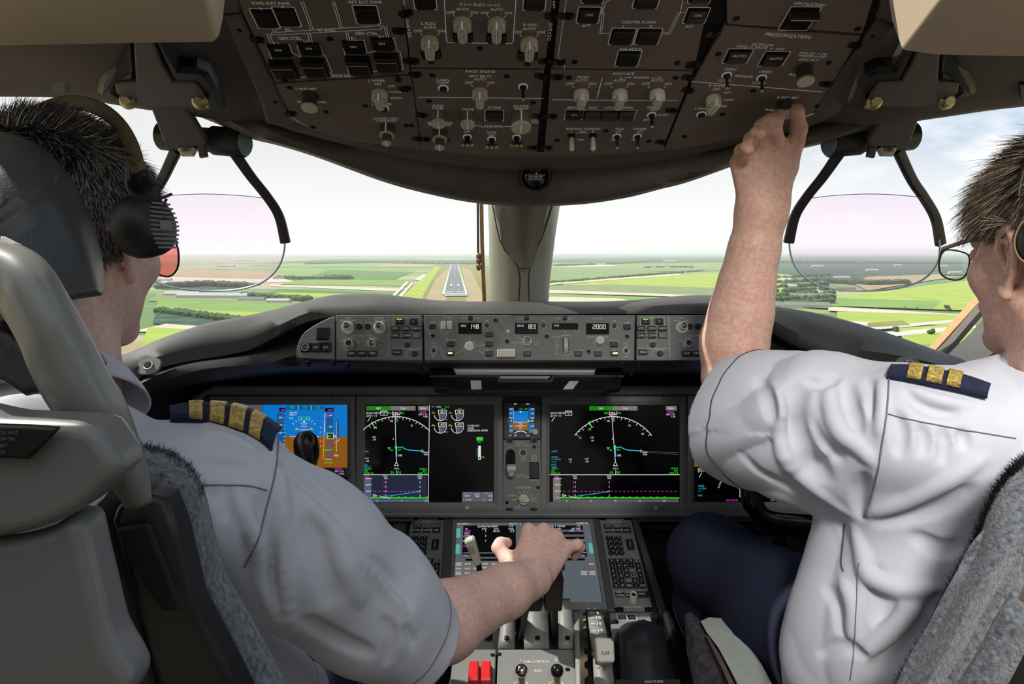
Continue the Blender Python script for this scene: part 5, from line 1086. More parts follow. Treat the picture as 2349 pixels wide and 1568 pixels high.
x, y = P.pix(1227, 990); k_ = P.sc(1227, 990)[0]; local(MB().lathe([(7 * k_, .004), (7 * k_, .014), (6 * k_, .015)], 20, flute=.05), 'rotary_knob', M_KNB, P.e, Matrix.Translation((x, y, 0)))
# landing gear and autobrake panel
P = Panel('landing_gear_module', *IP, 'grey centre panel with landing gear lever and autobrake selector', 'control panel')
local(MB().prism(P.P([(1155, 1008), (1240, 1008), (1242, 1173), (1153, 1173)]), -.01, .003, 0, .001), 'face_plate', M_GP, P.e)
zz = .0036
for t, x, y, h, w in (('RETRACT', 1193, 1015.5, 4.2, 21), ('270K - .82M', 1197, 1021, 4.2, 30), ('UP', 1170.5, 1025, 3.6, 6), ('LOCK', 1200, 1050, 4, 12), ('OVRD', 1200, 1055.5, 4, 14), ('ALTN', 1225, 1045, 5, 13), ('GEAR', 1225, 1051, 5, 15), ('NORM', 1225, 1057.5, 3.2, 14), ('EXTEND', 1192, 1088, 4.2, 19), ('270K - .82M', 1198, 1093.5, 4.2, 30), ('DOWN', 1225, 1100, 4.2, 17), ('AUTOBRAKE', 1201, 1117, 5, 34), ('DISARM', 1174.5, 1135.5, 3.8, 19), ('OFF', 1178, 1145, 3.8, 8), ('1', 1191.5, 1126, 4, None), ('2', 1201, 1123.5, 4, None), ('3', 1210.5, 1126, 4, None), ('4', 1219, 1135, 4, None), ('MAX', 1225, 1142, 4, 11), ('AUTO', 1225, 1148, 4.4, 14), ('RTO', 1188, 1163, 4.4, 10)): P.txt(t, x, y, h, w, 0, zz)
b = MB(); b.prism([tuple(p) for p in [P.pix(*q) for q in [(1160, 1070), (1160, 1042), (1163, 1033), (1171, 1029), (1179, 1033), (1182, 1042), (1182, 1070)]]], .0032, .0036); local(b, 'lever_slot', M_BLKM, P.e)
x, y = P.pix(1172, 1072); b = MB(); b.tube([(0, .006, 0), (0, .002, .03)], .003, 8, 1); b.tube([(-.010, 0, .034), (.010, 0, .034)], [.010, .010], 20, 0); b.tube([(0, 0, .034), (0, -.016, .030)], [.0085, .0075], 14, 0); local(b, 'gear_lever', [mat('lever_translucent', (196, 200, 200), .25, noise=.05), M_MET], P.e, Matrix.Translation((x, y, 0)))
x, y = P.pix(1200, 1037.5); k_ = P.sc(1200, 1037)[0]; local(MB().ring(0, 0, 7 * k_, 9 * k_, .003, .006).lathe([(6.5 * k_, .003), (6 * k_, .009)], 18, mi=1), 'override_button', [M_KNB, M_BLK], P.e, Matrix.Translation((x, y, 0)))
key(P, 1225, 1078, 21, 38, None, 'rocker_switch', M_BLK, .006, z=.003); P.ln([(1216, 1061), (1234, 1061)], 1, 0, zz)
for x, y in ((1168, 1010), (1224, 1010), (1168, 1169), (1224, 1169)): P.put(ME_DZ, 'panel_fastener', x, y, .003)
x, y = P.pix(1201, 1144.5); k_ = P.sc(1200, 1144)[0]
b = MB(); b.lathe([(13 * k_, 0), (13 * k_, .006), (12 * k_, .008)], 28, flute=.08); b.prism([(-13 * k_, 0), (-6 * k_, 4.5 * k_), (11 * k_, 5.5 * k_), (12.5 * k_, 0), (11 * k_, -5.5 * k_), (-6 * k_, -4.5 * k_)], .007, .017, 0, .001); b.rect(-12 * k_, -.4 * k_, -2 * k_, .4 * k_, .0173, 1); local(b, 'autobrake_selector', [M_KNB, M_BLK], P.e, Matrix.Translation((x, y, .003)))
for a in (-90, -66, -28, 0, 28, 64, 90, 215): s, c = math.sin(R(a)), math.cos(R(a)); P.ln([(1201 + 15 * s, 1144.5 - 15 * c), (1201 + 19 * s, 1144.5 - 19 * c)], 1, 0, zz)
for x, y in ((1225, 1024), (1234, 1117), (1163, 1151)): P.put(SCW, 'screw', x, y, .003)
P.fin([M_WHT])
# lower panel under the displays, either side of the pedestal
for nm, q, lab in (('footwell_cover', [(700, 1186), (950, 1186), (950, 1500), (700, 1500)], 'dark lower panel with hand grip rail left of the pedestal'), ('footwell_cover', [(1462, 1186), (2040, 1186), (2040, 1500), (1500, 1500)], 'dark lower panel with pale edge right of the pedestal')):
    P = Panel(nm, *IP, lab, 'panel'); local(MB().prism(P.P(q), -.10, -.04, 0, .004), 'face_plate', M_BLKM, P.e)
    x0, x1 = q[0][0], q[1][0]; local(MB().prism(P.P([(x0, 1188), (x1, 1188), (x1, 1194), (x0, 1194)]), -.04, .02, 0, .003), 'edge_rail', M_GPD, P.e)
    local(MB().prism(P.P([(x0 + 20, 1200), (x1 - 20, 1200), (x1 - 20, 1222), (x0 + 20, 1222)]), -.04, -.01, 0, .006), 'grip_rail', M_BLK, P.e)
    if x0 > 1400:
        local(MB().prism(P.P([(1730, 1235), (1782, 1235), (1782, 1300), (1735, 1300)]), -.04, -.02, 0, .004), 'vent_panel', M_GPD, P.e); local(MB().prism(P.P([(1810, 1225), (1950, 1225), (1950, 1420), (1815, 1420)]), -.04, .0, 0, .01), 'side_box', M_BLK, P.e)
        local(MB().poly(P.P([(1710, 1217), (1748, 1217), (1748, 1219), (1710, 1219)]), -.0395), 'mark', M_WHT, P.e)
# ================================================================ CENTRE PEDESTAL
M_PED = mat('pedestal_grey', (112, 116, 118), .5, noise=.02, scale=20, bump=.05, bscale=900)
M_PEDL = mat('pedestal_light', (124, 126, 124), .5, noise=.02, scale=20, bump=.05, bscale=900)
M_PEDD = mat('pedestal_dark', (40, 41, 42), .55, noise=.04)
import bmesh
def hull(pts, name, m, parent=None, bev=.004, **tg):
    bm = bmesh.new()
    for p in pts: bm.verts.new(p)
    bmesh.ops.convex_hull(bm, input=bm.verts)
    bmesh.ops.delete(bm, geom=[v for v in bm.verts if not v.link_faces], context='VERTS')
    bmesh.ops.dissolve_limit(bm, angle_limit=.02, verts=bm.verts, edges=bm.edges)
    b = MB(); b.v = [v.co.copy() for v in bm.verts]; bm.verts.index_update(); b.f = [[v.index for v in f.verts] for f in bm.faces]; b.m = [0] * len(b.f); b.sm = [True] * len(b.f); bm.free()
    ob = build(b, name, m, parent, sharp=50, **tg)
    if bev:
        s = ob.modifiers.new('b', 'BEVEL'); s.width = bev; s.segments = 3; s.limit_method = 'ANGLE'
    return ob
PP = (1200, 1197, 1.53, (1380, 1.345))
QP = (1230, 1400, 1.25, (1560, 1.07))
body = empty('pedestal_body', W(1215, 1500, 1.2), 'dark grey body of the centre pedestal between the two pilots', 'pedestal')
F1 = Panel(None, *PP, '', ''); F2 = Panel(None, *QP, '', '')
def down(pts, dz=.45): return [p for p in pts] + [Vector((p.x, p.y, max(.02, p.z - dz))) for p in pts]
def onp(P, pts, z=0.0):
    return [P.O + P.u * a + P.v * b + P.n * z for a, b in P.P(pts)]
hull(down(onp(F1, [(905, 1182), (1462, 1182), (1520, 1404), (880, 1404)], -.012)), 'forward_body', M_PEDD, body)
hull(down(onp(F2, [(1060, 1404), (1520, 1404), (1600, 1600), (1010, 1600)], -.03)), 'rear_body', M_PEDD, body)
for q in ([(1446, 1182), (1460, 1182), (1535, 1420), (1516, 1420)], [(905, 1182), (935, 1182), (905, 1420), (876, 1420)], [(1018, 1178), (1040, 1178), (1034, 1404), (1008, 1404)], [(1356, 1178), (1372, 1178), (1412, 1404), (1392, 1404)]):
    build(MB(F1.M).prism(F1.P(q), -.012, .006, 0, .003), 'edge_strip', M_GPD, body)
build(MB(F2.M).prism(F2.P([(1516, 1404), (1535, 1404), (1600, 1580), (1570, 1580)]), -.03, .012, 0, .006), 'edge_strip', M_BLK, body)

# lower centre display with touch buttons
P = Panel('lower_display', *PP, 'lower centre display with two black pages, soft keys and a magenta selected key', 'display')
o_ = P.P([(1030, 1180), (1366, 1180), (1406, 1400), (1022, 1400)]); i_ = P.P([(1048, 1197), (1352, 1197), (1383, 1383), (1040, 1383)])
b = MB(); b.add([(x, y, -.01) for x, y in o_] + [(x, y, .004) for x, y in o_] + [(x, y, .004) for x, y in i_] + [(x, y, -.001) for x, y in i_], [[k * 4 + i, k * 4 + (i + 1) % 4, k * 4 + 4 + (i + 1) % 4, k * 4 + 4 + i] for k in range(3) for i in range(4)]); local(b, 'bezel', M_PED, P.e)
local(MB().poly(i_[::-1], 0), 'screen', M_SCREEN, P.e)
M_TG = mat('screen_grey', (98, 108, 114), emit=.75); GPAL = SCRN + [M_TG]; TGY = len(SCRN)
Z1, Z2, Z3, Z4 = .0004, .0008, .0012, .0016
P.rc(1042, 1198, 1380, 1380, TGY, .0002) if False else P.L.poly(P.P([(1048, 1198), (1352, 1198), (1382, 1382), (1041, 1382)]), .0002, TGY)
P.L.poly(P.P([(1063, 1205), (1183, 1205), (1184, 1277), (1060, 1277)]), Z1, BK); P.L.poly(P.P([(1218, 1205), (1336, 1205), (1347, 1276), (1219, 1276)]), Z1, BK)
P.L.poly(P.P([(1068, 1281), (1184, 1281), (1184, 1286), (1067, 1286)]), Z1, BK); P.L.poly(P.P([(1225, 1280), (1341, 1280), (1342, 1285), (1226, 1285)]), Z1, BK)
def t4(s, x, y, h=4, w=None, mi=0, al='c'): P.txt(s, x, y, h, w, mi, Z3, al)
t4('23:12/07.1', 1063, 1201.5, 3.5, 28); t4('PILOT 12', 1182, 1201.5, 3.5, 26); t4('23:28M 52', 1335, 1200, 3.5, 26)
t4('KLM706 PROGRESS', 1119, 1207.5, 4.2, 46); t4('1/4', 1172, 1207.5, 4, 9)
for s, x, w in (('TO', 1070, 7), ('DTG', 1111, 10), ('ETA', 1139, 10), ('FUEL', 1173, 12)): t4(s, x, 1213, 4, w)
for s, x, w, c in (('18000', 1072, 15, MG), ('1', 1114, None, 0), ('1012z', 1139, 15, 0), ('5.6', 1175, 9, 0)): t4(s, x, 1218, 4.4, w, c)
for s, x, y, w, c in (('NEXT', 1072, 1223.5, 12, 0), ('(200 )', 1074, 1229, 21, 0), ('3', 1114, 1229, None, 0), ('DEST', 1072, 1235, 12, 0), ('EHAM', 1069, 1241, 12, 0), ('3', 1114, 1240, None, 0), ('SEL', 1067, 1252, 9, MG)): t4(s, x, y, 4, w, c)
P.ln([(1063, 1268), (1183, 1268)], 1, 0, Z2); t4('<POS REPORT', 1080, 1274.5, 4.4, 38)
t4('RTE 1 LEGS', 1276, 1207, 4.4, 40); t4('1/7', 1327, 1207, 4, 8); t4('180', 1282, 1213, 4, 9); t4('AF 3.00\u00b0', 1322, 1212.5, 4, 22)
for y, s in ((1217, 0), (1228, 4), (1239, 7)): P.L.poly(P.P([(1286 + s * .6, y - 2.5), (1337 + s * .6, y - 2.5), (1338 + s * .6, y + 3), (1287 + s * .6, y + 3)]), Z2, GY if y != 1239 else BTN)
t4('180', 1312, 1217, 3.6, 8); t4('170', 1329, 1217, 4, 7, MG); P.ln([(1290, 1268), (1344, 1267)], 1, 0, Z2); t4('RTE 2 DATA>', 1322, 1274, 4.4, 40)
for i, y in enumerate((1212, 1223, 1240, 1251, 1262, 1274)): P.L.line(P.P([(1047, y), (1056, y), (1056, y + 8), (1046, y + 8)]), .0007, Z2, TEA if i in (0, 1, 3, 4) else BTN, True)
for i, y in enumerate((1212, 1223, 1234, 1246, 1256, 1270)): k = i * 1.6; P.L.line(P.P([(1345 + k, y), (1353 + k, y), (1354 + k, y + 8), (1346 + k, y + 8)]), .0007, Z2, TEA if i in (3, 4) else BTN, True)
P.L.poly(P.P([(1046, 1212), (1056, 1212), (1055, 1233), (1046, 1233)]), .0003, TEA); P.L.poly(P.P([(1045, 1248), (1055, 1248), (1054, 1269), (1044, 1269)]), .0003, TEA); P.L.poly(P.P([(1350, 1245), (1358, 1245), (1362, 1268), (1352, 1268)]), .0003, TEA)
for r_, row in enumerate((('INIT|REF', 'RTE', 'DEP|ARR', 'ALTN', 'VNAV'), ('FIX', 'LEGS', 'HOLD', 'FMC|COMM', 'PROG'), ('NAV|RAD', 'OFST', 'RTA'))):
    for c_, s in enumerate(row):
        x, y = 1053 + c_ * 20 - r_ * .6, 1293.5 + r_ * 10.6; P.rc(x - 9.4, y - 4.9, x + 9.2, y + 4.9, MG if s == 'PROG' else BTN, Z1)
        for i, q in enumerate(s.split('|')): t4(q, x, y + (i - .5) * 4 * ('|' in s), 3.4, 12)
for s, x, y, w in (('EXEC', 1357, 1294, 12),): P.rc(x - 9, y - 3, x + 9, y + 4, TAP, Z1); t4(s, x, y, 4, w)
for s, x in (('PREV|PAGE', 1340), ('NEXT|PAGE', 1359)):
    P.rc(x - 8.5, 1309, x + 8.5, 1319, BTN, Z1)
    for i, q in enumerate(s.split('|')): t4(q, x, 1311.5 + i * 5, 3.6, 13)
P.fin(GPAL, 'screen_graphics')
for x, y in ((1163, 1186), (1318, 1186)): P.put(SCW, 'screw', x, y, .004)

def keypad(label, quad, mirr):
    P = Panel('keypad', *PP, label, 'keypad', 'alphanumeric keypads either side of the lower display', raise_=.002)
    local(MB().prism(P.P(quad), -.01, .002, 0, .001), 'face_plate', M_PED, P.e); z = .002
    a, b_, c, d = quad
    def at(u, v):
        x0 = a[0] + (d[0] - a[0]) * v; x1 = b_[0] + (c[0] - b_[0]) * v; return x0 + (x1 - x0) * u, a[1] + (d[1] - a[1]) * v
    def kk_(u, v, w, h, t, cap=None, round_=False, border=False):
        x, y = at(u, v)
        if round_:
            cx, cy = P.pix(x, y); k = P.sc(x, y)[0] * w / 2; b = MB(); b.lathe([(k, 0), (k, .004), (k * .8, .0055)], 14); text(b, t, 0, 0, k * .7, 1, .0058); local(b, 'key', [M_CAP, M_WHT], P.e, Matrix.Translation((cx, cy, z)))
        else: key(P, x, y, w, h, t, 'key', z=z, th=4.2, border=border, hz=.0035)
    x, y = at(.5, .055); P.txt('CURSOR CNTL' if False else 'LOWER DSPL', x, y, 3.6, 26, 0, .0035)
    for i, t in enumerate(('SYS', 'CDU', 'INFO', 'CHKL', 'COMM', 'ND')): kk_(.22 + .28 * (i % 3), .105 + .048 * (i // 3), 18, 9, t, border=(t == 'CDU'))
    for i, t in enumerate('123456789.0' + '\u00b1'): kk_(.16 + .16 * (i % 3), .235 + .052 * (i // 3), 12.5, 11, t, round_=True)
    key(P, *at(.78, .30), 16, 24, 'C|U|R', 'key', z=z, th=3.2)
    L_ = 'ABCDEFGHIJKLMNOPQRSTUVWXY'
    for i, t in enumerate(L_): kk_(.13 + .185 * (i % 5), .475 + .053 * (i // 5), 13, 10.5, t, border=t in 'ENSW')
    for i, t in enumerate(('Z', 'SP', 'DEL', '/', 'CLR')): kk_(.13 + .185 * i, .475 + .053 * 5, 14, 10.5, t)
    v = .83
    if mirr:
        kk_(.19, v, 20, 11, 'PREV|PAGE'); kk_(.46, v, 20, 11, 'NEXT|PAGE'); kk_(.80, v, 30, 13, 'EXEC')
        x, y = at(.50, .915); P.txt('CURSOR CONTROL', *at(.48, .965), 3.6, 42, 0, .0035)
        cx, cy = P.pix(x, y - 5); k = P.sc(x, y)[0]; b = MB(); b.lathe([(8.5 * k, 0), (8.5 * k, .02), (7.5 * k, .022), (6 * k, .0215), (5.5 * k, .018)], 24, flute=.06, mi=0); b.lathe([(5.6 * k, .0183), (1e-5, .0184)], 16, mi=1); local(b, 'rotary_knob', [M_KNB, M_BLK], P.e, Matrix.Translation((cx, cy, z)))
    else: kk_(.80, v, 30, 13, 'EXEC'); kk_(.19, v, 20, 11, 'PREV|PAGE'); kk_(.46, v, 20, 11, 'NEXT|PAGE')
    P.fin([M_WHT])
    for u, w in ((.1, .02), (.9, .02), (.1, .985), (.9, .985)): P.put(ME_DZ, 'panel_fastener', *at(u, w), z)
keypad('black-keyed keypad left of the lower display, partly behind the sleeve', [(944, 1186), (1020, 1186), (1008, 1402), (912, 1402)], False)
keypad('black-keyed keypad with cursor knob right of the lower display', [(1374, 1186), (1446, 1186), (1498, 1402), (1412, 1402)], True)

# throttle quadrant
tq = empty('throttle_quadrant', W(1230, 1470, 1.16), 'grey throttle quadrant with dark lever slots under the captain\'s hand', 'throttle quadrant')
def qcover(px0, px1, bot=1486, top=1400, m=M_PEDL, name='cover_plate'):
    a = onp(F2, [(px0[0], bot), (px0[1], bot)]); c = onp(F2, [(px1[0], top), (px1[1], top)]); rows = []
    for t in np.linspace(0, 1, 9): rows.append([(a[i].lerp(c[i], t)) + F2.n * (.028 * math.sin(math.pi * t * .62 + .0) ) for i in (0, 1)])
    b = MB().grid(rows); ob = build(b, name, m, tq); s = ob.modifiers.new('s', 'SOLIDIFY'); s.thickness = .006; s.offset = -1; return ob
qcover((1142, 1180), (1158, 1186)); qcover((1202, 1260), (1200, 1254)); qcover((1281, 1320), (1278, 1306))
build(MB(F2.M).prism(F2.P([(1130, 1398), (1330, 1398), (1330, 1488), (1130, 1488)]), -.03, -.012), 'slot_floor', M_BLKM, tq)
for x in (1162, 1233, 1302): build(MB(Matrix.Translation(onp(F2, [(x, 1473)], .008)[0]) @ F2.M.to_3x3().to_4x4()).lathe([(.0045, 0), (.0045, .003), (.002, .0045)], 12), 'screw', M_SCR, tq)
for i, (x0, x1, nm) in enumerate(((1183, 1200, 'left'), (1262, 1280, 'right'))):
    e = empty('thrust_lever', onp(F2, [((x0 + x1) / 2, 1440)], 0)[0], 'left dark thrust lever, below the hand' if i == 0 else 'right dark thrust lever, gripped under the fingers', 'lever')
    top_ = W(1222 + 46 * i, 1290, 1.14); bot_ = onp(F2, [((x0 + x1) / 2, 1455)], -.02)[0]
    b = MB().tube([bot_, bot_.lerp(top_, .45) + Vector((0, -.004, 0)), top_ - Vector((0, 0, .03))], [.006, .0075, .010], up=(1, 0, 0), sec=rrect(-2.2, -.55, 2.2, .55, .3)); build(b, 'shaft', M_BLK, e)
    b = MB().tube([top_ - Vector((0, .0, .075)), top_ - Vector((0, 0, .02))], [.9, 1.0], up=(1, 0, 0), sec=rrect(-.030, -.017, .026, .017, .008)); build(b, 'lever_housing', mat('lever_brown', (44, 40, 38), .35), e)
    b = MB().tube([top_ + Vector((-.02, .004, 0)), top_ + Vector((.02, .004, 0))], [.015, .015], 20); build(b, 'grip', M_BLK, e)
# speedbrake lever
sb = empty('speedbrake_lever', W(1108, 1385, 1.28), 'pale grey speed brake lever with lettered handle left of the hand', 'lever')
p0, p1, p2 = W(1109, 1372, 1.27), W(1106, 1330, 1.24), W(1098, 1296, 1.22)
build(MB().tube([p0, p1, p2], [.0055, .006, .005], 10, up=(0, 1, 0), sec=rrect(-1, -.8, 1, .8, .4)), 'shaft', M_BLK, sb)
SP = Panel(None, 1084, 1240, 1.20, (1296, 1.215), '', '')
build(MB(SP.M).prism(SP.P([(1066, 1244), (1070, 1239), (1084, 1234), (1089, 1237), (1103, 1288), (1101, 1293), (1092, 1297), (1089, 1296)]), -.010, .004, 0, .002), 'handle', mat('handle_pale_grey', (190, 190, 180), .45, noise=.01), sb)
b = MB(SP.M)
for s, x, y in (('SPEED', 1085.5, 1258), ('BRAKE', 1079.5, 1260)): a_, c_ = SP.pix(x, y); text(b, s, a_, c_, .0034, 0, .0046, w=.017, rot=-70)
build(b, 'lettering', M_BLKM, sb)
# fuel control and stab trim panels
def qpanel(name, label, q, m, h=.0, cat='control panel'):
    P = Panel(name, *QP, label, cat, raise_=h); local(MB().prism(P.P(q), -.03, 0, 0, .0015), 'face_plate', m, P.e); return P
P = qpanel('fuel_control_module', 'grey fuel control panel with two ball-topped lever knobs', [(1143, 1488), (1322, 1488), (1330, 1600), (1138, 1600)], M_PEDL)
P.txt('FUEL CONTROL', 1231, 1517, 6.5, 58); P.txt('RUN', 1234, 1538, 6.5, 15); P.txt('CUTOFF', 1236, 1575, 6, 30); P.txt('L', 1196, 1513, 5); P.txt('R', 1277, 1514, 5)
for x, m, mm in ((1196, mat('chrome_ball', (210, 205, 200), .12, 1.0, noise=0), 0), (1277, mat('black_ball', (22, 22, 24), .12, noise=0), 1)):
    cx, cy = P.pix(x, 1575); a = P.sc(x, 1560)[0]
    b = MB(); b.ring(0, 0, 17 * a, 18.4 * a, 0, .001, 32, 1); b.lathe([(9 * a, 0), (9 * a, .02), (8 * a, .022)], 20, mi=2); b.ball(Vector((0, .0, .030)), 15 * a, 12, 0); local(b, 'fuel_lever', [m, M_WHT, M_MET], P.e, Matrix.Translation((cx, cy, 0)))
for x, y in ((1302, 1535), (1137 + 8, 1500)): P.put(ME_SCR, 'screw', x, y, 0)
P.fin([M_WHT])
P = qpanel('stab_trim_module', 'pale sunlit panel with two red guarded switches', [(1040, 1488), (1138, 1488), (1134, 1600), (1030, 1600)], M_PEDL)
for x in (1087, 1115): 
    cx, cy = P.pix(x, 1552); a = P.sc(x, 1550)[0]; b = MB(); b.box(-11 * a, -.022, 11 * a, .022, 0, .014, 0, .002); b.box(-12.5 * a, -.024, 12.5 * a, .024, 0, .002, 1); local(b, 'guarded_switch', [mat('switch_red', (214, 40, 44), .35, noise=.05), M_BLK], P.e, Matrix.Translation((cx, cy, 0)))
P.put(ME_SCR, 'screw', 1130, 1502, 0); P.fin([M_WHT])
# flap quadrant with gate and handle
fq = empty('flap_quadrant', onp(F2, [(1360, 1470)])[0], 'curved flap gate with metal notches and numbers beside the throttle', 'flap quadrant')
def arcq(x0a, x1a, x0b, x1b, hgt, t0=1398, t1=1600, m=M_PEDL, name='curved_plate', nn=14, off=0.0):
    a = onp(F2, [(x0b, t1), (x1b, t1)]); c = onp(F2, [(x0a, t0), (x1a, t0)])
    rows = [[a[i].lerp(c[i], t) + F2.n * (hgt * math.sin(math.pi * min(1, t * .9 + .1)) + off) for i in (0, 1)] for t in np.linspace(0, 1, nn)]
    ob = build(MB().grid(rows), name, m, fq); s = ob.modifiers.new('s', 'SOLIDIFY'); s.thickness = .02; s.offset = -1; return rows
arcq(1314, 1330, 1322, 1338, .022); rowsR = arcq(1346, 1378, 1366, 1412, .022)
arcq(1330, 1346, 1338, 1366, .0, m=M_BLKM, name='slot')
# gate: notched metal strip
b = MB(); a = onp(F2, [(1334, 1600)]); c = onp(F2, [(1330, 1398)]); P_ = []
for k in range(46):
    t = k / 45; p = a[0].lerp(c[0], t) + F2.n * (.022 * math.sin(math.pi * min(1, t * .9 + .1)) + .002); P_.append((p, .007 if (k // 3) % 2 else .0125))
rows = [[p - F2.u * .002, p + F2.u * (w - .002)] for p, w in P_]; b.grid(rows, smooth=False); ob = build(b, 'metal_gate', mat('gate_metal', (206, 190, 160), .25, 1.0, noise=.05), fq); s = ob.modifiers.new('s', 'SOLIDIFY'); s.thickness = .004
b = MB(F2.M)
for s, x, y in (('UP', 1352, 1385), ('1', 1367, 1395), ('5', 1374, 1405), ('10', 1376, 1416), ('15', 1378, 1430), ('17', 1381, 1446), ('30', 1388, 1527)):
    va, vb, vc = F2.pix(1360, 1600)[1], F2.pix(1360, 1398)[1], F2.pix(1360, y, .02)[1]; t = (vc - va) / (vb - va); hh = .022 * math.sin(math.pi * min(1, t * .9 + .1)) + .0022
    cx, cy = F2.pix(x - 3, y, hh); k = F2.sc(x, y)
    if s != 'UP': text(b, s, cx, cy, (6 if s != '30' else 10) * k[1], 0, hh + .0005); b.rect(cx - 19 * k[0], cy - .0006, cx - 10 * k[0], cy + .0006, hh + .0005)
    else: b.rect(cx - .004, cy - .0005, cx + .004, cy + .0005, hh + .0005)
build(b, 'lettering', M_WHT, fq)
fl = empty('flap_lever', W(1387, 1500, 1.04), 'pale grey flap handle lettered FLAP', 'lever')
SPf = Panel(None, 1387, 1465, 1.05, (1518, 1.03), '', '')
build(MB(SPf.M).prism(SPf.P([(1364, 1464), (1372, 1461), (1400, 1463), (1408, 1472), (1410, 1514), (1406, 1519), (1374, 1519), (1369, 1515)]), -.022, .003, 0, .002), 'handle', MATS['handle_pale_grey'], fl)
b = MB(SPf.M); a_, c_ = SPf.pix(1389, 1498); text(b, 'FLAP', a_, c_, .0055, 0, .0036, w=.0125); build(b, 'lettering', M_BLKM, fl)
build(MB().tube([W(1352, 1500, 1.14), W(1378, 1500, 1.05)], .005, 10, 0), 'shaft', M_MET, fl)
# right-hand rear: small panel with two captions, and the rounded black cup
P = qpanel('caption_module', 'small dark panel with two outlined caption squares right of the flap gate', [(1398, 1404), (1490, 1404), (1500, 1440), (1404, 1440)], M_PED, .004)
for x in (1427, 1449): key(P, x, 1416, 19, 11, '.', 'caption_light', M_BLKM, .002)
P.ln([(1415, 1410), (1458, 1410), (1461, 1422), (1418, 1422)], 1.2, closed=True); P.ln([(1437, 1410), (1439, 1422)], 1.2)
for x in (1408, 1474): P.put(ME_DZ, 'panel_fastener', x, 1426)
P.fin([M_WHT])
rows = []
for k, (y, w, h) in enumerate(((1441, 40, .0), (1452, 46, .020), (1466, 52, .038), (1486, 56, .046), (1514, 58, .044), (1545, 58, .036), (1600, 60, .03))):
    cx = 1466 + (y - 1430) * .10; rows.append([onp(F2, [(cx - w * math.cos(t), y)], h * (math.sin(t)) ** .45)[0] for t in np.linspace(0, math.pi, 20)])
build(MB().grid(crossrows(rows, 26)), 'handset_cradle', mat('cradle_black', (34, 36, 40), .3, noise=.04), label='rounded glossy black hump at the rear right of the pedestal', cat='handset cradle')
P = qpanel('aisle_stand_module', 'lower edge panel lettered AISLE STAND', [(1412, 1556), (1560, 1556), (1570, 1600), (1410, 1600)], M_PEDD, .036)
P.txt('AISLE STAND', 1500, 1563, 5, 44); P.fin([M_WHT])

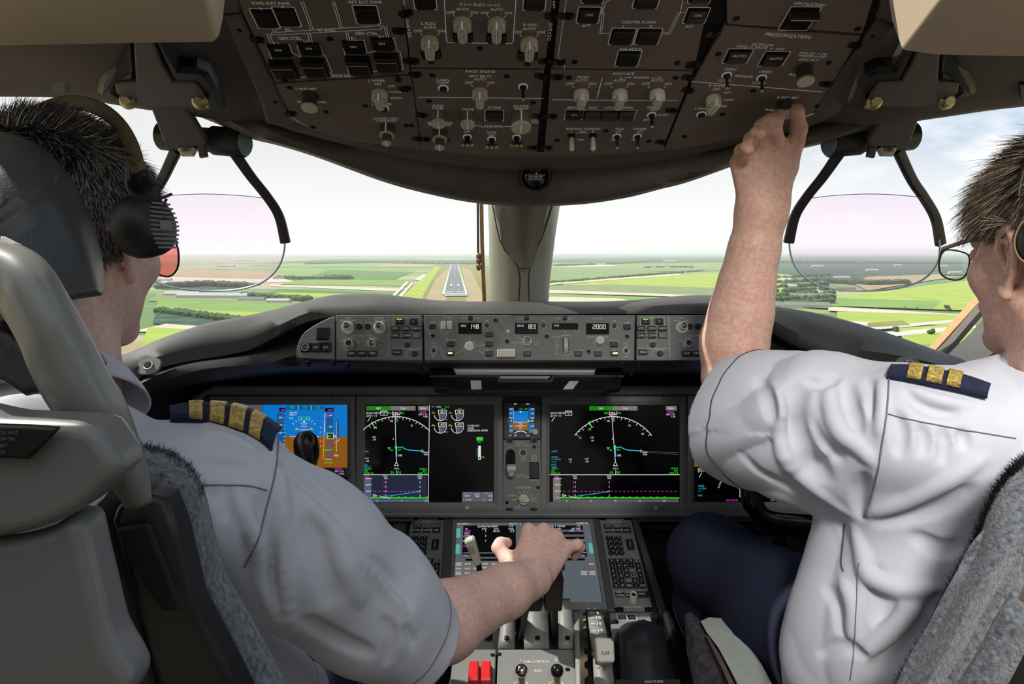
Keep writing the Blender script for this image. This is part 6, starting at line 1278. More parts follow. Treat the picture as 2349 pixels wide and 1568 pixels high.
# ================================================================ HEAD-UP DISPLAYS
M_HUD = mat('hud_grey', (92, 86, 82), .5, noise=.02)
M_HUB = mat('hud_black', (40, 41, 41), .45, noise=.04)
M_LENS = mat('hud_knob_blue', (120, 146, 162), .2, noise=.1, scale=300)
TINT = glass('combiner_glass', (1.0, .90, 1.0), .035)
def plate(name, pts, d, th, m, parent, bev=.002):
    P = Panel(None, pts[0][0], 90, d, (240, d + .135), '', '') if d < .9 else Panel(None, pts[0][0], pts[0][1], d, (pts[0][1] + 150, d * 1.10), '', ''); return build(MB(P.M).prism(P.P(pts), -th, 0, 0, bev), name, m, parent)
def hud(label, X, seam):
    e = empty('head_up_display', W(X(463), 320, 1.05), label, 'head-up display', 'head-up displays hanging from the ceiling')
    plate('recess_trim', [(X(x), y) for x, y in [(283, 90), (307, 90), (314, 186), (268, 192), (264, 214), (290, 237), (222, 219), (227, 190), (238, 171), (262, 160), (290, 158)]], .772, .02, M_BLK, e, .006)
    plate('recess_trim', [(X(x), y) for x, y in [(346, 90), (372, 90), (413, 162), (450, 163), (478, 176), (496, 208), (515, 257), (472, 257), (466, 215), (448, 192), (404, 191), (388, 178)]], .772, .02, M_BLK, e, .006)
    plate('mount_plate', [(X(x), y) for x, y in [(306, 90), (348, 90), (372, 150), (396, 188), (448, 192), (466, 214), (478, 246), (345, 246), (318, 241), (290, 237), (266, 214), (264, 193), (312, 190)]], .768, .012, M_HUD, e)
    plate('strap', [(X(x), y) for x, y in [(344, 244), (424, 246), (472, 326), (466, 336), (392, 336), (376, 326)]], .955, .012, M_HUD, e)
    for x, y, d in ((295, 232, .895), (461, 233, .895)): c = W(X(x), y, d); build(MB(Matrix.Translation(c) @ Matrix.Rotation(R(100), 4, 'X')).lathe([(.011, 0), (.011, .004), (.007, .005), (.007, .009), (.006, .010)], 20), 'mount_bolt', M_MET, e)
    a, c = W(X(368), 312, 1.06), W(X(562), 328, 1.04)
    ax = (c - a)
    b = MB().tube([a, a + ax * .02, a + ax * .3, a + ax * .32, a + ax * .62, a + ax * .64, a + ax * .98, c], [.016, .022, .0225, .019, .019, .0225, .023, .021], 28); build(b, 'hinge_housing', M_HUB, e)
    build(MB().tube([c, c + ax * .02], [.020, .018], 24), 'end_dial', M_LENS, e, label='pale blue end dial')
    build(MB().tube([W(X(415), 340, 1.04), W(X(420), 352, 1.04), W(X(442), 352, 1.04), W(X(447), 340, 1.04)], .005, 10), 'latch_loop', M_KNB, e)
    build(MB().tube([W(X(462), 330, 1.02), W(X(468), 360, 1.02)], [.006, .006], up=(0, 1, 0), sec=rrect(-1, -.6, 1, .6, .2)), 'release_tab', M_HUD, e)
    sec = rrect(-1, -.7, 1, .7, .4)
    A1 = spl([(X(x), y, d) for x, y, d in ((404, 345, 1.06), (372, 412, 1.09), (345, 452, 1.11), (318, 500, 1.13), (306, 560, 1.15))], 22)
    A2 = spl([(X(x), y, d) for x, y, d in ((534, 345, 1.04), (576, 405, 1.07), (612, 450, 1.09), (640, 495, 1.11), (655, 556, 1.13))], 22)
    for A in (A1, A2): build(MB().tube([W(*p) for p in A], [.0085 - .001 * math.sin(i / 21 * 3.1) for i in range(22)], up=(0, 1, 0), sec=sec), 'support_arm', M_HUB, e)
    top_ = spl([(X(x), y, 1.10) for x, y in ((352, 452), (420, 446), (490, 445), (560, 449), (610, 455))], 14)
    bot_ = spl([(X(x), y, d) for x, y, d in ((640, 495, 1.112), (652, 540, 1.13), (651, 580, 1.14), (635, 618, 1.15), (600, 648, 1.16), (550, 663, 1.165), (490, 667, 1.17), (420, 663, 1.165), (360, 648, 1.16), (322, 618, 1.15), (308, 575, 1.14), (316, 505, 1.12))], 40)
    loop = [W(*p) for p in top_ + bot_]; cen = sum(loop, Vector()) / len(loop)
    g = MB(); g.add([cen] + loop, [[0, i + 1, (i + 1) % len(loop) + 1] for i in range(len(loop))]); build(g, 'combiner_glass', TINT, e)
    build(MB().tube([W(*p) for p in bot_[4:-3]], .0017, 8), 'glass_rim', mat('rim_pale', (196, 214, 224), .2, .2), e); build(MB().tube([W(*p) for p in top_], .0006, 6), 'glass_rim', mat('rim_dark', (90, 90, 95), .3), e)
hud('left head-up display unit with tinted combiner glass, beside the captain\'s headset', lambda x: x, 0)
hud('right head-up display unit with tinted combiner glass, in front of the right pilot', lambda x: 2464 - x if x > 330 else 2464 - x, 0)
# beige covers of the overhead projectors, nearest the camera at the top corners
pj = [W(*p) for p in ((-300, 110, .62), (0, 104, .62), (300, 100, .62), (486, 97, .62), (502, 86, .62), (514, 30, .64), (512, -80, .64), (430, -140, .50), (-300, -160, .5))]
hull(pj + [p + Vector((0, .02, .05)) for p in pj], 'projector_cover', M_BEIGE, bev=.008, label='beige projector cover overhead in the upper left corner', cat='cover')
pj = [W(*p) for p in ((2070, 115, .63), (2160, 127, .62), (2349, 130, .61), (2650, 132, .6), (2650, -150, .5), (2250, -120, .5), (2045, 46, .66), (2072, 10, .66), (2110, -90, .62))]
hull(pj + [p + Vector((0, .02, .05)) for p in pj], 'projector_cover', M_BEIGE, bev=.006, label='beige projector cover overhead in the upper right corner', cat='cover')
for pts, l in (([(97, 171), (160, 176), (155, 217), (98, 214)], 'small dark recessed window sensor in the left ceiling liner'), ([(2340, 195), (2410, 190), (2410, 240), (2343, 238)], 'small dark recess at the right edge of the ceiling liner')):
    P = Panel(None, pts[0][0], pts[0][1], .85, (pts[0][1] + 60, .90), '', ''); e = empty('ceiling_recess', W(*pts[0], .87), l, 'recess')
    build(MB(P.M).prism(P.P(pts), -.01, 0, 0, .001), 'frame', M_BLK, e); build(MB(P.M).prism(P.P([((x - pts[0][0]) * .55 + pts[0][0] + 20, (y - pts[0][1]) * .7 + pts[0][1] + 8) for x, y in pts]), 0, .002), 'lens', M_SWG, e)

# ================================================================ CONTROL YOKES
YM = mat('yoke_black', (14, 14, 16), .22, noise=.05)
y1 = empty('control_yoke', W(705, 1180, 1.15), 'glossy black control yoke behind the captain\'s sleeve', 'yoke', None)
pth = [W(*p) for p in spl([(560, 1180, 1.16), (640, 1170, 1.15), (690, 1110, 1.13), (704, 1050, 1.12), (700, 1004, 1.12)], 20)]
build(MB().tube(pth + [W(698, 990, 1.12)], [.016] * 15 + [.018, .020, .021, .021, .019, .010], 18), 'grip', YM, y1)
build(MB().tube([W(560, 1180, 1.16), W(440, 1200, 1.2), W(430, 1300, 1.35)], .02, 14), 'column', YM, y1)
y2 = empty('control_yoke', W(1800, 1210, 1.15), 'glossy black control yoke below the right pilot\'s sleeve', 'yoke', None)
pth = [W(*p) for p in spl([(1722, 1060, 1.12), (1722, 1110, 1.12), (1728, 1155, 1.12), (1760, 1190, 1.12), (1830, 1200, 1.12), (1900, 1202, 1.13)], 24)]
build(MB().tube(pth, [.018] * 9 + [.016] * 15, 18), 'grip', YM, y2)
build(MB().tube([W(1880, 1190, 1.13), W(1990, 1200, 1.2), W(2010, 1300, 1.35)], .02, 14), 'column', YM, y2)
# side consoles: small round lamps set in grey oval plates
for (x, y, d, l) in ((341, 838, 1.10, 'oval plate with round outlet under the left window sill'), (2086, 836, 1.07, 'oval plate with round outlet under the right window sill')):
    P = Panel(None, x, y, d, (y + 60, d * .98), '', ''); e = empty('outlet_plate', W(x, y, d), l, 'outlet')
    s = 1 if x < 1000 else -1
    build(MB(P.M).prism(P.P([tuple(p) for p in spl([(x - s * 26, y + 18), (x - s * 22, y - 8), (x + s * 4, y - 18), (x + s * 26, y - 14), (x + s * 27, y + 2), (x + s * 10, y + 18)], 24, True)]), -.004, .001, 0, .001), 'plate', M_GP, e)
    k = d / 1500; M_ = P.M @ Matrix.Translation((*P.pix(x, y), 0)); build(MB(M_).lathe([(11 * k, .001), (11 * k, .004), (8 * k, .003), (7.5 * k, .001)], 24), 'ring', M_KNB, e); build(MB(M_).lathe([(7 * k, .001), (6.5 * k, .004), (3 * k, .004)], 20), 'nozzle', M_BLK, e)
# ================================================================ soft shapes: distance fields turned into one continuous skin
import openvdb as vdb
from mathutils.bvhtree import BVHTree
class Soft:
    def __init__(s, lo, hi, h):
        s.lo = np.array(lo, np.float32); s.h = h
        s.n = [int(math.ceil((hi[i] - lo[i]) / h)) + 1 for i in range(3)]
        s.a = np.full(s.n, 1.0, np.float32)
    def block(s, mn, mx, pad):
        i0 = [max(0, int((mn[i] - pad - s.lo[i]) / s.h)) for i in range(3)]; i1 = [min(s.n[i], int((mx[i] + pad - s.lo[i]) / s.h) + 2) for i in range(3)]
        if any(i1[k] <= i0[k] for k in range(3)): return None
        g = [s.lo[k] + np.arange(i0[k], i1[k], dtype=np.float32) * s.h for k in range(3)]
        return tuple(slice(i0[k], i1[k]) for k in range(3)), g[0][:, None, None], g[1][None, :, None], g[2][None, None, :]
    def mix(s, sl, d, k, op):
        a = s.a[sl]
        if op == 'cut': d = -d; k = max(k, 1e-5); h = np.clip(.5 - .5 * (a - d) / k, 0, 1) if False else np.clip(.5 + .5 * (d - a) / k, 0, 1); s.a[sl] = a * (1 - h) + d * h + k * h * (1 - h)
        else: k = max(k, 1e-5); h = np.clip(.5 + .5 * (a - d) / k, 0, 1); s.a[sl] = a * (1 - h) + d * h - k * h * (1 - h)
    def cap(s, a, b, r0, r1=None, k=.01, op='add', sq=(1, 1, 1)):
        """tapered limb from a to b; sq flattens it along the world axes"""
        r1 = r0 if r1 is None else r1; a, b = np.array(a, np.float32), np.array(b, np.float32); q = np.array(sq, np.float32); R_ = max(r0, r1)
        B = s.block(np.minimum(a, b) - R_ * q, np.maximum(a, b) + R_ * q, k + 3 * s.h)
        if B is None: return s
        sl, X, Y, Z = B; a_, b_ = a / q, b / q; d = b_ - a_; L2 = float(d @ d) + 1e-12
        X, Y, Z = X / q[0], Y / q[1], Z / q[2]
        t = np.clip(((X - a_[0]) * d[0] + (Y - a_[1]) * d[1] + (Z - a_[2]) * d[2]) / L2, 0, 1)
        D = np.sqrt((X - a_[0] - t * d[0]) ** 2 + (Y - a_[1] - t * d[1]) ** 2 + (Z - a_[2] - t * d[2]) ** 2) - (r0 + (r1 - r0) * t)
        s.mix(sl, D * min(1, float(q.min()) * 1.15), k, op); return s
    def chain(s, pts, k=.01, op='add'):
        for (a, r0), (b, r1) in zip(pts[:-1], pts[1:]): s.cap(a, b, r0, r1, k, op)
        return s
    def ell(s, c, r_, M=None, k=.01, op='add'):
        """ellipsoid; M is a 3x3 whose columns are its axes"""
        c = np.array(c, np.float32); R_ = max(r_); B = s.block(c - R_, c + R_, k + 3 * s.h)
        if B is None: return s
        sl, X, Y, Z = B; X, Y, Z = X - c[0], Y - c[1], Z - c[2]
        if M is not None: X, Y, Z = [M[0][j] * X + M[1][j] * Y + M[2][j] * Z for j in range(3)]
        k0 = np.sqrt((X / r_[0]) ** 2 + (Y / r_[1]) ** 2 + (Z / r_[2]) ** 2); k1 = np.sqrt((X / r_[0] ** 2) ** 2 + (Y / r_[1] ** 2) ** 2 + (Z / r_[2] ** 2) ** 2) + 1e-6
        s.mix(sl, k0 * (k0 - 1) / k1, k, op); return s
    def plane(s, p, n):
        """keep the side n points away from"""
        n = np.array(Vector(n).normalized(), np.float32); sl, X, Y, Z = s.block(s.lo, s.lo + np.array(s.n) * s.h, 0)
        s.a = np.maximum(s.a, (X - p[0]) * n[0] + (Y - p[1]) * n[1] + (Z - p[2]) * n[2]); return s
    def warp(s, f, amp):
        m = np.abs(s.a) < .03
        i, j, k = np.nonzero(m); P = np.stack([s.lo[0] + i * s.h, s.lo[1] + j * s.h, s.lo[2] + k * s.h], 1)
        s.a[i, j, k] += amp * f(P).astype(np.float32); return s
    def mesh(s, smooth=1):
        b = 3 * s.h; g = vdb.FloatGrid(b); g.copyFromArray(np.clip(s.a, -b, b)); g.transform = vdb.createLinearTransform(voxelSize=s.h)
        v, q = g.convertToQuads(0.0); v = np.array(v, np.float32) + s.lo; q = np.array(q)[:, ::-1]
        return v, q
def smoothv(v, q, it=2):
    n = len(v); e = np.concatenate([q[:, [0, 1]], q[:, [1, 2]], q[:, [2, 3]], q[:, [3, 0]]])
    for _ in range(it):
        s_ = np.zeros_like(v); c = np.zeros(n, np.float32)
        for x, y in ((0, 1), (1, 0)):
            for k in range(3): s_[:, k] += np.bincount(e[:, x], v[e[:, y], k], n)
            c += np.bincount(e[:, x], minlength=n)
        v = v * .4 + .6 * s_ / np.maximum(c, 1)[:, None]
    return v
def soft_obj(parts, name, m, parent, it=2, mi=None):
    if not isinstance(parts, list): parts = [parts]
    V, Q, o_ = [], [], 0
    for p in parts:
        v, q = p.mesh() if isinstance(p, Soft) else p; v = smoothv(v, q, it); V.append(v); Q.append(q + o_); o_ += len(v)
    V = np.concatenate(V); Q = np.concatenate(Q); me = bpy.data.meshes.new(name)
    L0 = absM(parent).translation if parent else Vector((0, 0, 0))
    me.vertices.add(len(V)); me.vertices.foreach_set('co', (V - np.array(L0)).ravel()); me.loops.add(len(Q) * 4); me.loops.foreach_set('vertex_index', Q.ravel().astype(np.int32))
    me.polygons.add(len(Q)); me.polygons.foreach_set('loop_start', np.arange(0, len(Q) * 4, 4, dtype=np.int32)); me.update(calc_edges=True); me.shade_smooth()
    for x in (m if isinstance(m, list) else [m]): me.materials.append(x)
    if mi is not None: me.polygons.foreach_set('material_index', mi(V[Q].mean(1)).astype(np.int32))
    ob = mesh_obj(name, me, parent); return ob, BVHTree.FromPolygons([tuple(x) for x in V.tolist()], Q.tolist())
def cast(bvh, px, py, off=0.0):
    d = (W(px, py, 1) - CAM).normalized(); h = bvh.ray_cast(CAM, d)
    if h[0] is None: return None
    n = h[1] if h[1].dot(d) < 0 else -h[1]; return h[0] + n * off
def seam(bvh, pts, r_, m, parent, n=40, name='seam', off=.0006, segs=None):
    P_ = [cast(bvh, x, y, off) for x, y in spl(pts, n)]; P_ = [p for p in P_ if p is not None]; run = [[]]
    for p in P_:
        if run[-1] and (p - run[-1][-1]).length > .05: run.append([])
        run[-1].append(p)
    b = MB()
    for q in run:
        if len(q) > 2: b.tube(q, r_, 5)
    if b.v: return build(b, name, m, parent)
def nz3(P, f, seed, warp=.0, st=(1, 1, 1)):
    r_ = np.random.default_rng(seed); o_ = np.zeros(len(P)); S = np.array(st)
    for k in range(5):
        d = r_.normal(size=3); d /= np.linalg.norm(d); ph = r_.uniform(0, 6.28); w = 0
        if warp: w = warp * np.sin((P * S) @ r_.normal(size=3) * f * .7 + ph)
        o_ += np.sin((P * S) @ d * f * r_.uniform(.7, 1.5) + ph + w)
    return o_ / 3

def head(sf, H, M, k=.012, ears=True, scale=1.0):
    """H eye-level centre, M columns right/forward/up"""
    def p(x, y, z): return np.array(H) + (np.array(M.col[0]) * x + np.array(M.col[1]) * y + np.array(M.col[2]) * z) * scale
    Mr = [[M.col[j][i] for j in range(3)] for i in range(3)]; E = lambda c, r_, k=.012, op='add': sf.ell(p(*c), [q * scale for q in r_], Mr, k, op)
    C = lambda a, b, r0, r1, k=.01, op='add': sf.cap(p(*a), p(*b), r0 * scale, r1 * scale, k, op)
    E((0, -.014, .032), (.077, .099, .088)); E((0, .03, -.03), (.063, .060, .088), .02)
    for s in (-1, 1):
        C((s * .052, -.005, -.055), (s * .012, .068, -.104), .019, .018, .025); E((s * .043, .052, -.028), (.022, .026, .022), .02)
        C((s * .012, .083, .018), (s * .045, .072, .014), .010, .009, .012); E((s * .031, .103, -.002), (.014, .013, .010), .008, 'cut'); E((s * .031, .084, -.003), (.012, .012, .012), .002)
        E((s * .010, .104, -.045), (.008, .008, .007), .006)
    C((0, .088, .005), (0, .114, -.038), .007, .010, .010); C((-.02, .088, -.066), (.02, .088, -.066), .007, .007, .008); C((-.016, .086, -.076), (.016, .086, -.076), .007, .007, .006)
    E((0, .078, -.108), (.020, .016, .014), .015)
    for s in (-1, 1):
        C((s * .028, -.035, -.05), (s * .034, -.045, -.17), .036, .045, .03); C((s * .045, -.03, -.05), (s * .018, .03, -.19), .012, .012, .02)
    C((0, -.01, -.09), (0, .0, -.19), .045, .05, .03)
    if ears:
        for s in (-1, 1):
            rim = [(.077, -.004, -.022), (.080, .004, -.002), (.083, -.001, .016), (.088, -.014, .022), (.092, -.026, .012), (.091, -.030, -.006), (.086, -.024, -.026), (.081, -.013, -.042), (.078, -.006, -.052), (.077, .0, -.045)]
            for a, b in zip(rim[:-1], rim[1:]): C((s * a[0], a[1], a[2]), (s * b[0], b[1], b[2]), .0042, .0042, .003)
            E((s * .079, -.006, -.049), (.005, .008, .009), .004); inner = [(.081, -.006, .008), (.084, -.016, .004), (.083, -.017, -.014), (.078, -.008, -.030)]
            for a, b in zip(inner[:-1], inner[1:]): C((s * a[0], a[1], a[2]), (s * b[0], b[1], b[2]), .0034, .0034, .004)
            C((s * .077, -.013, -.03), (s * .083, -.018, .012), .004, .004, .004)
    return p
def hair(name, bvh_v, bvh, H, M, keep, flow, n, length, mats, parent, seed=1, lift=.5, rad=.0005, wmat=None, curl=.0):
    """strands rooted on the scalp"""
    rg = np.random.default_rng(seed); v, q = bvh_v; c = v[q].mean(1); A = np.linalg.norm(np.cross(v[q[:, 1]] - v[q[:, 0]], v[q[:, 2]] - v[q[:, 0]]), axis=1)
    Mi = np.array(M.transposed()); Lc = (c - np.array(H)) @ Mi.T; w = keep(Lc); ok = w > rg.uniform(0, 1, len(w)) * .0 + 1e-3; idx = np.nonzero(ok)[0]
    pr = A[idx] * w[idx]; ids = rg.choice(idx, n, p=pr / pr.sum()); base = c[ids] + rg.normal(size=(n, 3)) * .0008
    nn = np.cross(v[q[ids, 1]] - v[q[ids, 0]], v[q[ids, 2]] - v[q[ids, 0]]); nn /= np.linalg.norm(nn, axis=1)[:, None] + 1e-9
    out = base - np.array(H); sg = np.sign((nn * out).sum(1)); nn *= sg[:, None]
    fl = flow(Lc[ids]) @ Mi; fl = fl - nn * (fl * nn).sum(1)[:, None]; fl /= np.linalg.norm(fl, axis=1)[:, None] + 1e-9
    d = nn * lift + fl * (1 - lift) + rg.normal(size=(n, 3)) * .14; d /= np.linalg.norm(d, axis=1)[:, None]
    ln = length(Lc[ids]) * rg.uniform(.65, 1.15, n); K = 4; P_ = np.zeros((n, K + 1, 3)); P_[:, 0] = base
    bend = fl * .55 - nn * .15 + rg.normal(size=(n, 3)) * curl
    for k in range(K):
        dd = d + bend * (k / K); dd /= np.linalg.norm(dd, axis=1)[:, None]; P_[:, k + 1] = P_[:, k] + dd * (ln / K)[:, None]
    s1 = np.cross(d, nn + .01); s1 /= np.linalg.norm(s1, axis=1)[:, None] + 1e-9; s2 = np.cross(d, s1); V = np.zeros((n, K + 1, 3, 3))
    for k in range(K + 1):
        r_ = rad * (1 - .8 * k / K)
        for j, a in enumerate((0, 2.09, 4.19)): V[:, k, j] = P_[:, k] + (s1 * math.cos(a) + s2 * math.sin(a)) * r_
    L0 = np.array(absM(parent).translation); V = V.reshape(-1, 3) - L0; F_ = []
    b0 = (np.arange(n) * (K + 1) * 3)[:, None]
    for k in range(K):
        for j in range(3): F_.append(b0 + np.array([k * 3 + j, k * 3 + (j + 1) % 3, k * 3 + 3 + (j + 1) % 3, k * 3 + 3 + j]))
    F_ = np.stack(F_, 1).reshape(-1, 4); me = bpy.data.meshes.new(name); me.vertices.add(len(V)); me.vertices.foreach_set('co', V.ravel()); me.loops.add(len(F_) * 4)
    me.loops.foreach_set('vertex_index', F_.ravel().astype(np.int32)); me.polygons.add(len(F_)); me.polygons.foreach_set('loop_start', np.arange(0, len(F_) * 4, 4, dtype=np.int32))
    pick = (wmat(Lc[ids]) > rg.uniform(0, 1, n)).astype(np.int32) if wmat else np.zeros(n, np.int32); me.update(calc_edges=True); me.shade_smooth()
    for x in mats: me.materials.append(x)
    me.polygons.foreach_set('material_index', np.repeat(pick, K * 3)); return mesh_obj(name, me, parent)
def basis(yaw, pitch, roll=0):
    return (Matrix.Rotation(R(-yaw), 3, 'Z') @ Matrix.Rotation(R(-pitch), 3, 'X') @ Matrix.Rotation(R(roll), 3, 'Y'))
def pathcap(sf, pts, k=.012):
    """pts: (px,py,d,radius in px)"""
    q = [(W(x, y, d), r_ * d / F) for x, y, d, r_ in pts]; sf.chain(q, k); return q
def bnd(pts, pad): a = np.array([tuple(p) for p in pts]); return a.min(0) - pad, a.max(0) + pad

def folds(sf, lst, it=1):
    """press and lift soft folds in the cloth along curves seen on its surface"""
    v, q = sf.mesh(); v = smoothv(v, q, it); bv = BVHTree.FromPolygons([tuple(x) for x in v.tolist()], q.tolist())
    for kind, r_, dep, pts in lst:
        r_, dep = r_ * .62, dep * .8
        P_ = []
        for k, (x, y) in enumerate(spl(pts, 16)):
            h = cast(bv, x, y)
            if h is None: continue
            d = (W(x, y, 1) - CAM).normalized(); hit = bv.ray_cast(CAM, d); n = hit[1] if hit[1].dot(d) < 0 else -hit[1]
            t = k / 15; w = max(.15, math.sin(math.pi * min(1, max(0, t))) ** .5); rr = r_ * (.5 + .5 * w)
            P_.append((h + n * ((rr - dep * w) if kind == 'v' else -(rr - dep * w)), rr))
        for (a, r0), (b, r1) in zip(P_[:-1], P_[1:]):
            if (a - b).length < .05: sf.cap(a, b, r0, r1, r_ * .9, 'cut' if kind == 'v' else 'add')
# ================================================================ THE CAPTAIN (left seat)
M_SKIN = mat('skin', (236, 202, 190), .5, noise=.03, scale=150, bump=.12, bscale=420, mottle=(222, 176, 160), sss=.10, spec=.35)
M_SKIN2 = mat('skin_tan', (232, 194, 176), .5, noise=.03, scale=150, bump=.12, bscale=420, mottle=(212, 162, 142), sss=.10, spec=.35)
M_SHIRT = mat('shirt_white', (200, 203, 213), .75, noise=.01, scale=40, bump=.05, bscale=1500, sheen=.1)
M_SEAM = mat('seam_grey', (120, 120, 130), .8, noise=0)
M_NAVY = mat('navy_cloth', (28, 36, 66), .8, noise=.1, scale=300, bump=.2, bscale=900)
M_GOLD = mat('gold_braid', (206, 178, 96), .45, .25, noise=.25, scale=260, bump=.9, bscale=500)
M_HAIRD = mat('hair_dark', (52, 44, 40), .5, noise=.1); M_HAIRG = mat('hair_grey', (176, 168, 160), .45, noise=.1)
cap_ = empty('person', W(250, 1500, .66), 'person in white four-bar uniform shirt with right hand on the thrust levers', 'person')
Hc = W(166, 534, .70); HM = basis(8, 10, 0)
S1 = W(524, 1120, .635); E1 = W(905, 1482, .785); W1 = W(1222, 1325, 1.03)
mid1 = S1 + Vector((-.167, -.01, .0))
A = Soft(*bnd([Hc, S1, E1, W(1240, 1220, 1.14), W(1340, 1250, 1.12), mid1 + Vector((-.12, 0, -.2))], .12), .0022)
head(A, Hc, HM, scale=.94)
nb = Vector(HM @ Vector((0, -.03, -.15))) + Hc
A.cap(nb, mid1 + Vector((0, 0, .02)), .056, .07, .03)
A.cap(mid1 + Vector((0, .01, -.06)), mid1 + Vector((0, .01, -.2)), .07, .08, .05); A.cap(mid1 + Vector((0, 0, -.012)), S1 + Vector((-.01, 0, -.012)), .05, .046, .04)
A.chain([(S1 + Vector((0, 0, -.008)), .045), (S1.lerp(E1, .6), .046), (E1, .046)], .02)
mA = E1.lerp(W1, .3); mB = E1.lerp(W1, .75)
A.chain([(E1, .046), (mA, .0475), (mB, .036), (W1, .031)], .02)
A.cap(E1.lerp(W1, .2) + Vector((.0, 0, .012)), E1.lerp(W1, .8) + Vector((0, 0, .006)), .034, .022, .02)
# right hand, palm over the levers: fingers bend forward and down around the grip
def J(x, y, d): return W(x, y, d)
mc = [J(1213, 1216, 1.10), J(1247, 1216, 1.11), J(1276, 1232, 1.112), J(1298, 1256, 1.11)]
wr = [J(1205, 1305, 1.04), J(1222, 1300, 1.045), J(1240, 1302, 1.05), J(1256, 1312, 1.05)]
for a, b in zip(wr, mc): A.cap(a, b, .0165, .0125, .012)
A.cap(J(1222, 1296, 1.055), J(1255, 1240, 1.12), .022, .018, .02)
for m_ in mc[:3]: A.cap(m_, m_ + Vector((0, 0, .0035)), .0098, .0075, .006)
for a, b in zip(wr[:3], mc[:3]): A.cap(a.lerp(b, .15) + Vector((0, -.004, .0145)), b + Vector((0, -.003, .008)), .0026, .0042, .006)
fing = [[(1209, 1222, 1.145, .0092), (1212, 1250, 1.165, .0086), (1216, 1276, 1.155, .0078)], [(1246, 1222, 1.155, .0095), (1246, 1250, 1.175, .0088), (1246, 1276, 1.165, .008)],
        [(1280, 1236, 1.152, .009), (1276, 1262, 1.172, .0085), (1272, 1284, 1.16, .0077)], [(1325, 1248, 1.122, .0092), (1331, 1254, 1.13, .0088), (1318, 1276, 1.15, .0074)]]
for m_, f_ in zip(mc, fing):
    prev, pr_ = m_, .0108
    for x, y, d, r_ in f_: A.cap(prev, J(x, y, d), pr_, r_, .004); prev, pr_ = J(x, y, d), r_
A.chain([(J(1195, 1312, 1.04), .017), (J(1166, 1284, 1.06), .0135), (J(1143, 1256, 1.075), .0105), (J(1148, 1246, 1.085), .0098), (J(1164, 1244, 1.09), .0085)], .006)
A.cap(J(1188, 1300, 1.04), J(1212, 1240, 1.09), .014, .010, .014)
# far arm, resting on the lap and the yoke
S1b = S1 + Vector((-.40, .01, -.01)); E1b = S1b + Vector((-.06, .14, -.26)); W1b = E1b + Vector((.10, .22, .04))
A2 = Soft(*bnd([S1b, E1b, W1b + Vector((.03, .11, 0))], .08), .003)
A2.chain([(S1b, .05), (E1b, .045), (W1b, .03)], .02)
for k in range(4):
    a = W1b + Vector((.005 + .018 * k - .02, .085 - .006 * k, .01)); A2.cap(W1b, a, .016, .011, .01); A2.chain([(a, .010), (a + Vector((.004, .028, -.016)), .009), (a + Vector((.004, .020, -.040)), .008)], .004)
A2.chain([(W1b, .016), (W1b + Vector((.035, .04, 0)), .012), (W1b + Vector((.045, .075, -.01)), .009)], .006)
# hair
def keepL(p):
    x, y, z = p[:, 0], p[:, 1], p[:, 2]
    line = -.072 + .9 * np.clip(y + .06, 0, .2) + .25 * np.clip(y - .04, 0, .2)   # nape low at the back, rising to the temple
    w = np.clip((z - line) / .012, 0, 1) * (y < .085); ear = (np.abs(np.abs(x) - .085) < .02) & (y > -.035) & (y < .012) & (z < .024); return w * (~ear)
flowL = lambda p: np.stack([p[:, 0] * 2.5, -.25 + .6 * (p[:, 2] > .07), np.where(p[:, 2] > .085, .25, -1.0)], 1)
M_SCALP = mat('scalp_dark', (44, 36, 32), .8, noise=.1)
vA = A.mesh(); ob, bvA = soft_obj([vA, A2], 'body', [M_SKIN, M_SCALP], cap_, 2, lambda c: (keepL((c - np.array(Hc)) @ np.array(HM)) > .5) & (np.linalg.norm(c - np.array(Hc), axis=1) < .16))
# shirt
def shirt(sf, S, mid, neck, sgn, arm, cuffr):
    """trunk, yoke of the shoulders and the sleeve to its cuff"""
    for dz_, rx, ry in ((-.08, .150, .105), (-.22, .165, .112), (-.38, .165, .118)): sf.ell(mid + Vector((0, .0, dz_)), (rx, ry, .16), None, .05)
    if arm: sf.cap(mid + Vector((.06, .03, -.14)), arm, .07, .085, .012)
    sf.cap(mid + Vector((0, -.01, .025)), S + Vector((-.02 * sgn, -.005, -.01)), .062, .068, .05, sq=(1, 1.15, .8)); sf.cap(mid + Vector((0, -.01, .02)), mid + Vector((-.165 * sgn, 0, -.01)), .062, .06, .05)
    sf.cap(neck, mid + Vector((0, -.01, .03)), .064, .085, .03)
C1 = W(948, 1468, .815)
sh1 = Soft(*bnd([S1 + Vector((.06, 0, .06)), mid1 + Vector((-.24, -.08, -.52)), C1 + Vector((.06, .06, -.07)), E1, Hc], .06), .0028)
shirt(sh1, S1, mid1, nb.lerp(mid1, .45), 1, W(610, 1650, .82), 0)
sh1.chain([(S1 + Vector((-.01, 0, .0)), .067), (S1.lerp(C1, .35), .076), (S1.lerp(C1, .7), .074), (S1.lerp(C1, 1.15), .071)], .035)
sh1.cap(S1b, S1b.lerp(E1b, .8), .065, .072, .04)
ax1 = (C1 - S1).normalized(); acr = W(870, 1560, .80) - W(1030, 1392, .82)
cn = (ax1 - acr.normalized() * ax1.dot(acr.normalized())).normalized()
def wr1(P):
    t = (P - np.array(S1)) @ np.array(ax1); n1 = nz3(P, 22, 3, 1.2, (1, 1, .5)); n2 = nz3(P, 60, 8, 1.5, (1, .6, .35))
    n3 = 1 - 1.7 * np.abs(nz3(P, 15, 31, 1.8, (1, 1, .55))); return n1 * .6 + n2 * .3 * np.clip(1 - np.abs(t) / .3, .2, 1) + n3 * .9
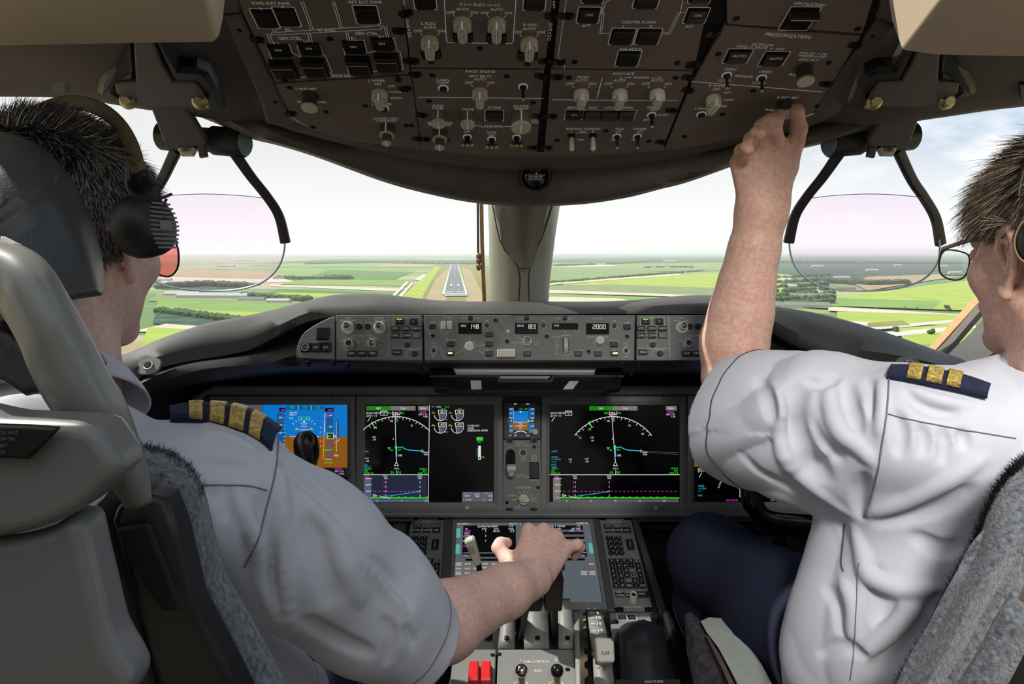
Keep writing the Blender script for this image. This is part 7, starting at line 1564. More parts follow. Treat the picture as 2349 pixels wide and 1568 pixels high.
sh1.warp(wr1, .0042); sh1.warp(lambda P: 1 - 1.8 * np.abs(nz3(P, 38, 77, 1.8, (1, .7, .6))), .0016)
sh1.plane(C1 + cn * .004, cn)
sh1.chain([(S1.lerp(C1, .6), .055), (S1.lerp(C1, .85), .064), (S1.lerp(C1, 1.2), .066)], .004, 'cut')
sh1.plane(nb.lerp(mid1, .38), (nb - mid1) + Vector((0, .02, 0)))
sh1.cap(nb.lerp(mid1, -.3), nb.lerp(mid1, .7), .058, .060, .004, 'cut')
folds(sh1, [('r', .012, .006, [(640, 1000), (634, 1050), (640, 1100), (646, 1180), (652, 1290), (658, 1380), (664, 1450)]), ('v', .014, .006, [(606, 1140), (600, 1220), (606, 1310), (626, 1400)]),
  ('v', .008, .004, [(636, 1066), (675, 1090), (710, 1120), (760, 1164), (790, 1200)]), ('r', .008, .003, [(650, 1060), (690, 1085), (730, 1116), (780, 1160)]), ('v', .016, .006, [(712, 1190), (738, 1260), (752, 1330), (756, 1380)]),
  ('v', .012, .005, [(850, 1285), (895, 1330), (945, 1390)]), ('r', .014, .005, [(770, 1220), (800, 1300), (830, 1380)]), ('v', .014, .006, [(700, 1420), (780, 1470), (850, 1500)]), ('v', .009, .004, [(560, 1130), (572, 1200), (566, 1270)]),
  ('v', .007, .003, [(520, 1118), (524, 1150), (520, 1190)]), ('v', .007, .003, [(480, 1118), (490, 1145)]), ('r', .010, .004, [(470, 990), (530, 1010), (590, 1040)]), ('v', .010, .004, [(450, 1060), (520, 1070), (580, 1080)]),
  ('r', .010, .005, [(548, 1140), (590, 1250), (600, 1340), (640, 1440)]), ('v', .010, .005, [(880, 1420), (900, 1460), (890, 1520)]), ('v', .008, .004, [(930, 1440), (950, 1480)]), ('r', .010, .004, [(700, 1140), (780, 1230), (860, 1320), (930, 1400)])])
ob, bv1 = soft_obj(sh1, 'shirt', M_SHIRT, cap_, 2)
# collar: a folded band round the neck
def collar(parent, c0, c1, r0, r1, m, tilt=Vector((0, 0, 0)), h=.036):
    ax = (c0 - c1).normalized(); u = Vector((1, 0, 0)); u = (u - ax * u.dot(ax)).normalized(); w = ax.cross(u); rows = []
    for rr, hh in ((r0 + .001, -.012), (r0 - .002, .010), (r0 - .003, .020), (r0 + .001, .024), (r0 + .006, .020), (r1, .0), (r1 + .006, -.014)):
        rows.append([c1 + ax * (hh + h * .4) + (u * math.cos(a) * 1.0 + w * math.sin(a) * 1.08) * (rr + .008 * max(0, -math.sin(a) if w.y < 0 else math.sin(a)) ** 3) for a in np.linspace(0, 2 * math.pi, 44)])
    b = MB().grid(crossrows(rows, 16)); ob = build(b, 'collar', m, parent, sharp=70); s = ob.modifiers.new('s', 'SOLIDIFY'); s.thickness = .002
collar(cap_, nb, nb.lerp(mid1, .36), .066, .084, M_SHIRT, h=.050)
# seams
seam(bv1, [(640, 985), (632, 1080), (612, 1160), (590, 1240), (560, 1300)], .0008, M_SEAM, cap_); seam(bv1, [(446, 1112), (520, 1112), (570, 1114), (612, 1124)], .0007, M_SEAM, cap_)
def hem(bvh, S, C, cn, back, r_, m, parent, amp=.0, name='hem_seam'):
    u = cn.orthogonal().normalized(); w = cn.cross(u); b = MB(); pts = []
    for a in np.linspace(0, 2 * math.pi, 120):
        o_ = C - cn * (back + amp * math.sin(a * 17)); dr = u * math.cos(a) + w * math.sin(a); h = bvh.ray_cast(o_ + dr * .2, -dr)
        if h[0] is not None: pts.append(h[0] + dr * .0005)
    b.tube(pts, r_, 5); return build(b, name, m, parent)
hem(bv1, S1, C1, cn, .026, .0009, M_SEAM, cap_)
# epaulette with four gold bars
def epaulette(bvh, lowr, upr, bars, dd, parent, th=.005, lift=.004):
    n = 60; lo = spl(lowr, n); up = spl(upr, n); rows = [[], [], [], []]
    last = next(((p - CAM).dot(FW) for p in (cast(bvh, x, y, lift) for x, y in lo) if p is not None), .78)
    for (x, y), (x2, y2) in zip(lo, up):
        p = cast(bvh, x, y, lift)
        dz_ = ((p - CAM).dot(FW)) if p is not None else last
        last = dz_
        a = W(x, y, dz_ - .001); b_ = W(x2, y2, dz_ + dd); mdl = a.lerp(b_, .5) + Vector((0, -.002, .006))
        for r_, v in zip(rows, (a - Vector((0, 0, .003)), a + Vector((0, 0, .002)), mdl, b_)): r_.append(v)
    e = build(MB().grid(rows), 'epaulette', M_NAVY, parent, sharp=60); s = e.modifiers.new('s', 'SOLIDIFY'); s.thickness = th; s.offset = 1
    for f0, f1 in bars:
        i0, i1 = int(f0 * (n - 1)), int(f1 * (n - 1)) + 1; q = [[v + Vector((0, -.0035, .0045)) for v in r_[i0:i1]] for r_ in rows]
        g = build(MB().grid(q), 'gold_bar', M_GOLD, e); s = g.modifiers.new('s', 'SOLIDIFY'); s.thickness = .0035; s.offset = 1
epaulette(bv1, [(396, 960), (440, 958), (500, 966), (560, 986), (600, 1008), (626, 1028)], [(392, 946), (440, 934), (500, 934), (565, 944), (610, 966), (642, 988)], [(.19, .31), (.38, .52), (.57, .71), (.76, .88)], .035, cap_)
hv = (smoothv(vA[0], vA[1], 2), vA[1])
hr = hair('hair', hv, bvA, Hc, HM, keepL, flowL, 26000, lambda p: np.where(p[:, 2] > .06, .026, .015), [M_HAIRD, M_HAIRG], cap_, 4, .45, .00046, lambda p: np.clip(.32 + .4 * (np.abs(p[:, 0]) > .055) - 2 * np.clip(p[:, 2] - .02, 0, .1), .08, .62))
# trousers on the seat
tr = Soft(*bnd([mid1 + Vector((-.2, -.1, -.62)), mid1 + Vector((.2, .5, -.35))], .1), .005)
hp = mid1 + Vector((0, .0, -.50))
for s in (-1, 1):
    tr.chain([(hp + Vector((.08 * s, 0, 0)), .10), (hp + Vector((.13 * s, .42, .04)), .072), (hp + Vector((.13 * s, .50, -.05)), .065)], .03)
if tr: soft_obj(tr, 'trousers', M_NAVY, cap_, 2)

# headset on the head
M_HS = mat('headset_black', (24, 23, 24), .5, noise=.05, bump=.1, bscale=900)
hs = empty('headset', Hc + Vector((0, 0, -.1)), 'black aviation headset with ribbed ear cup worn by the captain', 'headset')
hp_ = lambda x, y, z: Hc + HM @ Vector((x, y, z))
ec = W(366, 518, .635); en = Vector((.96, -.10, .06)).normalized()
Me = Matrix.Translation(ec) @ en.to_track_quat('Z', 'Y').to_matrix().to_4x4()
build(MB(Me).lathe([(.018, -.034), (.027, -.032), (.030, -.024), (.030, -.014), (.029, -.010), (.028, -.004), (.025, .002), (.020, .005), (1e-4, .006)], 36), 'ear_cup', M_HS, hs)
b = MB(Me); [b.box(-.022 * math.cos(math.asin(min(1, abs(y) / .027))), y - .0009, .022 * math.cos(math.asin(min(1, abs(y) / .027))), y + .0009, .004, .0066 - abs(y) * .06) for y in np.arange(-.021, .022, .0042)]; build(b, 'cup_ribs', mat('rib_grey', (120, 112, 122), .5), hs)
b = MB(Me); b.box(-.010, -.005, .010, .005, .006, .0074, 0, .0005); build(b, 'badge', MATS['rib_grey'], hs)
arc_ = [hp_(.088 * math.sin(t), -.02 + .012 * math.cos(t), .03 + .108 * math.cos(t)) for t in np.linspace(-1.35, 1.32, 30)]
build(MB().tube(arc_, .0048, 8, up=(0, 1, 0), sec=rrect(-1.6, -.5, 1.6, .5, .3)), 'headband', mat('headband_olive', (96, 86, 56), .5, noise=.1), hs)
b = MB().tube([arc_[-1], arc_[-1] + Vector((.006, -.004, -.012)), ec + Vector((-.006, .0, .03)), ec], [.0058, .006, .005, .004], 10, up=(0, 1, 0), sec=rrect(-1.8, -.6, 1.8, .6, .3)); build(b, 'slider', M_HS, hs)
b = MB().tube([W(*p) for p in spl([(292, 385, .605), (290, 420, .603), (300, 445, .60), (330, 456, .60), (362, 456, .605), (384, 449, .61), (393, 445, .615)], 16)], .0014, 8); b.tube([W(370, 480, .61), W(382, 456, .612)], .0013, 6); build(b, 'cable_hook', M_BLK, hs)
# sunglasses beyond the cheek
sg_ = empty('sunglasses', hp_(0, .09, 0), 'red-tinted sunglasses at the edge of the captain\'s face', 'glasses')
b = MB()
rim = [(.058 + .0 , .085, .010), (.060, .088, -.004), (.056, .092, -.020), (.040, .100, -.028), (.020, .104, -.022), (.014, .106, .0), (.020, .104, .012), (.040, .098, .016)]
for s in (-1, 1): b.tube([hp_(s * x, y + .006, z - .004) for x, y, z in spl(rim, 24, True)] , .0012, 6)
b.tube([hp_(.062, .088, .006), hp_(.080, .04, .010), hp_(.083, -.005, .008)], .0014, 6); b.tube([hp_(-.062, .088, .006), hp_(-.080, .04, .010), hp_(-.083, -.005, .008)], .0014, 6); b.tube([hp_(-.014, .11, .0), hp_(.014, .11, .0)], .0012, 6)
build(b, 'frame', M_BLK, sg_); lens = glass('lens_red', (.85, .30, .26), .05)
for s in (-1, 1): b = MB(); q = [hp_(s * x, y + .006, z - .004) for x, y, z in spl(rim, 24, True)]; b.add([sum(q, Vector()) / len(q)] + q, [[0, i + 1, (i + 1) % len(q) + 1] for i in range(len(q))]); build(b, 'lens', lens, sg_)
# ================================================================ THE RIGHT PILOT
cap2 = empty('person', W(2200, 1560, .75), 'person in glasses and white three-bar shirt reaching up to the overhead panel', 'person')
H2M = basis(-4, 4, 0)
Hc2 = W(2313, 600, .715) + H2M.col[0] * .082 + H2M.col[1] * .012 + H2M.col[2] * .016
S2 = W(2050, 985, .775); E2 = W(1672, 862, 1.03); W2 = W(1747, 480, .985)
mid2 = S2 + Vector((.175, -.02, -.015))
B = Soft(*bnd([Hc2, S2, E2, W2, W(1800, 240, .92), W(1670, 360, .97), mid2 + Vector((.1, 0, -.2)), Hc2 + Vector((.1, 0, .05))], .085), .0022)
head(B, Hc2, H2M)
nb2 = Vector(H2M @ Vector((0, -.03, -.15))) + Hc2
B.cap(nb2, mid2 + Vector((0, 0, .02)), .056, .07, .03)
B.cap(mid2 + Vector((0, 0, -.012)), S2, .05, .045, .04); B.cap(mid2 + Vector((0, .02, -.06)), mid2 + Vector((0, .02, -.2)), .07, .08, .05)
B.chain([(S2, .045), (W(1800, 960, .92), .046), (E2 + Vector((.012, -.012, -.012)), .044)], .02)
pathcap(B, [(1672, 862, 1.03, 62), (1684, 785, 1.025, 71), (1700, 715, 1.015, 66), (1713, 646, 1.005, 57), (1729, 575, .995, 52), (1747, 485, .985, 53), (1752, 470, .983, 50)], .02)
# left hand reaching up: knuckles, curled fingers, thumb on the far side of the knob
def K_(x, y, d): return W(x, y, d)
mcp = [K_(1694, 372, .972), K_(1719, 350, .965), K_(1752, 334, .958), K_(1787, 334, .955)]
wrs = [K_(1722, 466, .978), K_(1738, 460, .975), K_(1758, 458, .975), K_(1777, 460, .98)]
for a, b in zip(wrs, mcp): B.cap(a, b, .0175, .0128, .012)
B.cap(K_(1750, 440, .985), K_(1742, 370, .98), .026, .022, .02)
for m_ in mcp: B.cap(m_ + Vector((0, -.003, 0)), m_ + Vector((0, -.007, -.001)), .0092, .007, .006)
for a, b in zip(wrs, mcp): B.cap(a.lerp(b, .15) + Vector((0, -.013, 0)), b + Vector((0, -.008, -.002)), .0024, .004, .006)
fg = [[(1700, 345, .945, .0092), (1712, 338, .925, .0085), (1718, 345, .92, .0075)], [(1722, 318, .935, .0095), (1735, 305, .918, .0088), (1745, 306, .91, .008)],
      [(1747, 290, .928, .0105), (1765, 277, .915, .0095), (1776, 272, .918, .0085)], [(1776, 296, .925, .0102), (1781, 276, .915, .0092), (1787, 262, .918, .0084)]]
for m_, f_ in zip(mcp, fg):
    prev, pr_ = m_, .0112
    for x, y, d, r_ in f_: B.cap(prev, K_(x, y, d), pr_, r_, .0045); prev, pr_ = K_(x, y, d), r_
B.chain([(K_(1782, 440, .975), .0165), (K_(1806, 385, .97), .0145), (K_(1826, 325, .955), .0115), (K_(1833, 295, .945), .0112), (K_(1829, 258, .925), .0092), (K_(1826, 250, .918), .0085)], .006)
B.cap(K_(1775, 440, .98), K_(1800, 350, .96), .018, .012, .016)
vB = B.mesh()
# far arm, lying on the lap
S2b = S2 + Vector((.39, .01, 0)); E2b = S2b + Vector((.07, .1, -.27)); W2b = E2b + Vector((-.12, .22, .02))
B2 = Soft(*bnd([S2b, E2b, W2b], .14), .003); B2.chain([(S2b, .05), (E2b, .045), (W2b, .03)], .02)
for k in range(4):
    a = W2b + Vector((-.03 + .018 * k, .085, .0)); B2.cap(W2b, a, .016, .011, .01); B2.chain([(a, .010), (a + Vector((0, .03, -.014)), .009), (a + Vector((0, .025, -.036)), .008)], .004)
B2.chain([(W2b, .016), (W2b + Vector((-.035, .04, 0)), .012), (W2b + Vector((-.04, .075, -.01)), .009)], .006)
# hair swept forward over the temple
def keepR(p):
    x, y, z = p[:, 0], p[:, 1], p[:, 2]; line = -.055 + 1.0 * np.clip(y + .055, 0, .2) + .2 * np.clip(y - .03, 0, .2)
    w = np.clip((z - line) / .014, 0, 1) * (z > .016 - .2 * (y < .0)) * ((y < .055) | (z > .06)); ear = (np.abs(np.abs(x) - .085) < .02) & (y > -.04) & (y < .012) & (z < .024); return w * (~ear) * ((p ** 2).sum(1) < .0256)
flowR = lambda p: np.stack([p[:, 0] * 1.5 - .15, .55 - .6 * (p[:, 1] < -.02), -.75 + .9 * (p[:, 2] > .1)], 1)
ob, bvB = soft_obj([vB, B2], 'body', [M_SKIN2, mat('scalp_brown', (92, 74, 60), .8)], cap2, 2, lambda c: (keepR((c - np.array(Hc2)) @ np.array(H2M)) > .5) & (np.linalg.norm(c - np.array(Hc2), axis=1) < .16))
# shirt with a wide raised sleeve
C2 = W(1692, 962, .975)
sh2 = Soft(*bnd([S2 + Vector((-.08, 0, .08)), mid2 + Vector((.26, -.1, -.56)), C2 + Vector((-.05, .05, .05)), E2, Hc2], .07), .0028)
for dz_, rx, ry in ((-.07, .150, .105), (-.2, .160, .115), (-.34, .165, .12), (-.48, .18, .125)): sh2.ell(mid2 + Vector((-.012 + .0 * dz_, .02 - .10 * dz_, dz_)), (rx, ry, .16), None, .05)
sh2.cap(mid2 + Vector((0, -.01, .03)), S2 + Vector((.02, -.005, .0)), .062, .072, .05); sh2.cap(mid2 + Vector((0, -.01, .02)), mid2 + Vector((.165, 0, -.01)), .062, .06, .05)
sh2.cap(mid2 + Vector((0, 0, -.02)), mid2 + Vector((.01, .03, -.42)), .10, .11, .05, sq=(1.45, 1, 1)); sh2.ell(W(2030, 1500, .84), (.125, .11, .17), None, .05); sh2.ell(W(2010, 1300, .83), (.06, .08, .12), None, .05)
sh2.cap(nb2, mid2 + Vector((0, -.01, .03)), .064, .085, .03)
sh2.chain([(S2 + Vector((.01, .0, -.008)), .080), (S2.lerp(C2, .45), .088), (S2.lerp(C2, .8), .090), (S2.lerp(C2, 1.25), .092)], .03)
sh2.cap(S2 + Vector((.0, .0, -.07)), S2.lerp(C2, .5) + Vector((0, 0, -.045)), .045, .05, .04)
sh2.cap(S2b, S2b.lerp(E2b, .8), .065, .072, .04)
ax2 = (C2 - S2).normalized(); ac2 = W(1745, 822, .975) - W(1690, 1110, .975); cn2 = (ax2 - ac2.normalized() * ax2.dot(ac2.normalized())).normalized()
u2 = Vector((0, 0, 1)); u2 = (u2 - ax2 * u2.dot(ax2)).normalized(); v2 = ax2.cross(u2)
def wr2(P):
    Q = P - np.array(S2); t = Q @ np.array(ax2); ang = np.arctan2(Q @ np.array(u2), Q @ np.array(v2))
    g = np.clip(1 - np.abs(t - .12) / .16, 0, 1); body = np.clip((P[:, 0] - S2.x + .0) / .05, 0, 1)
    f1 = 1 - 2 * np.abs(np.sin(26 * t + 2.2 * np.sin(ang * 1.3 + .6) + 1.1 * np.sin(ang * 3.1))) ** .8
    n1 = nz3(P, 30, 5, 1.4, (1, 1, .8)); n2 = 1 - 1.6 * np.abs(nz3(P, 17, 21, 1.6, (1, 1, .6)))
    return g * f1 * (1 - body) * 1.15 + n1 * .5 + body * n2 * 1.1
sh2.warp(wr2, .0055); sh2.warp(lambda P: 1 - 1.8 * np.abs(nz3(P, 40, 79, 1.8, (1, .7, .6))), .0020)
sh2.plane(C2 + cn2 * .004, cn2)
sh2.chain([(S2.lerp(C2, .55), .070), (S2.lerp(C2, .85), .084), (S2.lerp(C2, 1.3), .087)], .004, 'cut')
_n = nb2.lerp(mid2, .30) + Vector((0, -.01, .085)); sh2.cap(_n, _n + Vector((0, 0, .15)), .088, .088, .004, 'cut'); sh2.cap(nb2.lerp(mid2, -.3), nb2.lerp(mid2, .7), .058, .060, .004, 'cut')
folds(sh2, [('v', .022, .011, [(1834, 880), (1816, 920), (1812, 965), (1826, 1010), (1856, 1055), (1890, 1090)]), ('v', .014, .009, [(1940, 880), (1944, 925), (1956, 962), (1962, 990)]),
  ('r', .013, .008, [(1900, 885), (1905, 935), (1925, 990), (1975, 1030), (2000, 1062)]), ('v', .010, .007, [(1846, 868), (1880, 880), (1920, 866)]), ('v', .012, .008, [(1984, 1090), (1972, 1135), (1974, 1184)]), ('r', .012, .006, [(1770, 880), (1790, 940), (1786, 1010), (1810, 1070), (1880, 1130), (1950, 1180)]),
  ('v', .012, .006, [(1740, 870), (1760, 910), (1770, 960)]), ('v', .010, .005, [(1700, 1040), (1740, 1080), (1800, 1110), (1880, 1150)]), ('v', .009, .006, [(1990, 870), (2004, 910), (2000, 960)]), ('r', .009, .005, [(2020, 870), (2024, 930), (2014, 1000)]),
  ('v', .018, .010, [(1996, 1310), (2014, 1350), (2026, 1400), (2032, 1440)]), ('r', .013, .007, [(1960, 1215), (1976, 1270), (1992, 1320), (2060, 1350), (2150, 1352)]), ('v', .014, .007, [(2010, 1198), (2080, 1186), (2160, 1160), (2230, 1120)]), ('r', .012, .006, [(1995, 1180), (2080, 1150), (2180, 1100), (2256, 1050)]),
  ('v', .010, .006, [(2052, 945), (2066, 990), (2062, 1040)]), ('v', .008, .005, [(2110, 978), (2120, 1010), (2116, 1040)]), ('v', .008, .005, [(2160, 985), (2168, 1020), (2160, 1060)]), ('v', .008, .005, [(2206, 990), (2212, 1024)]), ('v', .012, .006, [(2084, 905), (2120, 930), (2190, 950)]), ('r', .009, .004, [(2090, 890), (2150, 915), (2230, 930)]),
  ('v', .016, .009, [(2000, 1540), (2060, 1490), (2120, 1430), (2160, 1370)]), ('r', .013, .007, [(1970, 1500), (2040, 1450), (2100, 1390)]), ('v', .012, .007, [(1900, 1350), (1930, 1400), (1936, 1460)]), ('r', .010, .006, [(1930, 1330), (1955, 1390), (1950, 1460)]), ('v', .010, .006, [(1880, 1500), (1930, 1480), (1980, 1500)]),
  ('v', .012, .006, [(2100, 1230), (2160, 1260), (2200, 1250)]), ('v', .010, .005, [(1860, 960), (1880, 1010), (1930, 1050)])])
ob, bv2 = soft_obj(sh2, 'shirt', M_SHIRT, cap2, 2)
collar(cap2, nb2, nb2.lerp(mid2, .42), .063, .080, M_SHIRT)
hem(bv2, S2, C2, cn2, .036, .0009, mat('seam_dark', (84, 70, 72), .8, noise=0), cap2, amp=.0006)
seam(bv2, [(2040, 862), (2036, 920), (2028, 990), (2014, 1080), (1996, 1150), (1984, 1186)], .0011, M_SEAM, cap2); seam(bv2, [(2034, 948), (2090, 962), (2160, 976), (2250, 992), (2330, 1005)], .0007, M_SEAM, cap2)
seam(bv2, [(1938, 1200), (1934, 1250), (1930, 1290), (1935, 1310)], .0009, MATS['seam_dark'], cap2); seam(bv2, [(1970, 1290), (1966, 1350), (1962, 1420), (1958, 1500), (1950, 1560)], .0006, M_SEAM, cap2)
epaulette(bv2, [(2040, 862), (2090, 868), (2150, 880), (2210, 893), (2262, 906)], [(2042, 848), (2090, 846), (2150, 855), (2210, 868), (2266, 893)], [(.17, .31), (.37, .51), (.57, .71)], .03, cap2)
hv2 = (smoothv(vB[0], vB[1], 2), vB[1]); M_HB = mat('hair_brown', (74, 58, 46), .5, noise=.1); M_HL = mat('hair_blond_grey', (168, 152, 130), .45, noise=.1)
hair('hair', hv2, bvB, Hc2, H2M, keepR, flowR, 24000, lambda p: np.where(p[:, 2] > .045, .052, .026), [M_HB, M_HL], cap2, 9, .26, .00050, lambda p: np.clip(.35 + 2.5 * (.06 - p[:, 2]), .2, .75), curl=.08)
# trousers
t2 = Soft(*bnd([W(2050, 1620, .85), W(1560, 1300, 1.15), W(1640, 1640, 1.2), mid2 + Vector((.3, .5, -.4))], .13), .004)
kn = W(1643, 1286, 1.15)
t2.chain([(mid2 + Vector((-.07, .06, -.52)), .105), (W(1960, 1540, .90), .098), (W(1790, 1400, 1.02), .088), (kn, .068)], .03)
t2.chain([(kn, .068), (W(1640, 1390, 1.20), .066), (W(1660, 1640, 1.30), .06)], .03); t2.ell(W(1628, 1270, 1.15), (.066, .06, .062), None, .03)
o_ = Vector((.36, .0, 0)); t2.chain([(mid2 + Vector((.10, .06, -.52)), .105), (kn + o_, .072), (kn + o_ + Vector((0, .06, -.4)), .055)], .03)
t2.warp(lambda P: nz3(P, 24, 13, 1.5, (1, 1, 1)) , .003)
M_TRS = mat('trouser_navy', (27, 31, 50), .85, noise=.06, scale=200, bump=.1, bscale=900, spec=.2)
soft_obj(t2, 'trousers', M_TRS, cap2, 2)
# spectacles
gl = empty('spectacles', Hc2 + H2M.col[1] * .1, 'dark-rimmed spectacles worn by the right pilot', 'glasses')
h2 = lambda x, y, z: Hc2 + H2M @ Vector((x, y, z))
rim2 = [(.060, .100, .012), (.064, .102, .0), (.060, .104, -.016), (.042, .108, -.024), (.022, .112, -.022), (.013, .114, -.008), (.014, .114, .008), (.040, .108, .014)]
fr_ = MB()
for s in (-1, 1):
    fr_.tube([h2(s * x, y + .010, z - .008) for x, y, z in spl(rim2, 28, True)] + [h2(s * rim2[0][0], rim2[0][1] + .010, rim2[0][2] - .008)], .0011, 6)
    fr_.tube([h2(s * .064, .110, .002), h2(s * .074, .095, .006), h2(s * .082, .045, .012), h2(s * .084, -.006, .012)], [.0016, .0018, .0020, .0020], 6, up=(0, 0, 1), sec=rrect(-.6, -1.3, .6, 1.3, .3))
fr_.tube([h2(-.013, .124, .0), h2(0, .128, .004), h2(.013, .124, .0)], .0012, 6); build(fr_, 'frame', mat('frame_brown', (52, 44, 42), .3, .3), gl)
lc = glass('lens_clear', (.96, .98, .98), .06)
for s in (-1, 1): b = MB(); q = [h2(s * x, y + .010, z - .008) for x, y, z in spl(rim2, 28, True)]; b.add([sum(q, Vector()) / len(q)] + q, [[0, i + 1, (i + 1) % len(q) + 1] for i in range(len(q))]); build(b, 'lens', lc, gl)
# headset cup just entering the frame behind the ear
h3 = empty('headset', Hc2, 'headset of the right pilot, only its round cup edge showing at the picture\'s right border', 'headset')
for s in (-1, 1):
    c = h2(s * .092, -.062, .004); M_ = Matrix.Translation(c) @ Vector(H2M.col[0] * s).to_track_quat('Z', 'Y').to_matrix().to_4x4(); build(MB(M_).lathe([(.020, -.014), (.026, -.012), (.028, -.004), (.026, .004), (.016, .010), (1e-4, .011)], 28).ring(0, 0, .0245, .0262, .0, .0065, 28, 1), 'ear_cup', [M_HS, M_MET], h3)
arc2 = [h2(.094 * math.sin(t), -.04 + .01 * math.cos(t), .03 + .112 * math.cos(t)) for t in np.linspace(-1.4, 1.4, 26)]; build(MB().tube(arc2, .0048, 8, up=(0, 1, 0), sec=rrect(-1.6, -.5, 1.6, .5, .3)), 'headband', M_HS, h3)
# ================================================================ SEATS
M_WOOL = mat('sheepskin_grey', (128, 134, 142), .95, noise=.35, scale=200, bump=1.2, bscale=330, sheen=.4, mottle=(56, 60, 66))
M_SHELL = mat('seat_shell', (112, 112, 110), .35, noise=.02, scale=8, bump=.06, bscale=1200)
M_SHELLD = mat('seat_shell_dark', (58, 60, 64), .4, noise=.03)
M_LEA = mat('headrest_leather', (58, 58, 58), .42, noise=.05, scale=30, bump=.2, bscale=400)
def slab(name, pts, m, parent, th, d=None, bev=.006, seg=4, smooth=False):
    """outline of (px,py,d): a plate with its own depth, facing the aisle behind the seats"""
    P = [W(*p) for p in (spl(pts, 48, True) if smooth else pts)]; n = len(P); c = sum(P, Vector()) / n
    back = [p + Vector((0, th, 0)) for p in P]; b = MB(); b.add(P + back, [list(range(n)), list(range(n, 2 * n))[::-1]] + [[i, n + i, n + (i + 1) % n, (i + 1) % n] for i in range(n)], 0, True)
    ob = build(b, name, m, parent, sharp=40)
    if bev: s = ob.modifiers.new('b', 'BEVEL'); s.width = bev; s.segments = seg; s.limit_method = 'ANGLE'; s.angle_limit = R(50); s.harden_normals = False
    return ob
def band(name, rows, m, parent, th=.02, n=60, mm=14):
    rr = crossrows([wrow(r_, n) for r_ in rows], mm); ob = build(MB().grid(rr), name, m, parent, sharp=70); s = ob.modifiers.new('s', 'SOLIDIFY'); s.thickness = th; s.offset = -1; return ob
seat = empty('pilot_seat', W(150, 1568, .45), 'grey captain\'s seat with curved pale bow, placard and sheepskin edge', 'seat', None)
band('headrest', [[(-260, 560, .50), (-160, 420, .53), (0, 385, .535), (70, 430, .535), (115, 520, .53), (135, 600, .525), (139, 668, .52)],
                  [(-260, 580, .47), (-160, 480, .485), (0, 440, .49), (50, 480, .49), (88, 550, .485), (112, 620, .48), (126, 690, .48)],
                  [(-260, 620, .46), (-160, 580, .465), (0, 530, .465), (30, 548, .465), (60, 590, .465), (95, 650, .465), (115, 700, .465)],
                  [(-260, 720, .50), (-160, 700, .50), (0, 660, .50), (30, 660, .50), (60, 680, .50), (90, 700, .50), (110, 715, .50)]], M_LEA, seat, .03)
slab('headrest_pad', [(-200, 700, .47), (20, 760, .47), (100, 830, .47), (128, 862, .47), (122, 884, .47), (95, 900, .47), (50, 912, .47), (0, 880, .47), (-200, 820, .47)], M_LEA, seat, .07, bev=.012)
band('frame_bow', [[(-150, 520, .43), (0, 561, .425), (85, 600, .42), (150, 700, .42), (200, 790, .425), (235, 862, .43), (263, 905, .435), (289, 962, .44), (319, 1055, .45), (337, 1150, .46)],
                   [(-150, 545, .415), (0, 590, .41), (75, 640, .405), (132, 730, .405), (175, 815, .41), (208, 880, .415), (236, 940, .42), (264, 1000, .43), (300, 1080, .44), (322, 1152, .455)],
                   [(-150, 600, .41), (0, 640, .405), (50, 680, .40), (100, 760, .40), (130, 830, .405), (168, 900, .41), (205, 965, .418), (240, 1020, .43), (285, 1095, .44), (312, 1156, .455)],
                   [(-150, 660, .42), (0, 700, .415), (25, 720, .41), (62, 785, .41), (85, 845, .412), (120, 915, .415), (165, 978, .42), (218, 1045, .435), (270, 1110, .445), (304, 1160, .46)]], mat('bow_grey', (128, 128, 124), .32, noise=.02, scale=9), seat, .005)
slab('bow_trim', [(0, 556, .418), (30, 566, .418), (52, 590, .418), (84, 605, .418), (84, 596, .42), (40, 560, .42), (0, 540, .42)], M_KW, seat, .004, bev=.001)
slab('shell_cap', [(-200, 960, .375), (0, 966, .375), (180, 974, .375), (215, 984, .375), (240, 1020, .375), (272, 1076, .375), (225, 1130, .375), (170, 1178, .375), (100, 1212, .375), (0, 1236, .375), (-200, 1250, .375)], M_SHELL, seat, .035, bev=.008, smooth=True)
slab('placard', [(-100, 973, .366), (60, 977, .366), (132, 982, .366), (62, 1054, .366), (-100, 1048, .366)], M_BLK, seat, .006, bev=.002)
b = MB(); SPl = Panel(None, 20, 985, .3655, (1048, .3655), '', '')
b.M = SPl.M
for s, x, y in (('DO NOT', 22, 991), ('STEP ON', 14, 1006), ('SEAT', 8, 1021), ('BACK', 0, 1036)): a_, c_ = SPl.pix(x, y); text(b, s, a_, c_, .0018, 0, .0005)
build(b, 'lettering', MATS['rib_grey'], seat)
slab('back_shell', [(-200, 1255, .385), (0, 1240, .385), (105, 1216, .385), (172, 1184, .385), (205, 1300, .385), (240, 1450, .385), (275, 1620, .385), (-200, 1620, .385)], M_SHELL, seat, .03, bev=.008, smooth=True)
slab('side_shell', [(200, 1168, .455), (232, 1142, .46), (276, 1078, .465), (290, 1110, .47), (262, 1190, .465), (300, 1350, .47), (372, 1620, .48), (270, 1620, .46), (232, 1360, .455)], M_SHELLD, seat, .03, bev=.008)
slab('harness_cover', [(250, 1196, .452), (266, 1152, .455), (300, 1148, .458), (338, 1140, .46), (374, 1148, .465), (404, 1230, .47), (440, 1390, .48), (500, 1500, .49), (570, 1640, .50), (372, 1640, .47), (320, 1440, .46)], M_BLK, seat, .03, bev=.006)
slab('harness_strap', [(262, 1215, .445), (335, 1205, .447), (375, 1300, .452), (412, 1400, .458), (370, 1402, .456), (320, 1330, .45)], M_BLKM, seat, .006, bev=.002)
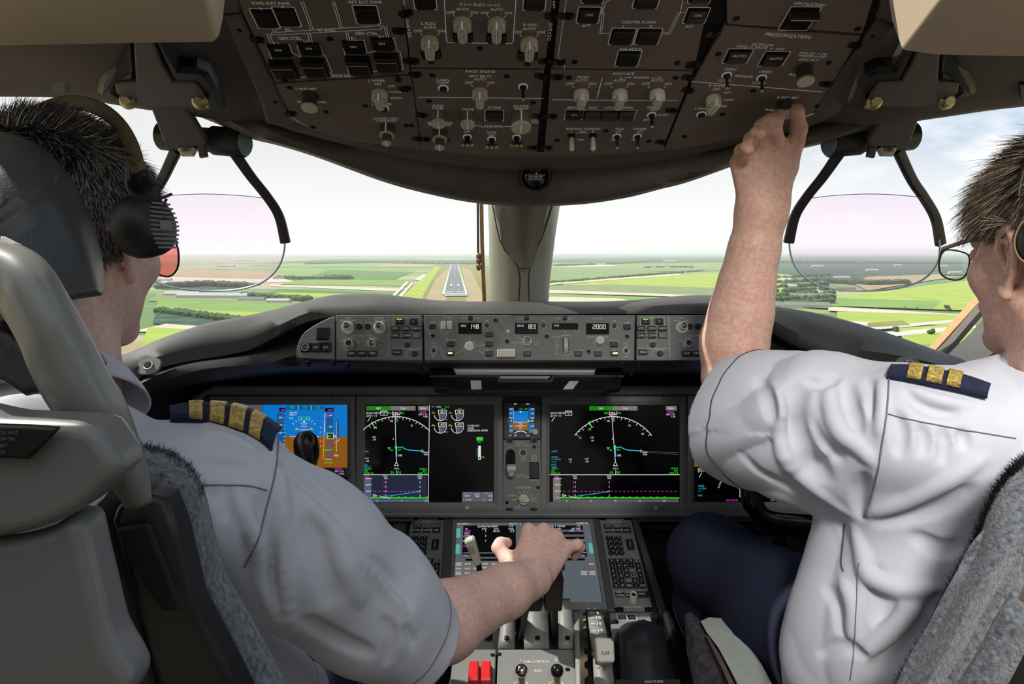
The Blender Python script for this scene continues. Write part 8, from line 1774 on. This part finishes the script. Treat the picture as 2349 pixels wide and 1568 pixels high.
band('sheepskin', [[(300, 1040, .53), (318, 1032, .53), (380, 1046, .535), (430, 1080, .54), (458, 1135, .545), (478, 1220, .55), (500, 1300, .555), (560, 1410, .56), (610, 1500, .565), (680, 1640, .57)],
                   [(306, 1060, .51), (322, 1056, .51), (370, 1075, .515), (410, 1110, .52), (436, 1170, .525), (452, 1260, .53), (476, 1340, .535), (530, 1440, .54), (575, 1530, .545), (640, 1650, .55)],
                   [(318, 1110, .505), (332, 1110, .505), (355, 1125, .508), (378, 1160, .51), (398, 1220, .515), (418, 1300, .52), (444, 1380, .525), (480, 1460, .53), (520, 1550, .535), (580, 1650, .54)],
                   [(320, 1150, .52), (335, 1150, .52), (345, 1160, .52), (358, 1190, .525), (378, 1250, .53), (396, 1330, .53), (416, 1400, .535), (448, 1480, .54), (480, 1570, .545), (530, 1650, .55)]], M_WOOL, seat, .005)
def fuzz(name, rows, n, ln, m, parent, seed):
    rg = np.random.default_rng(seed); b = MB(); G_ = crossrows([wrow(r_, 60) for r_ in rows], 12)
    for _ in range(n):
        i, j = rg.integers(0, len(G_) - 1), rg.integers(0, 59); a, c, d = G_[i][j], G_[i][j + 1], G_[i + 1][j]; p = a + (c - a) * rg.random() + (d - a) * rg.random(); nn = (c - a).cross(d - a).normalized()
        if nn.dot(CAM - p) < 0: nn = -nn
        q = p + nn * .001; v = (nn + Vector(rg.normal(size=3)) * .8).normalized() * ln * rg.uniform(.6, 1.3); s = v.cross(Vector((.3, .5, .8))).normalized() * .0005
        b.add([q - s, q + s, q + v], [[0, 1, 2]])
    build(b, name, m, parent)
M_FZ = mat('wool_fuzz', (74, 74, 82), .95, noise=.2)
fuzz('wool_fuzz', [[(300, 1036, .53), (330, 1028, .53), (380, 1042, .535), (430, 1076, .54), (460, 1130, .545)], [(310, 1060, .515), (330, 1054, .515), (370, 1070, .52), (410, 1100, .525), (440, 1150, .53)]], 2600, .008, M_FZ, seat, 3)
# seat squab and pedestal under the captain, mostly hidden
bs = mid1 + Vector((0, .08, -.64)); hull([bs + Vector((x, y, z)) for x in (-.24, .24) for y in (-.22, .30) for z in (-.05, .05)], 'seat_cushion', M_WOOL, seat, .02)
hull([Vector((bs.x + x, bs.y + y, z)) for x in (-.15, .15) for y in (-.15, .15) for z in (.02, bs.z - .05)], 'seat_base', M_SHELLD, seat, .01)
bb = mid1 + Vector((-.02, -.19, -.2)); hull([bb + Vector((x, y + z * .10, z)) for x in (-.22, -.02) for y in (-.03, .03) for z in (-.42, -.12)], 'seat_back', M_SHELLD, seat, .02)

seat2 = empty('pilot_seat', W(2250, 1568, .6), 'right pilot\'s seat with wide grey sheepskin edge and pale armrest', 'seat', None)
o_r = [(2500, 1000, .62), (2349, 1050, .62), (2296, 1100, .625), (2262, 1160, .63), (2228, 1250, .635), (2180, 1340, .64), (2130, 1440, .645), (2070, 1540, .65), (2020, 1640, .655)]
i_r = [(2600, 1200, .60), (2420, 1290, .60), (2352, 1330, .60), (2325, 1365, .60), (2300, 1400, .60), (2270, 1450, .605), (2240, 1510, .61), (2205, 1570, .615), (2165, 1650, .62)]
m_r = [tuple(a[k] * .5 + b_[k] * .5 - (.03 if k == 2 else 0) for k in range(3)) for a, b_ in zip(o_r, i_r)]; m0 = [(a[0] * .85 + b_[0] * .15, a[1] * .85 + b_[1] * .15, a[2] - .02) for a, b_ in zip(o_r, i_r)]
m1_ = [(a[0] * .15 + b_[0] * .85, a[1] * .15 + b_[1] * .85, a[2] - .025) for a, b_ in zip(o_r, i_r)]
band('sheepskin', [o_r, m0, m_r, m1_, i_r], M_WOOL, seat2, .03)
fuzz('wool_fuzz', [[(a[0] + 2, a[1] + 2, a[2] - .004) for a in o_r], [(a[0] + 20, a[1] + 10, a[2] - .014) for a in o_r]], 6000, .0085, mat('wool_fuzz_dark', (44, 38, 40), .95, noise=.2), seat2, 5)
slab('back_shell', [(2600, 1300, .62), (2420, 1350, .615), (2349, 1390, .615), (2300, 1460, .62), (2250, 1560, .625), (2230, 1640, .63), (2700, 1640, .62)], M_BLKM, seat2, .06, bev=.01)
slab('shell_edge', [(2349, 1330, .60), (2380, 1320, .60), (2352, 1400, .60), (2318, 1435, .60), (2302, 1430, .60)], mat('shell_brown', (92, 80, 72), .5), seat2, .02, bev=.004)
arm = [(1618, 1448, 1.0), (1640, 1438, 1.0), (1668, 1440, .99), (1692, 1456, .98), (1722, 1490, .95), (1752, 1530, .92), (1790, 1600, .88), (1712, 1610, .88), (1680, 1545, .92), (1650, 1490, .96)]
slab('armrest', arm, mat('armrest_pale', (150, 158, 152), .5, noise=.02), seat2, .03, bev=.008)
slab('arm_pad', [(1588, 1446, 1.02), (1606, 1440, 1.02), (1622, 1455, 1.01), (1650, 1500, .97), (1682, 1560, .93), (1704, 1620, .90), (1612, 1620, .93), (1596, 1540, .98)], mat('arm_wool', (70, 66, 74), .95, noise=.3, scale=120, bump=1, bscale=200, mottle=(40, 36, 42)), seat2, .05, bev=.012)
slab('arm_trim', [(1622, 1462, .985), (1630, 1466, .985), (1658, 1512, .95), (1688, 1572, .91), (1700, 1612, .88), (1692, 1612, .88), (1660, 1540, .93)], MATS['shell_brown'], seat2, .01, bev=.002)
bs = mid2 + Vector((0, .08, -.66)); hull([bs + Vector((x, y, z)) for x in (-.22, .24) for y in (-.2, .32) for z in (-.05, .04)], 'seat_cushion', M_WOOL, seat2, .02)
hull([Vector((bs.x + x, bs.y + y, z)) for x in (-.15, .15) for y in (-.15, .15) for z in (.02, bs.z - .05)], 'seat_base', M_SHELLD, seat2, .01)
bb = mid2 + Vector((.05, -.17, -.2)); hull([bb + Vector((x, y + z * .1, z)) for x in (-.09, .26) for y in (-.03, .03) for z in (-.44, .03)], 'seat_back', M_SHELLD, seat2, .02)
